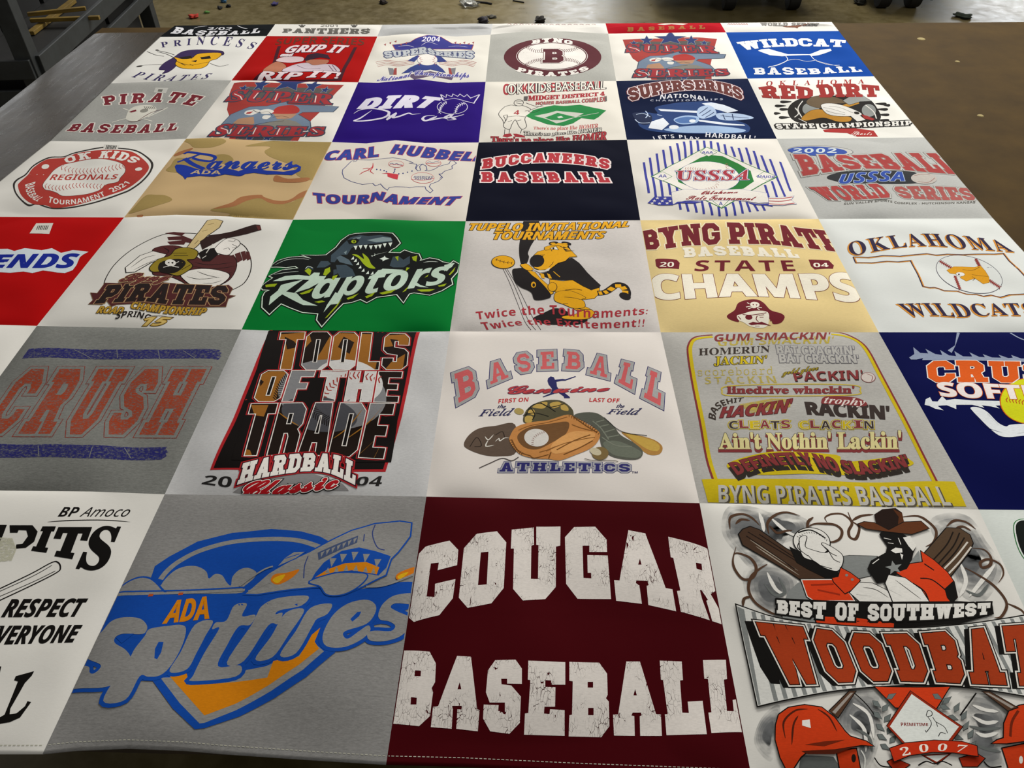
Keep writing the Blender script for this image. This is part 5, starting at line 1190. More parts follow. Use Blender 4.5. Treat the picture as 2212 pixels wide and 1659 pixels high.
d.poly('#e8e4d8', [1055, 356, 1110, 338, 1132, 370, 1080, 366], out=(TK, 6)).ell(TK, 1085, 358, 9, 10).lines(TK, [[1060, 335, 1130, 330, 1180, 350, 1220, 385], [890, 430, 1000, 420], [1000, 375, 1060, 372, 1070, 385]], 6).polys(TK, [[1180, 340, 1225, 350, 1190, 352], [1185, 360, 1235, 368, 1195, 374], [1195, 378, 1300, 380, 1210, 388], [1230, 320, 1255, 370, 1222, 345]])
d.poly('#dcd8d0', [880, 562, 930, 575, 1000, 575, 1055, 545, 1040, 580, 950, 600]).line(TK, [1040, 545, 1070, 515, 1085, 490], 5)
d.ell(TY, 585, 492, 112, 62, 2, out=(TK, 7)).line(TK, [512, 465, 580, 490, 670, 503], 6).stitches(TK, [512, 465, 580, 490, 670, 503], 5, 5, 16)
d = d.then('lettering', 'yellow lettering above and red lettering below')
d.text('TUPELO INVITATIONAL', [262, 106, 800, 104, 1400, 95, 1838, 86], [245, 172, 800, 180, 1400, 166, 1828, 138], TY, 'sansbi', out=[(TK, 11), (TY, 4)])
d.text('TOURNAMENTS', [502, 190, 1100, 188, 1608, 186], [488, 264, 1050, 266, 1588, 254], TY, 'sansbi', out=[(TK, 11), (TY, 4)])
d.text('Twice the Tournaments:', [310, 985, 700, 945, 1100, 920, 1500, 955, 2030, 940], [325, 1062, 700, 1022, 1050, 1010, 1500, 1046, 2020, 1006], TR, 'sansb', sp=1.1)
d.text('Twice the Excitement!!', [355, 1090, 800, 1062, 1100, 1052, 1500, 1075, 1995, 1055], [395, 1168, 800, 1115, 1100, 1122, 1500, 1150, 1985, 1130], TR, 'sansb', sp=1.1)
d.done()

# champions block
CM, CW = '#7d2834', '#f4ecdc'
d = Print((4, 2), 'lettering', 1360, 455, .24412, 'maroon and white lettering')
d.text('BYNG', [85, 188, 300, 152, 500, 125, 650, 115, 785, 112], [118, 345, 330, 335, 500, 310, 700, 303, 805, 290], CM, 'slab', out=[(CW, 14), ('#e6d19b', 8), (CM, 3)], sp=.9)
d.text('PIRATES', [862, 106, 1100, 112, 1310, 126, 1500, 155, 1740, 180, 1900, 215], [885, 294, 1090, 295, 1300, 302, 1500, 326, 1700, 345, 2060, 400], CM, 'slab', out=[(CW, 14), ('#e6d19b', 8), (CM, 3)], sp=.9)
d.text('BASEBALL', [470, 330, 900, 316, 1455, 345], [485, 415, 900, 396, 1505, 420], CW, 'slab', out=[(CW, 3)], sp=2)
d.text('STATE', [590, 441, 1440, 441], [572, 535, 1470, 535], CM, 'sansb', sp=1.25)
d.poly(CM, [232, 435, 245, 430, 415, 438, 438, 462, 432, 514, 265, 510, 240, 490], out=(CM, 5)).text('20', [272, 457, 395, 455], [265, 497, 390, 500], CW, 'sansb')
d.poly(CM, [1590, 437, 1760, 443, 1802, 485, 1795, 512, 1640, 518, 1610, 490], out=(CM, 5)).text('04', [1622, 464, 1755, 464], [1630, 502, 1762, 500], CW, 'sansb')
d.text('CHAMPS', [185, 566, 450, 570, 900, 568, 1300, 570, 1700, 562, 1960, 556], [205, 780, 450, 778, 900, 756, 1300, 760, 1650, 783, 2045, 806], CW, 'sansb', out=[(CM, 18), (CW, 13)], bold=.015)
d = d.then('pirate', 'maroon pirate head')
d.poly(CM, [862, 930, 930, 880, 960, 820, 1040, 790, 1130, 788, 1190, 820, 1250, 882, 1340, 910, 1372, 942, 1340, 992, 1270, 1003, 1240, 960, 1100, 910, 960, 930, 968, 985, 890, 965], True)
d.poly(CW, [950, 930, 1000, 915, 1100, 888, 1222, 900, 1230, 990, 1202, 1032, 1130, 1037, 1060, 1022, 1010, 990, 965, 970], True)
d.ell(CM, 1055, 945, 32, 22, 5).lines(CM, [[1000, 920, 1080, 925, 1210, 905], [1130, 930, 1120, 960, 1140, 985], [1150, 945, 1185, 945], [1140, 928, 1190, 922], [960, 935, 985, 965], [1240, 930, 1250, 980]], 8)
d.poly(CM, [1050, 1002, 1090, 985, 1130, 992, 1170, 985, 1255, 1020, 1180, 1010, 1130, 1008, 1080, 1015]).lines(CM, [[1110, 1022, 1150, 1022]], 5)
d.ell(CW, 1108, 832, 42, 24, 5).ell(CW, 1100, 855, 22, 10).polys(CM, [[1085, 830, 1100, 826, 1098, 840], [1115, 832, 1132, 830, 1124, 843]]).lines(CW, [[1030, 855, 1080, 848, 1170, 860], [1040, 815, 1060, 825], [1130, 865, 1150, 880], [1050, 870, 1090, 855]], 10)
d.done()

# state outline block
ON, OO = '#3d3350', '#dc9a40'
d = Print((5, 2), 'emblem', 1760, 455, .20434, 'state outline around a ball with a gold wildcat')
mp = [[405, 490, 560, 496, 720, 476, 900, 482, 1060, 465, 1180, 455, 1280, 470, 1400, 460, 1560, 465, 1900, 460, 1990, 452, 2050, 530, 2150, 620, 2215, 690, 2300, 850],
      [405, 490, 430, 550, 600, 552, 760, 535, 880, 542, 1010, 528, 1080, 660, 1140, 800, 1210, 815, 1260, 812, 1300, 822, 1360, 845, 1500, 850, 1600, 882, 1700, 884, 1780, 905, 1860, 893, 1960, 917, 2060, 888, 2250, 880]]
d.lines(OO, [[v + (8 if k % 2 == 0 else 3) for k, v in enumerate(q)] for q in mp], 24, False).lines(ON, mp, 12, False)
d.ell(ON, 1632, 675, 362, 186, 16).ell(BASE, 1632, 675, 357, 181, 16)
for q in ([1320, 535, 1450, 612], [1700, 510, 1745, 595], [1480, 690, 1535, 830], [1840, 735, 1955, 812]):
    d.line('#a2504a', q, 26, False).stitches('#8c3c38', q, 8, 6, 24)
d.poly('#e0a526', [1395, 632, 1470, 595, 1560, 596, 1690, 602, 1750, 586, 1800, 640, 1838, 702, 1845, 760, 1780, 777, 1735, 745, 1690, 717, 1600, 747, 1535, 712, 1575, 672, 1490, 672, 1430, 665], out=('#8a6020', 3))
d.ell('#eceae4', 1538, 675, 46, 20, 5, out=('#5a4420', 3)).ell(ON, 1522, 677, 9, 9).lines('#6a4a18', [[1560, 625, 1660, 635, 1740, 600], [1660, 680, 1740, 690, 1830, 700], [1670, 740, 1690, 720, 1660, 700]], 5)
d = d.then('lettering', 'dark lettering edged in orange')
d.text('OKLAHOMA', [340, 345, 560, 298, 900, 255, 1200, 243, 1500, 258, 1750, 288, 1985, 320], [385, 482, 600, 440, 900, 390, 1250, 374, 1550, 400, 1800, 415, 2115, 440], ON, 'serif', shadow=(OO, -10, 6, 5), sp=1.2)
d.text('WILDCATS', [868, 985, 1200, 978, 1600, 985, 2000, 980, 2300, 978], [985, 1125, 1250, 1108, 1550, 1125, 1950, 1105, 2360, 1115], ON, 'serif', shadow=(OO, -8, 8, 6), sp=1.1)
d.done()

# ------------------------------------------------------------------ fourth row
panel(0, 3, WHT, 'white block with a red ring around a baseball')
panel(1, 3, '#c7ad84', 'desert camouflage block with a blue script word')
panel(2, 3, '#e0dad0', 'cream block with a country outline between blue words')
panel(3, 3, '#0d1128', 'navy block with red western letters edged in white')
panel(4, 3, '#e8e4dc', 'white block with blue pinstripes and a green diamond')
panel(5, 3, '#bfc0bd', 'grey block with faded red letters and a blue oval', 0.06)
KR, KD = '#b2463e', '#3b3735'
d = Print((0, 3), 'emblem', 0, 290, .18083, 'red ring emblem')
d.poly(KD, [342, 860, 250, 792, 180, 702, 155, 600, 200, 538, 300, 478, 400, 368, 580, 275, 760, 264, 900, 215, 1220, 152, 1420, 162, 1600, 183, 1720, 238, 1828, 340, 1805, 450, 1700, 572, 1560, 672, 1440, 722, 1300, 772, 1100, 832, 850, 884, 650, 894, 540, 872, 440, 838], True).poly(BASE, [350, 840, 262, 780, 195, 695, 178, 605, 215, 550, 310, 490, 408, 382, 585, 290, 765, 276, 905, 228, 1220, 168, 1420, 176, 1590, 198, 1705, 250, 1800, 345, 1782, 448, 1685, 562, 1550, 658, 1430, 708, 1290, 758, 1095, 818, 850, 868, 650, 880, 545, 858, 445, 822], True)
d.poly(KR, [380, 830, 262, 740, 215, 622, 242, 570, 330, 490, 402, 400, 560, 302, 760, 282, 950, 222, 1200, 190, 1420, 190, 1580, 212, 1700, 290, 1778, 380, 1752, 460, 1652, 560, 1502, 660, 1300, 732, 1050, 810, 850, 862, 650, 882, 540, 850], True)
d.poly(BASE, [515, 602, 590, 500, 650, 430, 750, 370, 880, 340, 1060, 305, 1222, 298, 1400, 332, 1482, 380, 1493, 450, 1435, 522, 1402, 570, 1270, 602, 1180, 672, 1000, 722, 760, 737, 680, 700, 600, 672, 540, 660], True, out=(KD, 5))
d.stitches(KR, [720, 385, 900, 440, 1200, 432, 1480, 378], 18, 7, 42).stitches(KR, [525, 612, 700, 645, 950, 612, 1250, 632], 18, 7, 38)
d.ell(BASE, 543, 388, 46, 28, -12).ell(BASE, 1657, 418, 43, 20, -8)
d = d.then('lettering', 'white and red lettering of the ring')
d.text('OK', [758, 292, 900, 242, 1085, 210], [800, 348, 950, 315, 1085, 292], BASE, 'slab', sp=2.4).text('KIDS', [1215, 203, 1350, 198, 1500, 220, 1690, 298], [1175, 288, 1320, 290, 1440, 315, 1600, 348], BASE, 'slab', sp=1.6)
d.text('REGIONALS', [635, 482, 1000, 482, 1420, 482], [588, 550, 1000, 548, 1385, 538], KR, 'sansb')
d.text('BASEBALL', [425, 568, 410, 660, 450, 730, 530, 755], [300, 605, 318, 700, 372, 765, 445, 805], BASE, 'sansb').text('TOURNAMENT', [590, 742, 740, 785, 900, 775, 1060, 745, 1230, 685], [570, 815, 720, 838, 900, 835, 1080, 798, 1262, 735], BASE, 'sansb').text('2021', [1290, 655, 1410, 610, 1500, 560], [1352, 695, 1460, 648, 1555, 585], BASE, 'sansb')
d = d.then('barcode_sticker', 'small barcode sticker')
d.poly('#cfcdc6', [1250, 122, 1430, 136, 1400, 190, 1230, 180]).polys('#3c3a38', [[1275 + 16 * k, 130 + k, 1284 + 16 * k + (k % 2) * 2, 130 + k, 1268 + 16 * k + (k % 2) * 2, 178, 1259 + 16 * k, 178] for k in range(8)]).done()

OL, CB, RBL = '#a5905c', '#a97650', '#1e3e9e'
d = Print((1, 3), 'camouflage', 260, 290, .22604, 'olive and brown camouflage patches')
d.polys(OL, [[600, 60, 640, 20, 800, 10, 1010, 60, 900, 120, 720, 130, 660, 90], [1195, 115, 1350, 80, 1500, 60, 2100, 40, 1990, 120, 1860, 420, 1700, 400, 1640, 300, 1440, 220, 1378, 165, 1430, 118], [905, 205, 980, 192, 1045, 205, 1080, 250, 1000, 280, 930, 262], [80, 760, 130, 700, 240, 588, 340, 580, 440, 588, 492, 632, 350, 682, 210, 725], [860, 725, 1000, 680, 1150, 640, 1350, 600, 1600, 660, 1820, 560, 1760, 860, 1400, 830, 1040, 785, 1040, 750], [480, 300, 540, 230, 700, 240, 860, 270, 800, 350, 600, 370, 440, 350]], True)
d.polys(CB, [[890, 712, 1060, 655, 1130, 610, 1200, 590, 1340, 580, 1372, 600, 1450, 628, 1560, 638, 1640, 615, 1720, 560, 1830, 525, 1800, 580, 1690, 622, 1560, 667, 1430, 658, 1330, 612, 1200, 640, 1080, 692], [1462, 432, 1492, 392, 1600, 426, 1790, 414, 1800, 440, 1700, 462, 1500, 457], [510, 205, 560, 170, 685, 133, 670, 155, 550, 205], [160, 775, 215, 768, 210, 790, 170, 795]], True)
d = d.then('lettering', 'blue script word with a sweeping tail')
d.line(RBL, [608, 190, 650, 172, 740, 182, 880, 205, 905, 232, 860, 258, 760, 248, 690, 228], 34).line(RBL, [760, 190, 700, 215, 640, 235, 545, 268], 26).line(RBL, [615, 232, 690, 285, 800, 335], 46)
d.text('angers', [850, 190, 1100, 185, 1300, 190, 1690, 200], [825, 332, 1100, 330, 1300, 335, 1640, 338], RBL, 'script', out=[(RBL, 6)])
d.poly(RBL, [520, 310, 535, 292, 580, 292, 640, 302, 760, 342, 900, 338, 1010, 328, 1080, 340, 1150, 362, 1220, 335, 1300, 330, 1400, 350, 1560, 360, 1680, 340, 1700, 315, 1640, 320, 1620, 305, 1680, 288, 1728, 312, 1722, 350, 1640, 392, 1480, 385, 1400, 387, 1280, 370, 1200, 380, 1120, 402, 1000, 385, 900, 407, 760, 400, 640, 412, 620, 434, 600, 405, 540, 362])
d.text('ADA', [695, 345, 965, 350], [665, 380, 960, 385], '#c7b08a', 'sansb').done()

CBL, CRD = '#3d4a9e', '#c8424e'
d = Print((2, 3), 'map', 620, 290, .19892, 'country outline with a red state')
us = [[745, 275, 900, 280, 1150, 255, 1280, 275, 1370, 308, 1325, 316, 1410, 325], [1410, 325, 1395, 370, 1420, 398, 1450, 392, 1440, 350, 1470, 325, 1510, 345, 1520, 385, 1500, 395, 1545, 398, 1600, 380, 1650, 350, 1760, 320, 1775, 290, 1810, 290, 1842, 315, 1790, 345, 1795, 375, 1710, 402, 1680, 430, 1650, 432, 1690, 470, 1640, 512, 1560, 542, 1545, 570, 1585, 612, 1555, 637, 1510, 602, 1500, 570, 1400, 570, 1330, 582, 1300, 575, 1180, 570, 1110, 580, 1090, 608, 1050, 580, 1015, 540, 960, 562, 930, 533, 820, 546, 700, 515, 620, 475, 600, 420, 605, 385, 640, 352, 700, 292, 745, 275]]
d.lines('#2d3e86', us, 7, False).lines('#2d3e86', [[720, 300, 755, 290, 760, 275], [1400, 380, 1420, 340, 1480, 322], [1650, 440, 1690, 425], [1660, 480, 1685, 455]], 6)
d.poly(CRD, [1025, 427, 1092, 420, 1212, 437, 1200, 492, 1150, 482, 1092, 460, 1090, 430])
d.lines(CRD, [[935, 312, 930, 360, 905, 400, 945, 432], [930, 350, 880, 390, 830, 410, 785, 440], [905, 370, 860, 370, 820, 378], [880, 380, 890, 405]], 13, taper=True)
d.polys('#2d3e86', [[x - 9, y, x, y - 8, x + 9, y, x, y + 8] for x, y in ((975, 382), (1015, 388), (1055, 395), (1080, 408), (1172, 380), (1168, 400), (1160, 418), (1215, 430), (1260, 425), (1308, 412), (1358, 400))])
for x, y, rx, ry in ((1185, 325, 85, 38), (1590, 312, 84, 40), (1474, 475, 126, 60)):
    d.ell(CRD, x, y, rx, ry, 2).ell(BASE, x, y, rx - 4, ry - 4, 2)
d.lines(CRD, [[1105, 335, 1180, 330, 1262, 345], [1510, 320, 1590, 320, 1670, 312], [1352, 490, 1470, 502, 1595, 480]], 9)
d.lines('#3c4680', [[1115, 325, 1140, 318, 1165, 328, 1190, 320, 1215, 332, 1255, 336], [1520, 308, 1550, 302, 1580, 308, 1620, 300, 1655, 305]], 8)
d.text("AMERICA'S", [1378, 455, 1585, 460], [1372, 474, 1580, 478], '#3c4680', 'sansb').text('PASTIME', [1390, 480, 1570, 480], [1385, 496, 1565, 496], '#3c4680', 'sansb')
d = d.then('lettering', 'blue capitals edged in red')
d.text('CARL', [438, 190, 700, 168, 960, 136], [408, 280, 700, 272, 990, 242], CBL, 'sansbi', out=[(CRD, 15), (CBL, 9)], sp=1.12)
d.text('HUBBELL', [1150, 112, 1500, 142, 1800, 185, 2150, 205], [1128, 205, 1450, 246, 1750, 276, 2120, 292], CBL, 'sansbi', out=[(CRD, 15), (CBL, 9)], sp=1.1)
d.text('TOURNAMENT', [290, 640, 600, 668, 850, 662, 1000, 630, 1150, 655, 1400, 690, 1888, 678], [302, 742, 500, 750, 850, 750, 1000, 712, 1150, 755, 1400, 755, 1800, 770], CBL, 'sansb', out=[(CRD, 14), (CBL, 8)], sp=1.12)
d.done()

d = Print((3, 3), 'lettering', 980, 290, .18987, 'red western letters edged in white')
BU, BW = '#bc3e48', '#f2e4e2'
d.text('BUCCANEERS', [335, 288, 620, 245, 850, 222, 1100, 216, 1350, 226, 1600, 262, 1770, 292], [325, 392, 560, 366, 800, 330, 1100, 320, 1400, 338, 1600, 366, 1765, 398], BU, 'slab', out=[(BW, 24), (BU, 5)], sp=2.2)
d.text('BASEBALL', [318, 432, 1000, 434, 1720, 436], [318, 542, 1000, 546, 1780, 548], BU, 'slab', out=[(BW, 24), (BU, 5)], sp=4.2).done()

UB, UG, UR = '#474ca6', '#2f8540', '#ac3a4c'
d = Print((4, 3), 'emblem', 1340, 290, .19892, 'green diamond over blue pinstripes')
SP = [(255, 305, 310, 640), (320, 255, 385, 680), (395, 210, 460, 680), (465, 170, 545, 660), (540, 130, 620, 620), (615, 98, 650, 300), (690, 80, 712, 280), (762, 70, 775, 225), (835, 68, 848, 185), (908, 70, 918, 150), (982, 75, 990, 170), (1055, 90, 1075, 200), (1130, 110, 1150, 230), (1205, 135, 1245, 245), (1285, 150, 1330, 300), (1365, 145, 1420, 330), (1447, 180, 1510, 390), (1530, 230, 1605, 420), (1625, 270, 1790, 680), (1735, 300, 1850, 620), (1570, 550, 1612, 690), (1645, 510, 1702, 690),
      (640, 740, 655, 820), (715, 750, 740, 840), (800, 730, 830, 850), (885, 725, 908, 865), (965, 745, 1000, 875), (1065, 790, 1080, 885), (1140, 790, 1160, 885), (1220, 740, 1250, 880), (1295, 715, 1330, 860), (1370, 735, 1410, 845), (1450, 760, 1495, 835), (1540, 770, 1570, 830)]
d.lines(UB, [list(q) for q in SP], 25, False)
d.poly('#ece8e0', [940, 145, 1230, 262, 1695, 462, 1400, 620, 1100, 800, 650, 590, 345, 460, 640, 300], out=(UG, 11))
d.poly(UG, [960, 225, 1110, 240, 1280, 320, 1415, 400, 1450, 515, 1340, 590, 1180, 625, 860, 612, 630, 520, 600, 405, 860, 260])
d.ell('#ece8e0', 965, 460, 330, 160, 4, out=(UB, 4)).stitches('#b06a60', [700, 375, 800, 375, 920, 388], 9, 5, 16).stitches('#b06a60', [1150, 320, 1165, 370], 4, 5, 22).stitches('#b06a60', [1055, 510, 1040, 570, 940, 605], 7, 5, 24)
for q in ([935, 145, 1042, 200, 960, 242, 868, 195], [345, 460, 460, 410, 557, 460, 460, 507], [1478, 460, 1560, 408, 1694, 458, 1590, 502], [1000, 720, 1172, 722, 1095, 800]):
    d.poly('#ece8e0', q, out=(UG, 6))
d.poly('#ece8e0', [555, 635, 700, 600, 850, 605, 1000, 598, 1150, 605, 1300, 598, 1480, 625, 1590, 642, 1612, 742, 1500, 750, 1350, 725, 1200, 718, 1050, 725, 900, 718, 720, 722, 640, 738, 570, 762], out=(UB, 5)).poly(UB, [570, 770, 620, 735, 760, 728, 900, 735, 800, 755, 640, 750]).poly(UB, [1370, 738, 1500, 762, 1620, 752, 1660, 790, 1580, 775, 1450, 770])
d.poly(UB, [295, 750, 370, 680, 550, 680, 575, 772, 420, 775])
for x, y in ((402, 698), (485, 700), (370, 725), (455, 728), (540, 728), (345, 752), (425, 755), (508, 752)):
    d.star('#ece8e0', x, y, 24, 15); d.lay -= 1
d.lay += 1
d.poly('#ece8e0', [1608, 690, 1740, 690, 1885, 672, 1852, 718, 1912, 760, 1760, 775, 1612, 772], out=(UB, 4)).lines('#b84a50', [[1612, 700, 1740, 702, 1870, 685], [1612, 728, 1740, 732, 1852, 715], [1612, 758, 1750, 765, 1890, 752]], 14)
d = d.then('lettering', 'red and blue lettering')
d.text('USSSA', [600, 402, 1000, 398, 1395, 392], [640, 500, 1000, 502, 1390, 496], UR, 'serifbi', out=[(UB, 17), ('#ece8e0', 11), (UR, 4)], sp=1.05)
d.text('AAA', [885, 186, 1008, 186], [882, 213, 1005, 213], UB, 'sansb').text('AA', [422, 440, 500, 440], [412, 470, 505, 470], UB, 'sansb').text('MAJOR', [1492, 446, 1685, 453], [1483, 473, 1675, 478], UB, 'sansb').text('A', [1075, 735, 1105, 735], [1068, 772, 1112, 772], UB, 'sansb')
d.text('Oklahoma', [895, 620, 1080, 612, 1285, 618], [875, 658, 1080, 650, 1270, 642], '#98323a', 'script', out=[('#98323a', 2)]).text('State Tournament', [735, 672, 1100, 668, 1480, 680], [710, 712, 1100, 716, 1450, 720], '#98323a', 'script', out=[('#98323a', 2)])
d.done()

d = Print((5, 3), 'lettering', 1660, 290, .24955, 'faded red capitals with a blue oval')
G2, G3 = '#8c8a84', '#c6c6c2'
d.ell('#7a7a78', 450, 145, 285, 46, 2).ell(G3, 450, 145, 279, 42, 2).ell('#3f5ba8', 425, 148, 256, 40, 2)
d.text('2002', [215, 124, 592, 122], [208, 160, 588, 162], '#cfd8da', 'sansb', sp=1.1, bold=.01)
d.text('BASEBALL', [215, 178, 500, 180, 800, 182, 1100, 165, 1500, 168], [300, 362, 520, 328, 800, 300, 1100, 305, 1400, 330, 1700, 352], '#ac4c4a', 'slab', out=[(G2, 24), (G3, 19), (G2, 8), ('#b58a84', 5)], sp=1.1)
d.poly('#3d3f42', [505, 375, 560, 345, 700, 322, 1000, 318, 1260, 330, 1300, 400, 1290, 422, 1100, 430, 700, 422, 560, 400], True).ell('#c3bdb6', 1345, 385, 112, 48, 3).lines('#9c6a62', [[1260, 360, 1330, 350, 1400, 355], [1290, 410, 1380, 420, 1440, 380]], 5)
d.text('USSSA', [622, 355, 800, 335, 1000, 322, 1165, 330], [612, 430, 800, 420, 1000, 408, 1175, 405], '#3f5cae', 'sansbi', out=[('#b9c6da', 9), ('#3f5cae', 3)], sp=1.1)
d.text('WORLD', [350, 462, 600, 452, 960, 430], [485, 568, 700, 573, 1070, 548], '#b04e4c', 'slab', out=[(G2, 19), (G3, 15), (G2, 6), ('#b58a84', 3)], sp=1.1)
d.text('SERIES', [1075, 456, 1400, 452, 1740, 470], [1150, 552, 1450, 568, 1800, 570], '#b06460', 'slab', out=[(G2, 19), (G3, 15), (G2, 6), ('#b58a84', 3)], sp=1.1)
d.text('SUN VALLEY SPORTS COMPLEX - HUTCHINSON KANSAS', [655, 594, 900, 575, 1000, 565, 1150, 588, 1400, 590, 1790, 580], [652, 612, 900, 592, 1000, 582, 1150, 605, 1400, 606, 1790, 598], '#716f69', 'sansb').done()

# ------------------------------------------------------------------ fifth row
panel(0, 4, '#a5a5a1', 'grey block with maroon pirate lettering and a skull', 0.12)
panel(1, 4, '#e4e1da', 'white block with a red shield, stars and a batter, second in its row')
panel(2, 4, '#31107e', 'purple block with white brush lettering and a crowned ball')
panel(3, 4, '#e8e4da', 'white block with a green ball field and a player outline')
panel(4, 4, '#0f2044', 'navy block with a blue picture of gloves and bats')
panel(5, 4, '#eae9e2', 'white block with a bearded prospector face and red lettering')
P1 = '#7c2834'
C1 = .25316
d = Print((0, 4), 'lettering', 0, 0, C1, 'maroon letters edged in white')
d.text('PIRATE', [872, 825, 1080, 800, 1300, 795, 1500, 785, 1745, 825], [890, 898, 1080, 888, 1300, 872, 1480, 880, 1640, 905], P1, 'slab', out=[('#d9d5cd', 11)], sp=3.4)
d.text('BASEBALL', [622, 1062, 800, 1050, 1000, 1066, 1300, 1060, 1535, 1050], [565, 1118, 750, 1130, 1000, 1136, 1250, 1135, 1500, 1112], P1, 'slab', out=[('#d9d5cd', 10)], sp=2.6)
d = d.then('skull', 'pale pirate skull over crossed bones')
d.lines('#cfcdc3', [[955, 1045, 1080, 1012, 1200, 1005], [1050, 925, 1120, 950], [1300, 1035, 1230, 1015], [1260, 1000, 1430, 918]], 13)
d.poly('#cfcdc3', [1078, 990, 1110, 932, 1180, 902, 1290, 900, 1335, 930, 1300, 972, 1222, 1012, 1150, 1035, 1080, 1022], True).poly(P1, [1100, 955, 1160, 935, 1165, 950, 1120, 962]).ell('#8e8c84', 1230, 945, 36, 16, -10)
d.lines('#5c2a30', [[1180, 1028, 1290, 962, 1400, 930], [1090, 1040, 1150, 1040, 1220, 1018]], 7, taper=True).lines('#6a6862', [[1230 + 16 * k, 908, 1245 + 16 * k, 932] for k in range(6)], 5, False)
d = d.then('sticker', 'small pale sticker')
d.poly('#c4c3bd', [1328, 748, 1438, 752, 1415, 798, 1310, 790]).polys('#77766f', [[1352, 762, 1392, 764, 1380, 786, 1345, 782]]).done()

def super_series(d, dark):
    """red shield with stars, two words and a capped batter"""
    RR, SB, GL = '#a83c42', '#4a5062', '#8f98a0'
    d.poly('#a8423c', [1205, 220, 2010, 215, 1985, 300, 1955, 430, 1965, 562, 1450, 562, 1420, 480, 1290, 380, 1230, 290])
    d.poly('#645f5c', [1290, 240, 1960, 238, 1930, 300, 1300, 310]).poly('#54525a', [1485, 525, 1920, 522, 1905, 562, 1500, 562])
    for x, y, rx, ry in ((1410, 228, 56, 42), (1612, 210, 138, 56), (1790, 228, 58, 42), (1300, 250, 34, 20), (1900, 248, 34, 20), (1600, 545, 40, 18), (1730, 545, 40, 18)):
        d.star('#2d3f76', x, y, rx, ry, out=(GL, 5)); d.lay -= 2
    d.lay += 2
    d.poly('#7a8a9e', [1330, 470, 1345, 410, 1440, 362, 1560, 355, 1640, 335, 1680, 325, 1700, 340, 2080, 348, 2068, 378, 1850, 385, 1830, 400, 1950, 440, 2000, 490, 1330, 490], out=('#4a5668', 7))
    d.poly('#8b8880', [1580, 480, 1640, 455, 1760, 428, 1850, 442, 1970, 488]).poly('#b58f74', [1400, 470, 1420, 435, 1520, 420, 1560, 460, 1540, 485, 1420, 485]).poly('#b58f74', [1640, 395, 1820, 395, 1800, 425, 1700, 430])
    d.poly('#b23c36', [1630, 385, 1650, 355, 1750, 345, 1818, 372, 1800, 395, 1640, 398], True)
    d.polys('#dcd9d2', [[1440, 385, 1500, 375, 1540, 385, 1500, 410, 1440, 405], [1540, 380, 1590, 372, 1640, 385, 1620, 400, 1560, 400], [1590, 410, 1640, 412, 1630, 432, 1590, 428]], True).lines('#3c3a3e', [[1480, 380, 1540, 395, 1600, 388, 1650, 410], [1660, 420, 1720, 412, 1780, 420], [1560, 470, 1660, 450, 1760, 440]], 5)
    d.poly('#b0403c', [1450, 395, 1490, 388, 1480, 402, 1450, 404])
    d = d.then('lettering', 'red capitals with slate edges')
    d.text('SUPER', [1252, 262, 1600, 266, 1990, 276], [1238, 328, 1600, 326, 2015, 334], RR, 'serif', out=[(SB, 17), (RR, 6)], sp=1.15)
    d.text('SERIES', [1325, 472, 1700, 475, 2090, 474], [1300, 538, 1700, 535, 2112, 520], RR, 'serif', out=[(SB, 17), (RR, 6)], sp=1.1)
    d.lines('#e3d6d0', [[1262, 285, 1320, 300, 1350, 320], [1430, 275, 1425, 310], [1575, 275, 1590, 318], [1730, 280, 1745, 320], [1865, 285, 1890, 325], [1340, 492, 1400, 505, 1420, 525], [1595, 485, 1605, 525], [1770, 485, 1780, 525], [1500, 485, 1495, 525], [2010, 485, 2060, 505]], 9, False)
    d.done()
d = Print((1, 4), 'emblem', 500, 30, C1, 'red shield with a batter')
A = np.array([[1250, 265, 1], [1990, 275, 1], [1300, 540, 1]], float)
AX = np.linalg.solve(A, np.array([[30, 655], [878, 690], [-185, 1040]], float))
w0 = Print.w
class AffPrint(Print):
    """the same design printed on another block"""
    def w(s, p):
        p = np.asarray(p, float)
        return w0(s, np.column_stack([p, np.ones(len(p))]) @ AX)
    def ps(s, q):
        q = np.asarray(q, float).reshape(-1, 2)
        c = s.o + (np.append(q.mean(0), 1) @ AX) * s.k
        return px_size(c[0], c[1]) * s.k * 1.1
    def then(s, name, label=None):
        d = Print.then(s, name, label); d.__class__ = AffPrint
        return d
d.__class__ = AffPrint
super_series(d, True)

VW = '#dedae8'
d = Print((2, 4), 'lettering', 500, 30, C1, 'white brush lettering')
d.text('DIRT', [1118, 738, 1330, 705, 1560, 700, 1795, 722], [1085, 806, 1300, 805, 1540, 795, 1720, 802], VW, 'sansbi', out=[(VW, 15)], sp=1.18)
d.lines(VW, [[1045, 850, 1100, 820, 1200, 808, 1300, 822, 1345, 845, 1300, 885, 1150, 912, 1050, 914, 1100, 890, 1160, 850, 1200, 822], [1335, 842, 1350, 870, 1330, 900, 1400, 850, 1380, 885, 1440, 872, 1510, 848, 1545, 858, 1615, 850], [1735, 868, 1660, 872, 1632, 895, 1660, 912, 1740, 880, 1700, 905, 1800, 888, 1850, 902], [1985, 858, 1900, 880, 1820, 885, 1890, 852, 1870, 880, 1910, 900, 1840, 908]], 25, taper=True)
d = d.then('crowned_ball', 'ball wearing a crown')
d.ell(VW, 1885, 795, 132, 62, 0).ell(BASE, 1885, 795, 126, 58, 0).poly(BASE, [1780, 730, 2020, 730, 2010, 760, 1800, 760])
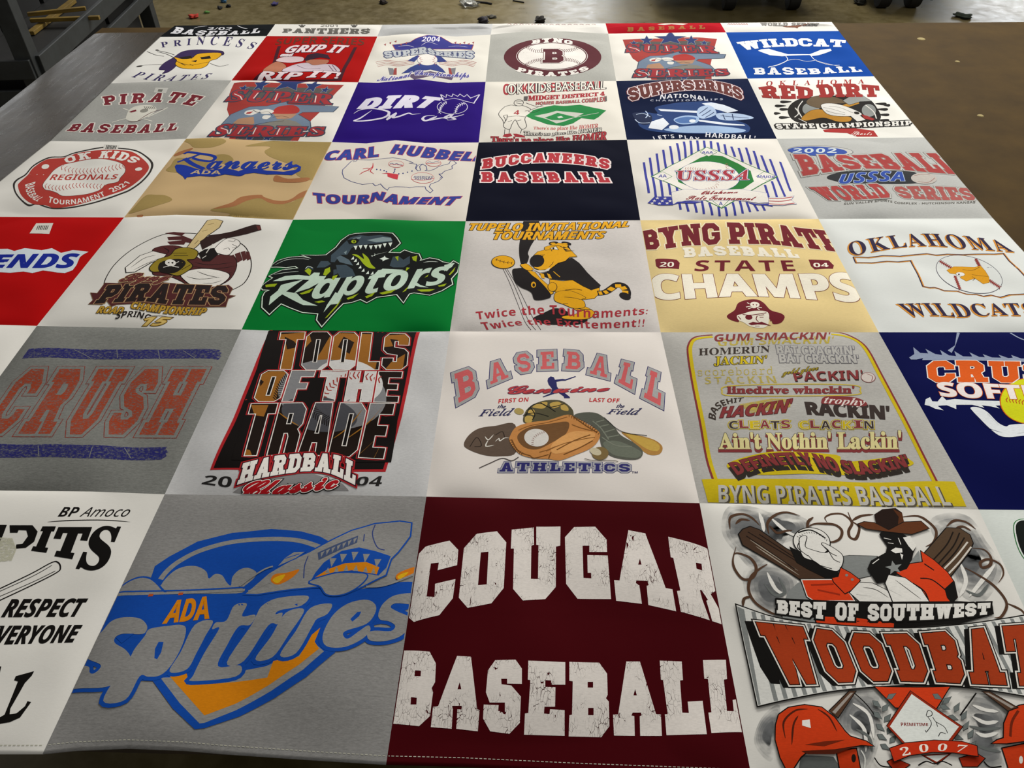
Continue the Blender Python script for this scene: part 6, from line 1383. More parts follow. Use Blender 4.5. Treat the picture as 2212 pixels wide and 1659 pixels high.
d.lines(VW, [[1835, 750, 1790, 790, 1775, 845], [1990, 760, 1930, 790, 1910, 845]], 9).stitches(VW, [1835, 750, 1790, 790, 1775, 845], 8, 5, 18).stitches(VW, [1990, 760, 1930, 790, 1910, 845], 8, 5, 18)
d.lines(VW, [[1785, 690, 1808, 740, 1900, 722, 2000, 748, 2068, 765, 2118, 690], [1790, 690, 1830, 715, 1835, 690, 1880, 708, 1890, 685, 1930, 705, 1950, 685, 1985, 710, 2010, 690, 2040, 720, 2115, 690]], 10, False).done()

FG, FR = '#2c9150', '#b03e46'
d = Print((3, 4), 'ball_field', 1040, 30, C1, 'green ball field')
d.poly(FG, [378, 872, 440, 822, 620, 780, 700, 786, 840, 776, 950, 800, 1065, 825, 1000, 880, 960, 902, 852, 890, 780, 935, 700, 957, 560, 942, 430, 897])
d.poly('#d2d2c8', [450, 872, 560, 850, 640, 828, 760, 838, 872, 850, 800, 885, 700, 922, 640, 935, 560, 900]).poly(FG, [540, 887, 650, 845, 802, 882, 690, 908, 600, 907]).poly('#dcdcd4', [645, 880, 680, 872, 700, 885, 660, 892]).line('#dcdcd4', [640, 935, 720, 905, 860, 872, 1000, 845], 6)
d = d.then('player', 'outlined player with a red number')
OK_ = '#3a3638'
d.lines(OK_, [[280, 750, 300, 735, 340, 735, 358, 755, 345, 780, 310, 785, 280, 770, 280, 750], [200, 792, 160, 830, 148, 862, 180, 905, 192, 935, 205, 905, 190, 870, 222, 862], [200, 792, 250, 778, 300, 785], [345, 780, 400, 800, 420, 820, 370, 830], [420, 820, 470, 800, 520, 780], [400, 830, 440, 845, 500, 820], [222, 862, 215, 900, 190, 940, 195, 970, 240, 985, 262, 940, 290, 905, 320, 960, 350, 985, 385, 960, 370, 900, 385, 870], [215, 880, 300, 872, 380, 880], [240, 985, 235, 1025], [345, 985, 330, 1020], [200, 985, 195, 1030], [380, 760, 470, 790, 530, 785], [290, 745, 350, 745], [295, 760, 345, 768], [225, 920, 260, 910], [300, 915, 340, 905]], 5)
d.polys(FR, [[180, 1045, 200, 1025, 250, 1020, 262, 1040, 220, 1055], [270, 1022, 300, 1022, 370, 1042, 372, 1055, 290, 1050]]).text('4', [285, 822, 325, 822], [272, 860, 322, 860], FR, 'sansb')
d = d.then('lettering', 'black and red lettering')
d.text('OK KIDS BASEBALL', [185, 600, 600, 588, 1040, 572], [185, 692, 600, 668, 1045, 645], FR, 'sansb', bold=.015)
d.text('OK KIDS BASEBALL', [222, 600, 600, 590, 1062, 575], [222, 690, 600, 664, 1058, 640], '#e8e4da', 'sans', out=[('#2c282a', 8), ('#e8e4da', 1)])
d.polys('#6a6664', [[362, 705, 398, 702, 392, 742, 360, 742], [1045, 705, 1068, 700, 1072, 745, 1050, 750]]).text('MIDGET DISTRICT 4', [402, 700, 700, 690, 1050, 666], [398, 742, 700, 722, 1050, 697], FR, 'serif', out=[(FR, 3)])
d.text('HOMER BASEBALL COMPLEX', [468, 752, 760, 738, 1060, 706], [464, 778, 760, 762, 1058, 748], FR, 'sansb', out=[('#4a3c3c', 3), ('#e8e4da', 1)])
for tp, bt, c, o in (([445, 963, 700, 960, 1000, 938], [442, 985, 700, 990, 995, 972], '#c4605e', []), ([365, 1000, 600, 1012, 1030, 970], [360, 1034, 600, 1035, 1025, 1004], '#e8e4da', [('#4a4646', 5)]), ([82, 1046, 500, 1056, 800, 1038, 1072, 1003], [84, 1090, 500, 1096, 800, 1086, 1065, 1076], FR, [('#3a2e30', 5), (FR, 2)])):
    d.text("There's no place like HOMER", tp, bt, c, 'serif', out=o)
d.done()

d = Print((4, 4), 'picture', 1040, 30, C1, 'blue picture of gloves, bats and a helmet')
d.polys('#27487f', [[1290, 850, 1330, 900, 1350, 960, 1450, 1000, 1700, 1020, 2200, 1020, 2290, 990, 2260, 940, 2100, 880, 2000, 760, 1760, 752, 1600, 770, 1480, 800, 1500, 850, 1400, 840]], True)
d.polys('#a9c2e2', [[1560, 985, 1800, 955, 2050, 960, 2250, 990, 2180, 1015, 1900, 1018, 1680, 1012], [1640, 900, 1740, 868, 1850, 880, 1835, 930, 1700, 942]], True).polys('#5c7fb4', [[1650, 905, 1740, 880, 1830, 890, 1800, 925, 1700, 932]], True)
d.poly('#e2e8f0', [1508, 812, 1700, 822, 1842, 828, 1840, 846, 1700, 838, 1530, 830]).poly('#dfe6ef', [1880, 765, 1960, 756, 2060, 775, 2190, 828, 2100, 845, 1960, 805]).poly('#e2e8f0', [1850, 905, 2000, 920, 2240, 945, 2250, 955, 2000, 940, 1860, 920])
d.polys('#b9cce6', [[1838, 840, 1860, 800, 1930, 780, 1985, 805, 2000, 860, 1900, 895, 1850, 880], [2010, 850, 2180, 850, 2300, 875, 2310, 895, 2150, 910, 2030, 900]], True).lines('#1b3563', [[1860, 850, 1930, 800], [1880, 870, 1960, 820], [1910, 885, 1985, 840], [2040, 870, 2280, 890], [2060, 860, 2080, 905], [2140, 855, 2150, 905]], 8)
d.poly('#e6ebf2', [1425, 975, 1450, 920, 1550, 888, 1602, 940, 1540, 992]).poly('#16294f', [1310, 900, 1292, 850, 1370, 842, 1450, 868, 1442, 935, 1370, 945], True).lines('#c6d4ea', [[1310, 900, 1350, 930, 1440, 930], [1320, 860, 1380, 850, 1440, 880], [1400, 830, 1420, 860, 1400, 890], [1500, 860, 1540, 870]], 9)
d.ell('#e8edf4', 1642, 968, 42, 18).ell('#e8edf4', 1800, 915, 28, 14)
d = d.then('lettering', 'brown arched letters edged in white')
d.text('SUPERSERIES', [1248, 640, 1400, 602, 1600, 574, 1900, 566, 2100, 596, 2215, 640], [1270, 745, 1450, 702, 1700, 655, 1950, 655, 2130, 702, 2228, 738], '#6e3834', 'slab', out=[('#8a4a4a', 17), ('#e0d8da', 12), ('#6e3834', 3)], sp=.9)
d.text('NATIONAL', [1530, 690, 1730, 684, 1925, 708], [1522, 730, 1730, 715, 1935, 745], '#e2e2e8', 'sansb', sp=1.1).text('CHAMPIONSHIPS', [1440, 732, 1730, 732, 2060, 720], [1440, 746, 1730, 746, 2060, 736], '#b9bccb', 'sansb', sp=1.5)
d.text('HARDBALL!', [1915, 1010, 2130, 1028, 2340, 1040], [1910, 1052, 2130, 1064, 2335, 1070], '#eaeaf0', 'sansb', sp=1.15).text("LET'S PLAY", [1460, 1048, 1640, 1030, 1860, 1056], [1475, 1078, 1650, 1060, 1860, 1082], '#eaeaf0', 'sansb', sp=1.3).done()

D4 = .29476
RDC = '#a23632'
d = Print((5, 4), 'prospector', 1560, 0, D4, 'bearded prospector in a hat')
d.polys('#26221f', [[480, 810, 520, 750, 620, 715, 880, 700, 1060, 720, 1140, 800, 1160, 870, 1080, 900, 640, 905, 520, 880]] + [[x, y, x + 70 * s, y - 8, x + 85 * s, y + 4, x + 60 * s, y + 12] for x, y, s in ((510, 745, -1), (505, 800, -1), (500, 860, -1), (1120, 760, 1), (1130, 800, 1), (1140, 840, 1), (1140, 880, 1), (470, 775, -1), (1180, 770, .6), (430, 830, -.6))], True)
d.ell('#979a97', 650, 800, 62, 48, 0).ell('#979a97', 1075, 810, 52, 46, 10).lines('#e2e0da', [[590, 740, 555, 800, 590, 870], [535, 790, 560, 830, 530, 860], [1050, 770, 1110, 820, 1130, 870], [560, 870, 620, 900]], 8)
d.poly('#bd8c34', [582, 868, 650, 812, 742, 806, 850, 842, 942, 862, 930, 890, 850, 892, 740, 862, 620, 884], True, out=('#5a4420', 4))
d.poly('#705f48', [618, 745, 660, 712, 740, 702, 820, 712, 890, 735, 925, 756, 800, 762, 720, 792, 640, 772], True, out=('#2c2620', 4)).poly('#bd8c34', [872, 775, 992, 722, 1004, 760, 930, 784]).poly('#a0a29f', [885, 738, 1002, 682, 1092, 742, 1010, 745, 930, 770], out=('#2c2620', 4))
d.poly('#dcdad4', [725, 772, 800, 760, 900, 780, 1015, 830, 1005, 850, 960, 852, 850, 852, 765, 832], True, out=('#2c2620', 4)).lines('#5a5652', [[740, 790, 800, 800, 900, 830], [780, 780, 860, 790, 960, 830], [760, 812, 820, 830, 900, 842]], 5).ell('#2c2620', 985, 830, 20, 10, 10)
d.poly(RDC, [1020, 840, 1060, 850, 1120, 875, 1100, 885, 1040, 870]).poly('#dcdad4', [940, 850, 1010, 850, 1050, 880, 990, 892])
d.poly('#b03a38', [738, 952, 890, 928, 1110, 958, 1142, 1002, 990, 1002, 915, 976, 750, 968])
d = d.then('lettering', 'red letters above a white caption')
d.text('OKLAHOMA', [325, 595, 700, 588, 1042, 580], [320, 630, 700, 622, 1040, 612], RDC, 'serif', sp=2.4)
d.text('RED', [268, 640, 450, 625, 662, 648], [298, 715, 480, 725, 662, 718], RDC, 'slab', out=[(RDC, 3), ('#6a2a24', 0.5)], sp=.9).text('DIRT', [690, 625, 900, 614, 1145, 630], [718, 715, 900, 712, 1158, 710], RDC, 'slab', out=[(RDC, 3)], sp=.9)
d.text('STATE CHAMPIONSHIP', [388, 910, 700, 905, 1000, 900, 1385, 884], [402, 944, 700, 940, 1000, 934, 1388, 918], '#e6e4de', 'slab', out=[('#221e1c', 12)], sp=1.4).text('Sports', [955, 962, 1105, 968], [945, 988, 1095, 992], '#e6dcd6', 'script').done()

# ------------------------------------------------------------------ sixth row
panel(0, 5, '#e2e1dc', 'white block with a gold skull in a purple bandana')
panel(1, 5, '#ae0d0a', 'red block with a pitcher gripping a ball')
panel(2, 5, '#e6e3da', 'white block with a purple gable and flag banner')
panel(3, 5, '#b9b9b3', 'grey block with a maroon oval around a ball', 0.08)
panel(4, 5, '#e9e6de', 'white block with a red shield, stars and a batter, fifth in its row')
panel(5, 5, '#1552a6', 'royal blue block with white letters and crossed bats')
PP = '#3f3668'
d = Print((0, 5), 'skull', 0, 0, C1, 'gold skull in a purple bandana')
d.lines('#35302f', [[1255, 440, 1330, 470, 1400, 480], [1330, 428, 1430, 450, 1490, 470], [1340, 440, 1420, 462, 1480, 490], [1160, 572, 1240, 556, 1385, 550], [1790, 540, 1870, 566, 1950, 552], [1690, 310, 1710, 340]], 6)
d.ell('#35302f', 1190, 566, 26, 6, -8).ell('#35302f', 1340, 428, 14, 5)
d.poly('#42305f', [1358, 592, 1400, 540, 1482, 490, 1560, 440, 1682, 424, 1842, 430, 1902, 440, 1890, 472, 1700, 462, 1650, 502, 1520, 502, 1502, 562, 1442, 612, 1388, 628, 1410, 600], True, out=('#2a2230', 3))
d.poly('#e4b01c', [1488, 490, 1560, 505, 1640, 496, 1700, 460, 1882, 454, 1852, 500, 1792, 520, 1760, 562, 1690, 587, 1560, 582, 1500, 552, 1510, 515], True, out=('#2a2018', 5))
d.polys('#2a2018', [[1528, 490, 1630, 478, 1642, 500, 1560, 504], [1708, 490, 1790, 478, 1802, 500, 1720, 507], [1628, 522, 1682, 514, 1672, 532]]).lines('#2a2018', [[1500, 520, 1560, 545, 1640, 556, 1780, 530], [1540, 540, 1580, 560], [1620, 550, 1650, 562]], 6)
d = d.then('lettering', 'dark purple lettering')
d.text('PRINCESS', [1368, 362, 1600, 332, 1800, 312, 2000, 320, 2200, 368], [1380, 405, 1600, 386, 1750, 382, 1950, 392, 2150, 420], PP, 'serif', sp=1.9).text('PIRATES', [1175, 610, 1400, 640, 1560, 640, 1815, 626], [1120, 656, 1330, 688, 1540, 690, 1775, 668], PP, 'serifbi', sp=1.5).done()

d = Print((1, 5), 'pitcher', 500, 30, C1, 'pitcher in a purple cap')
d.line('#4c1024', [410, 275, 340, 470, 200, 560, 560, 572, 925, 562, 960, 470, 1060, 285], 30, False)
d.text('SUPER SERIES', [392, 212, 700, 196, 1142, 212], [370, 264, 700, 254, 1128, 268], '#6e3018', 'sansb', bold=.01)
d.polys('#b67a60', [[640, 395, 822, 394, 795, 432, 680, 437], [270, 482, 380, 410, 462, 440, 442, 492, 330, 497]], True, ('#4a2018', 3))
d.poly('#dcc6ca', [380, 400, 450, 368, 600, 368, 612, 400, 560, 412, 480, 417], True, out=('#4a2030', 3)).poly('#cdbfc8', [438, 492, 520, 440, 640, 418, 700, 440, 800, 430, 882, 440, 918, 497, 700, 492], True, out=('#3a1828', 4)).lines('#6a4a5c', [[560, 440, 640, 470, 760, 465], [830, 440, 870, 490], [860, 438, 898, 490]], 6)
d.poly('#3d1c34', [618, 392, 650, 350, 730, 333, 822, 350, 844, 386, 760, 372, 700, 384, 640, 402])
d = d.then('lettering', 'white slogan in capitals')
for t, tp, bt in (('GRIP IT', [492, 272, 800, 264, 1005, 272], [452, 332, 750, 326, 962, 336]), ('and', [430, 340, 528, 340], [415, 364, 520, 361]), ('RIP IT!', [240, 492, 580, 500, 700, 486, 938, 500], [218, 545, 540, 556, 680, 542, 905, 552])):
    d.text(t, tp, bt, '#e6d6da', 'sansbi', out=[('#3c1030', 9), ('#e6d6da', 4)])
d.done()

d = Print((2, 5), 'emblem', 500, 30, C1, 'purple gable over flags and a ball')
d.poly('#3e3e92', [1378, 265, 1460, 255, 1532, 238, 1642, 190, 1702, 178, 1790, 200, 1880, 254, 2062, 264, 2048, 305, 1400, 305], out=('#b05a4c', 6))
d.lines('#d8d4de', [[1420, 280, 1500, 270, 1560, 285], [1850, 280, 1940, 275, 2020, 285], [1620, 270, 1680, 240, 1760, 265]], 8, taper=True)
d.polys('#a85a60', [[1300 + 45 * k, 262 - 14 * (k % 3), 1320 + 45 * k, 252 - 14 * (k % 3), 1316 + 45 * k, 272 - 14 * (k % 3)] for k in range(5)] + [[1900 + 38 * k, 245 + 12 * (k % 2), 1920 + 38 * k, 236 + 12 * (k % 2), 1916 + 38 * k, 256 + 12 * (k % 2)] for k in range(5)])
d.lines('#bc6a66', [[1230 + 6 * k, 412 + 13 * k, 1330, 396 + 13 * k, 1430, 408 + 12 * k, 1560, 386 + 13 * k] for k in range(4)] + [[1770, 390 + 12 * k, 1880, 408 + 12 * k, 1980, 395 + 12 * k, 2092 - 8 * k, 415 + 12 * k] for k in range(4)], 6)
d.polys('#3c4a8c', [[1505, 400, 1590, 352, 1615, 365, 1560, 410], [1720, 355, 1790, 365, 1840, 408, 1760, 412]])
d.polys('#8a8a90', [[1335, 460, 1380, 465, 1400, 520, 1350, 520], [1870, 465, 1915, 460, 1905, 520, 1870, 520]]).polys('#a8504c', [[1390, 465, 1410, 460, 1410, 520, 1380, 520], [1850, 460, 1870, 462, 1885, 520, 1860, 520]])
d.poly('#3e4e92', [1450, 510, 1520, 460, 1600, 425, 1670, 418, 1750, 430, 1802, 470, 1830, 505, 1700, 475, 1600, 490]).ell('#ece8e2', 1672, 392, 84, 48, 0, out=('#8a8aa0', 3)).stitches('#b0605a', [1600, 360, 1622, 395, 1600, 430], 6, 5, 12).stitches('#b0605a', [1740, 360, 1722, 395, 1745, 430], 6, 5, 12)
d.poly('#6a5a78', [1500, 520, 1700, 490, 1900, 530, 1880, 565, 1700, 530, 1560, 560])
d = d.then('lettering', 'silver and violet lettering')
d.text('2004', [1635, 196, 1785, 196], [1622, 236, 1778, 236], '#e8e4ee', 'sansb', bold=.01)
d.text('SUPERSERIES', [1300, 322, 1480, 310, 1660, 284, 1760, 322, 2068, 318], [1312, 378, 1500, 358, 1660, 340, 1770, 358, 2062, 384], '#c2c6ca', 'slab', out=[('#525a80', 11), ('#c2c6ca', 2)], sp=.9)
d.text('National Championships', [1255, 538, 1400, 525, 1600, 482, 1800, 495, 2035, 498], [1242, 574, 1400, 562, 1600, 524, 1800, 535, 2025, 544], '#6462a8', 'script', out=[('#ece8f0', 6), ('#6462a8', 2)]).done()

d = Print((3, 5), 'emblem', 1040, 30, C1, 'maroon oval around a ball')
BM = '#642a34'
d.ell(BM, 607, 370, 416, 163, 0, n=64).ell(BM, 602, 362, 300, 116, 0, out=('#ece8e2', 5), n=56).ell('#eeeae4', 602, 362, 290, 111, 0, n=56)
for q in ([380, 278, 460, 318, 565, 312], [670, 315, 760, 312, 840, 282], [372, 442, 450, 402, 530, 392], [690, 388, 780, 398, 850, 425]):
    d.stitches(BM, q, 12, 5, 17)
d.text('B', [528, 302, 695, 302], [522, 418, 700, 418], BM, 'slab', out=[(BM, 17), ('#eeeae4', 12), (BM, 2)])
d = d.then('lettering', 'white words on the oval')
d.text('BYNG', [435, 228, 600, 206, 775, 232], [428, 258, 600, 244, 775, 262], '#eeeae4', 'slab', out=[('#eeeae4', 2)], sp=2).text('PIRATES', [322, 458, 450, 486, 610, 496, 770, 484, 888, 446], [290, 488, 440, 524, 610, 532, 790, 518, 920, 472], '#eeeae4', 'slab', out=[('#eeeae4', 2)], sp=2.2).done()

d = Print((4, 5), 'emblem', 1040, 30, C1, 'red shield with a batter')
super_series(d, False)

d = Print((5, 5), 'crossed_bats', 1560, 0, D4, 'white crossed bats')
d.poly('#e9ebee', [262, 372, 285, 362, 342, 358, 402, 376, 482, 398, 640, 398, 722, 365, 795, 358, 802, 372, 702, 406, 650, 412, 640, 404, 482, 409, 440, 413, 350, 405])
d.lines('#e9ebee', [[465, 410, 478, 440, 420, 470, 335, 495], [650, 408, 682, 440, 760, 465, 872, 490], [470, 445, 540, 435, 620, 450, 690, 440], [340, 488, 400, 480, 470, 450], [690, 448, 780, 475, 860, 478]], 6)
d = d.then('lettering', 'white slab capitals')
d.text('WILDCAT', [105, 310, 350, 286, 600, 281, 905, 295], [155, 370, 350, 346, 600, 340, 895, 345], '#e9ebee', 'slab', out=[('#e9ebee', 2)], sp=.9).text('BASEBALL', [228, 498, 450, 494, 640, 502, 850, 490, 1000, 490], [235, 546, 450, 548, 640, 545, 850, 535, 1030, 525], '#e9ebee', 'slab', sp=1.6).done()

# ------------------------------------------------------------------ far row, folding over the table edge
panel(0, 6, '#15191d', 'black block at the far left corner with white lettering')
panel(1, 6, '#e2e0da', 'white block at the far edge with grey lettering')
panel(2, 6, '#c5c6c6', 'plain light grey block at the far edge', 0.05)
panel(3, 6, '#e6e4de', 'white block at the far edge with a cut off red line')
panel(4, 6, '#b60e26', 'crimson block at the far edge with gold letters')
panel(5, 6, '#e8e6e0', 'white block at the far right corner with grey lettering')
d = Print((0, 6), 'lettering', 330, 0, .25, 'white lettering')
d.text('BASEBALL', [205, 232, 400, 262, 600, 268, 770, 262, 940, 240], [150, 290, 380, 300, 600, 304, 770, 296, 920, 285], '#dcdce0', 'slab', sp=1.6).text('2/02', [480, 236, 690, 236], [470, 258, 680, 260], '#dcdce0', 'sansb').lines('#dcdce0', [[355, 245, 400, 232, 470, 225], [730, 222, 780, 242, 820, 248]], 10, taper=True).done()
d = Print((1, 6), 'lettering', 330, 0, .25, 'grey lettering with paw marks')
d.text('PANTHERS', [1130, 248, 1500, 245, 1880, 245], [1120, 282, 1490, 290, 1868, 292], '#6e6c66', 'slab', out=[('#6e6c66', 2)], sp=1.4).text('2001', [1455, 212, 1600, 212], [1448, 233, 1598, 233], '#8a8882', 'sansb')
for x in (1290, 1740):
    d.ell('#5c5a56', x, 228, 20, 9).ell('#5c5a56', x - 22, 220, 8, 4).ell('#5c5a56', x, 215, 8, 4).ell('#5c5a56', x + 22, 220, 8, 4)
d.done()
d = Print((3, 6), 'lettering', 850, 0, .25, 'cut off maroon lettering')
d.lines('#a06468', [[x, 212 + (x // 40) % 2 * 3, x + 18, 209, x + 34, 214] for x in range(985, 1740, 52)], 6).done()
d = Print((4, 6), 'lettering', 1300, 0, .25, 'gold lettering')
d.text('BASEBALL', [222, 236, 550, 228, 890, 220], [220, 262, 550, 256, 892, 246], '#a8743c', 'slab', sp=5).poly('#d8d2c8', [480, 212, 560, 200, 660, 198, 745, 206, 700, 216, 600, 210, 540, 216]).done()
d = Print((5, 6), 'lettering', 1300, 0, .25, 'grey lettering over a brown bat')
d.text('WORLD SERIES', [1370, 198, 1600, 195, 1880, 200], [1375, 222, 1600, 226, 1870, 214], '#8c8a86', 'slab', out=[('#55524e', 2)], sp=1.3).poly('#8a5c48', [1560, 228, 1640, 224, 1800, 214, 1700, 232, 1690, 245, 1670, 238, 1600, 236]).lines('#a83c48', [[x, 212, x + 10, 205, x + 16, 213] for x in range(1088, 1250, 22)], 6).done()
# ------------------------------------------------------------------ hem stitching
for col, (x0, x1) in ((1, (-200, 92)), (2, (95, 832)), (3, (836, 1616))):
    d = Print((col, 0), 'hem_stitching', 0, 0, 1.0, 'pale dashed stitching along the hem')
    hp = np.array([v for c in (0, 1, 2, 3) for v in [GRID[0][c]] + MID.get((0, c), [])] + [GRID[0][4]], float)
    x = x0
    while x < x1:
        y = np.interp([x, x + 6], hp[:, 0], hp[:, 1]) - 19
        d.line('#bdbcae', [x, y[0], x + 6, y[1]], 1.6, False); d.lay -= 1
        x += 9.5
    d.lay += 1
    d.done()

# ------------------------------------------------------------------ the floor
m, n, l, b = mat('polished_concrete')
co = coords(n, l)
f1 = noise(n, l, co, 1.1, 6, 0.6); f2 = noise(n, l, co, 14, 6, 0.7)
mx = n.new('ShaderNodeMath'); mx.operation = 'MULTIPLY_ADD'; l.new(f2, mx.inputs[0]); mx.inputs[1].default_value = 0.45; l.new(f1, mx.inputs[2])
l.new(ramp(n, l, mx.outputs[0], [(0.45, lin('#3a311a')), (0.62, lin('#4f4528')), (0.85, lin('#685d3e'))]), b.inputs['Base Color'])
l.new(ramp(n, l, f2, [(0.3, (0.26, 0.26, 0.26)), (0.7, (0.42, 0.42, 0.42))]), b.inputs['Roughness'])
b.inputs['Specular IOR Level'].default_value = 0.6
bump(n, l, b, f2, 0.08, 0.002)
mb = MB(); mb.box((-9, -5, -0.1), (12, 12.4, 0))
tag(mb.build('floor', m), kind='structure')
mb = MB(); mb.box((-9, 12.4, -0.1), (12, 12.5, 4.2))
wall = tag(mb.build('wall_back', surface('workshop_wall', '#6a6658', '#7a7566', 3, 0.9)), kind='structure')
pane, n, l, b = mat('daylit_glass')
b.inputs['Base Color'].default_value = (0.8, 0.85, 0.9, 1)
b.inputs['Emission Color'].default_value = (0.93, 0.97, 1, 1)
b.inputs['Emission Strength'].default_value = 5.0
frame_m = surface('window_frame_paint', '#4a4a48', '#565654', 8, 0.6)
for k, (x, w) in enumerate(((1.75, 0.9), (8.4, 1.8))):
    r = empty('window_%d' % (k + 1), (x, 12.39, 0.9)); r['kind'] = 'structure'
    mb = MB(); mb.box((x - w / 2, 12.385, 0.9), (x + w / 2, 12.399, 3.3)); tag(mb.build('pane', pane, r), kind='structure')
    mb = MB()
    for q in (((x - w / 2 - .06, 12.34, .84), (x - w / 2, 12.4, 3.36)), ((x + w / 2, 12.34, .84), (x + w / 2 + .06, 12.4, 3.36)), ((x - w / 2, 12.34, .84), (x + w / 2, 12.4, .9)), ((x - w / 2, 12.34, 3.3), (x + w / 2, 12.4, 3.36)), ((x - w / 2, 12.35, 2.07), (x + w / 2, 12.4, 2.12))):
        mb.box(*q)
    tag(mb.build('frame', frame_m, r), kind='structure')

# ------------------------------------------------------------------ the worktable and the dark sheet on it
FY = 2.352
board = surface('brown_hardboard', '#382808', '#4e3a12', 9, 0.85, bs=0.12, spec=0.12, lo=0.25, hi=0.8)
nn = board.node_tree.nodes
t = empty('worktable', (1.5, 1.2, 0))
tag(t, 'wide brown hardboard worktable under the quilt', 'worktable')
mb = MB(); mb.box((-0.222, 0.03, TZ - 0.019), (3.75, FY, TZ)); mb.build('table_top', board, t, bevel=0.002)
wood = surface('dark_stained_pine', '#2a2014', '#3c2f1e', 12, 0.7, (1, 8, 1))
mb = MB()
for q in (((-0.17, 0.07, TZ - 0.13), (3.7, 0.11, TZ - 0.02)), ((-0.17, FY - .1, TZ - 0.13), (3.7, FY - .06, TZ - 0.02)), ((-0.17, 0.11, TZ - 0.13), (-0.13, FY - .1, TZ - 0.02)), ((3.66, 0.11, TZ - 0.13), (3.7, FY - .1, TZ - 0.02))): mb.box(*q)
mb.build('frame', wood, t)
for x in (-0.12, 3.56):
    for y in (0.12, FY - 0.2):
        mb = MB(); mb.box((x, y, 0), (x + 0.09, y + 0.09, TZ - 0.02)); mb.build('leg', wood, t, bevel=0.003)
m, n, l, b = mat('worn_dark_sheet')
co = coords(n, l)
f = noise(n, l, co, 9, 6, 0.7); g = noise(n, l, coords(n, l, (60, 6, 1)), 1.0, 5, 0.7); q = noise(n, l, co, 260, 2, 0.6)
l.new(ramp(n, l, f, [(0.3, lin('#2a231a')), (0.75, lin('#3e352a'))]), b.inputs['Base Color'])
l.new(ramp(n, l, g, [(0.3, (0.24, 0.24, 0.24)), (0.7, (0.36, 0.36, 0.36))]), b.inputs['Roughness'])
b.inputs['Specular IOR Level'].default_value = 0.34
ad = n.new('ShaderNodeMath'); ad.operation = 'MULTIPLY_ADD'; l.new(q, ad.inputs[0]); ad.inputs[1].default_value = 0.12; l.new(f, ad.inputs[2])
bump(n, l, b, ad.outputs[0], 0.16, 0.006)
mb = MB(); xs = [-0.221, -0.212, -0.203, -0.194, -0.185, -0.172, -0.155, 0.1, 0.9]; ys = np.linspace(0.034, 2.291, 60)
zz = [0.0004, 0.0014, 0.0022, 0.0028, 0.0032, 0.0035, 0.0037, 0.0037, 0.0037]
vs = []
for y in ys:
    for x, z in zip(xs, zz): vs.append((x, y, TZ + z - 0.0003))
c = len(xs)
mb.add(vs, [(i * c + k, i * c + k + 1, (i + 1) * c + k + 1, (i + 1) * c + k) for i in range(len(ys) - 1) for k in range(c - 1)])
mb.add([(xs[0], ys[0], TZ + .0001), (xs[-1], ys[0], TZ + .0001), (xs[-1], ys[-1], TZ + .0001), (xs[0], ys[-1], TZ + .0001)], [(3, 2, 1, 0)])
mb.add([(xs[0], ys[-1], TZ), (xs[0], ys[-1], TZ + .0005), (xs[-1], ys[-1], TZ + .0034), (xs[-1], ys[-1], TZ)], [(0, 1, 2, 3)])
tag(mb.build('plastic_sheet', m, smooth=True), 'worn dark grey glossy sheet covering the left end of the worktable', 'sheet')

# ------------------------------------------------------------------ steel rack left of the table
steel = surface('dark_grey_steel', '#171a1b', '#262a2b', 20, 0.5, bs=0.15)
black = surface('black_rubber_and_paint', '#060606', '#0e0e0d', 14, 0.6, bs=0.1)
D = ray(1000.0, -690.0); D[2] = 0; D /= np.linalg.norm(D)
Nn = np.array([-D[1], D[0], 0])                        # points away from the table
O = on_z(333.0, 74.0, 0.0)
def rk(px, py, back=0.0):
    """photo point -> point on the rack's front plane"""
    d = ray(px, py)
    t_ = ((O + Nn * back - CAM) @ Nn) / (d @ Nn)
    return CAM + d * t_
DEP = 0.62
rack = empty('steel_rack', tuple(O + Nn * DEP / 2))
tag(rack, 'dark grey steel storage rack standing on the floor left of the table', 'rack')
p1 = rk(52.0, 110.0); p1[2] = 0.0
def post(p, z1):
    mb = MB(); mb.bar((p[0], p[1], 0), (p[0], p[1], z1), 0.075, 0.075, up=tuple(D)); mb.build('post', steel, rack, bevel=0.004)
for p in (O, p1):
    post(p, 1.5); post(p + Nn * DEP, 1.5)
far, nr = O, p1
za = (rk(70.0, 107.0)[2] + rk(199.0, 2.0)[2]) / 2; za2 = (rk(94.0, 143.0)[2] + rk(250.0, 2.0)[2]) / 2
zb = (rk(155.0, 116.0)[2] + rk(277.0, 2.0)[2]) / 2; zb2 = rk(290.0, 24.0)[2]
for hi_, lo_ in ((za, za2), (zb, zb2)):
    for off in (-0.045, DEP + 0.045):
        mb = MB(); mb.bar(tuple(nr + Nn * off + [0, 0, (hi_ + lo_) / 2]), tuple(far + Nn * off + [0, 0, (hi_ + lo_) / 2]), 0.02, abs(hi_ - lo_)); mb.build('beam', steel, rack, bevel=0.003)
    mb = MB(); a, e = nr + Nn * 0.02, far + Nn * 0.02
    z = min(hi_, lo_) + 0.01
    mb.add([tuple(v + [0, 0, zz_]) for zz_ in (z, z + 0.015) for v in (a, e, e + Nn * (DEP - .04), a + Nn * (DEP - .04))], [(3, 2, 1, 0), (4, 5, 6, 7), (0, 1, 5, 4), (1, 2, 6, 5), (2, 3, 7, 6), (3, 0, 4, 7)])
    mb.build('shelf', black, rack)
yel = surface('yellow_stained_lumber', '#4e3c0a', '#7a6114', 10, 0.7, (1, 1, 6))
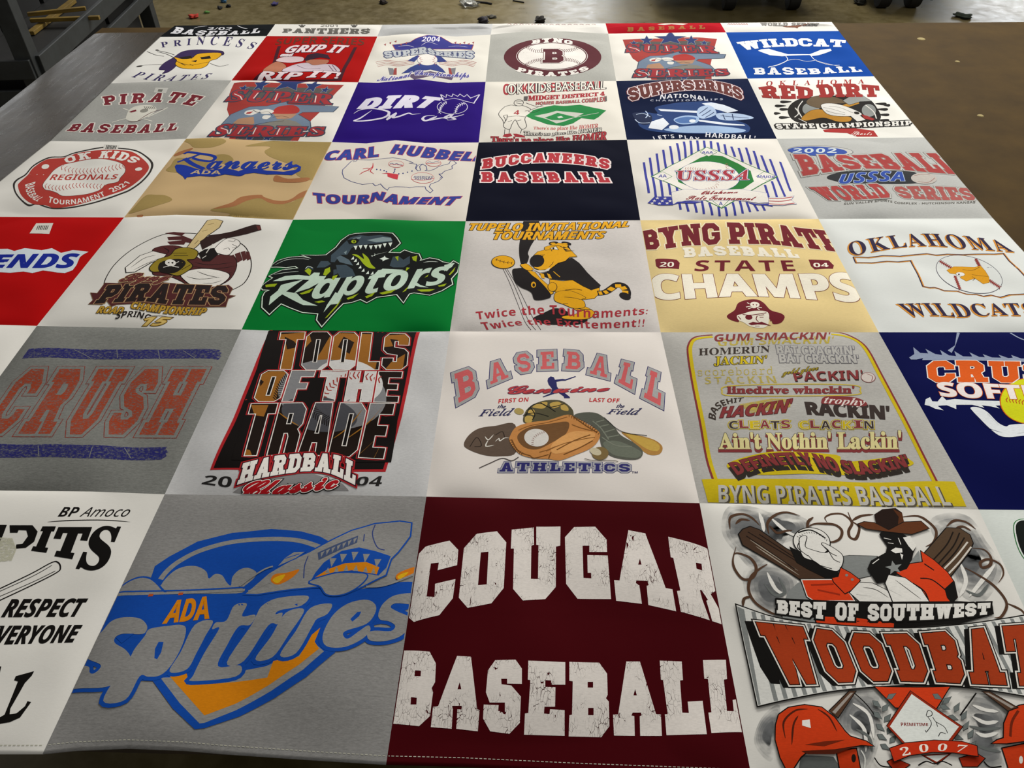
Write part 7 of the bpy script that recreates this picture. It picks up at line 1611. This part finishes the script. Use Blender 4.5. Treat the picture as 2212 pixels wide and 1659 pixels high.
def plank(pa, pb, zpos, label, w=0.035, h=0.018):
    a, e = on_z(*pa, zpos), on_z(*pb, zpos)
    mb = MB(); mb.bar((a[0], a[1], zpos), (e[0], e[1], zpos), w, h)
    return tag(mb.build('lumber_strip', yel, bevel=0.002), label, 'lumber', 'lumber strips on the rack')
zs = min(za, za2) + 0.026
plank((66.0, 72.0), (158.0, 2.0), zs + 0.011, 'long yellow wooden strip slanting across the upper rack shelf')
plank((66.0, 44.0), (215.0, 38.0), zs + 0.034, 'narrow yellow wooden strip lying nearly level over the slanted one', 0.022)
plank((60.0, 31.0), (185.0, 18.0), zs + 0.055, 'thin yellow wooden strip uppermost on the rack shelf', 0.022)

def filler(y0, y1, z, h, label, b0=0.03, dp=0.56):  # invented black boxes, added in place of the shade in and under the rack
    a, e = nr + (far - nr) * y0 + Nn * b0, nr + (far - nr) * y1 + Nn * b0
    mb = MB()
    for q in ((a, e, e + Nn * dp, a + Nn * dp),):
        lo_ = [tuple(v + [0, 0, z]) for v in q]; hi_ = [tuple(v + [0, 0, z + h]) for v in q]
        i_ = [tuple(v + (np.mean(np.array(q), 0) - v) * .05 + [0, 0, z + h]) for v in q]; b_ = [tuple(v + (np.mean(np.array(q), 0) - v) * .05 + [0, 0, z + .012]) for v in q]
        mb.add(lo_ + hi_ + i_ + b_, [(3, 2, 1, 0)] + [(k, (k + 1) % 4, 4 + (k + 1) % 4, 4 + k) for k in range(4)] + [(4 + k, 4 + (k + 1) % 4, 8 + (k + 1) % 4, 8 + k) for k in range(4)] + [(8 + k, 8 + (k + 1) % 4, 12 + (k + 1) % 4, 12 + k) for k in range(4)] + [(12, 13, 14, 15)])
    return tag(mb.build('shade_filler', black), label, 'filler', 'black fillers standing in for shade in the rack')
mb = MB()
for z0, z1 in ((za2, za), (zb2, zb)):
    for q in (nr - D * 0.045, far + D * 0.045):
        mb = MB(); mb.bar((q[0] - Nn[0] * .03, q[1] - Nn[1] * .03, (z0 + z1) / 2), tuple(q[:2] + Nn[:2] * (DEP + .03)) + ((z0 + z1) / 2,), 0.02, abs(z1 - z0)); mb.build('end_beam', steel, rack, bevel=0.003)
zl = min(zb, zb2) + 0.026
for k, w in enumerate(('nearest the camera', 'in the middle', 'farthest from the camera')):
    filler(.05 + .31 * k, .33 + .31 * k, 0.0, zb2 - 0.03, 'black crate standing in for shade on the floor under the rack, ' + w)
    filler(.05 + .31 * k, .33 + .31 * k, zl, za2 - zl - .012, 'flat black crate standing in for shade on the lower rack shelf, ' + w)
    filler(.05 + .31 * k, .33 + .31 * k, zs, .42, 'tall black crate standing in for shade on the upper rack shelf, ' + w, .34, .26)
# ------------------------------------------------------------------ wheeled machines at the far right
castor_m = surface('grey_castor_metal', '#3a3c3a', '#5a5c58', 30, 0.45, metal=0.6)
def machine(px, x0, x1, depth, h, label, px2=None):
    c = on_z(px[0], px[1], 0.0)
    t = empty('machine_cart', (float(c[0]), float(c[1]) + depth / 2, 0)); tag(t, label, 'machine cart')
    y0 = c[1] - 0.02
    mb = MB(); mb.box((x0, y0, 0.165), (x1, y0 + depth, 0.23)); mb.build('base_frame', black, t, bevel=0.006)
    mb = MB(); mb.box((x0 + .03, y0 + .03, 0.23), (x1 - .03, y0 + depth - .03, h)); mb.build('cabinet', black, t, bevel=0.01)
    for x in (c[0], x1 - .12 if abs(c[0] - x1) > abs(c[0] - x0) else x0 + .12):
        for y in (y0 + 0.09, y0 + depth - 0.1):
            mb = MB(); mb.cyl((x - 0.035, y, 0.075), (x + 0.035, y, 0.075), 0.075, 32); w = mb.build('caster', black, t, bevel=0.006)
            mb = MB(); mb.box((x - 0.046, y - 0.03, 0.06), (x - 0.04, y + 0.03, 0.165)); mb.box((x + 0.04, y - 0.03, 0.06), (x + 0.046, y + 0.03, 0.165)); mb.box((x - 0.046, y - 0.04, 0.155), (x + 0.046, y + 0.04, 0.165)); mb.build('fork', castor_m, w)
    return t
machine((1576.0, 27.0), 1.95, 2.95, 0.7, 0.95, 'black wheeled machine cart on the floor behind the crimson block')
machine((1975.0, 22.0), 3.28, 3.82, 0.6, 0.9, 'small black wheeled cart on the floor beyond the bare right end of the table')

# ------------------------------------------------------------------ litter on the floor beyond the table
def scrap(px, py, r, c, label, name='fabric_scrap', cat='scrap', flat=0.5, seed=0):
    p = on_z(px, py, 0.0); rnd = random.Random(seed)
    bm = bmesh.new(); bmesh.ops.create_icosphere(bm, subdivisions=3, radius=1.0)
    ph = [rnd.uniform(0, 6) for _ in range(6)]
    for v in bm.verts:
        k = 1 + 0.28 * math.sin(3 * v.co.x + ph[0]) + 0.25 * math.sin(4 * v.co.y + ph[1]) + 0.2 * math.sin(7 * v.co.z + 5 * v.co.x + ph[2])
        v.co = Vector((v.co.x * r * k * 1.35, v.co.y * r * k, max(0.0, (v.co.z * flat + flat * 0.8) * r * k)))
    me = bpy.data.meshes.new(name); bm.to_mesh(me); bm.free()
    me.polygons.foreach_set('use_smooth', [True] * len(me.polygons)); me.materials.append(c)
    o = bpy.data.objects.new(name, me); COL.objects.link(o); o.location = (p[0], p[1], 0.0); o.rotation_euler[2] = rnd.uniform(0, 3)
    return tag(o, label, cat, 'scraps on the concrete floor')
def cm(h): return surface('scrap_cloth_' + h.lstrip('#'), h, h, 40, 0.9)
blk = cm('#0d0c0e')
scrap(419, 39, .022, cm('#a02c1c'), 'red scrap on the floor beside the rack post', seed=1)
scrap(476, 19, .014, blk, 'small dark scrap left of a paired dark scrap near the rack', seed=2)
scrap(494, 15, .014, blk, 'dark scrap just right of another, nearest the blue one', seed=3)
scrap(484, 5, .018, cm('#27506e'), 'blue scrap at the top left of the floor', seed=4)
scrap(448, 28, .012, cm('#3f6a26'), 'tiny green scrap between the red and the dark ones', seed=5)
scrap(594, 11, .018, cm('#2a2452'), 'dark purple scrap alone behind the second block of the far row', seed=6)
scrap(829, 8, .022, cm('#1c120c'), 'dark brown scrap on the floor behind the light grey block', seed=7)
scrap(1045, 48, .028, cm('#26242a'), 'charcoal lump touching the far edge of the light grey block', seed=8)
scrap(1061, 38, .022, cm('#4a4840'), 'grey scrap just beyond the charcoal lump', seed=9, flat=.3)
scrap(1165, 46, .03, cm('#1a1712'), 'black lump at the far edge of the white block with the red line', seed=10)
scrap(1859, 8, .03, cm('#1a1a12'), 'dark scrap on the floor between the two wheeled carts', seed=11)
scrap(2082, 36, .04, cm('#2c3428'), 'flat dark green scrap beyond the bare table at the right', seed=12, flat=.25)
def strand(pts_, r, label, seed):
    P = [on_z(x, y, 0.0) + np.array([0, 0, r]) for x, y in pts_]
    mb = MB()
    for a, e in zip(P[:-1], P[1:]): mb.cyl(a, e, r, 8)
    return tag(mb.build('thread_end', blk), label, 'thread', 'thread ends on the floor')
strand([(1026, 6), (1040, 7), (1052, 8), (1062, 10.5)], 0.006, 'long black thread end beside the clear plastic scrap', 1)
strand([(1108, 2.5), (1120, 4.5), (1132, 6.5)], 0.004, 'thin dark thread end right of the long black one', 2)
m, n, l, b = mat('clear_plastic')
b.inputs['Base Color'].default_value = (0.8, 0.8, 0.74, 1); b.inputs['Roughness'].default_value = 0.12; b.inputs['Transmission Weight'].default_value = 0.85; b.inputs['IOR'].default_value = 1.3
scrap(1014, 12, .05, m, 'crumpled clear plastic scrap on the floor', 'plastic_scrap', 'plastic scrap', .35, 13)
lb = cm('#9a8a58')
for k, (x, y, s_, lab) in enumerate(((1990, 84, .012, 'pale speck on the bare brown table nearest the far edge'), (2068, 133, .007, 'pale chip on the bare brown table, middle of three'), (2118, 250, .008, 'pale chip on the bare brown table nearest the front'))):
    p = on_z(x, y, TZ)
    mb = MB(); mb.cyl((p[0], p[1], TZ), (p[0], p[1], TZ + .0012), s_, 12, r2=s_ * .8); tag(mb.build('wood_chip', lb), lab, 'chip', 'chips on the worktable')
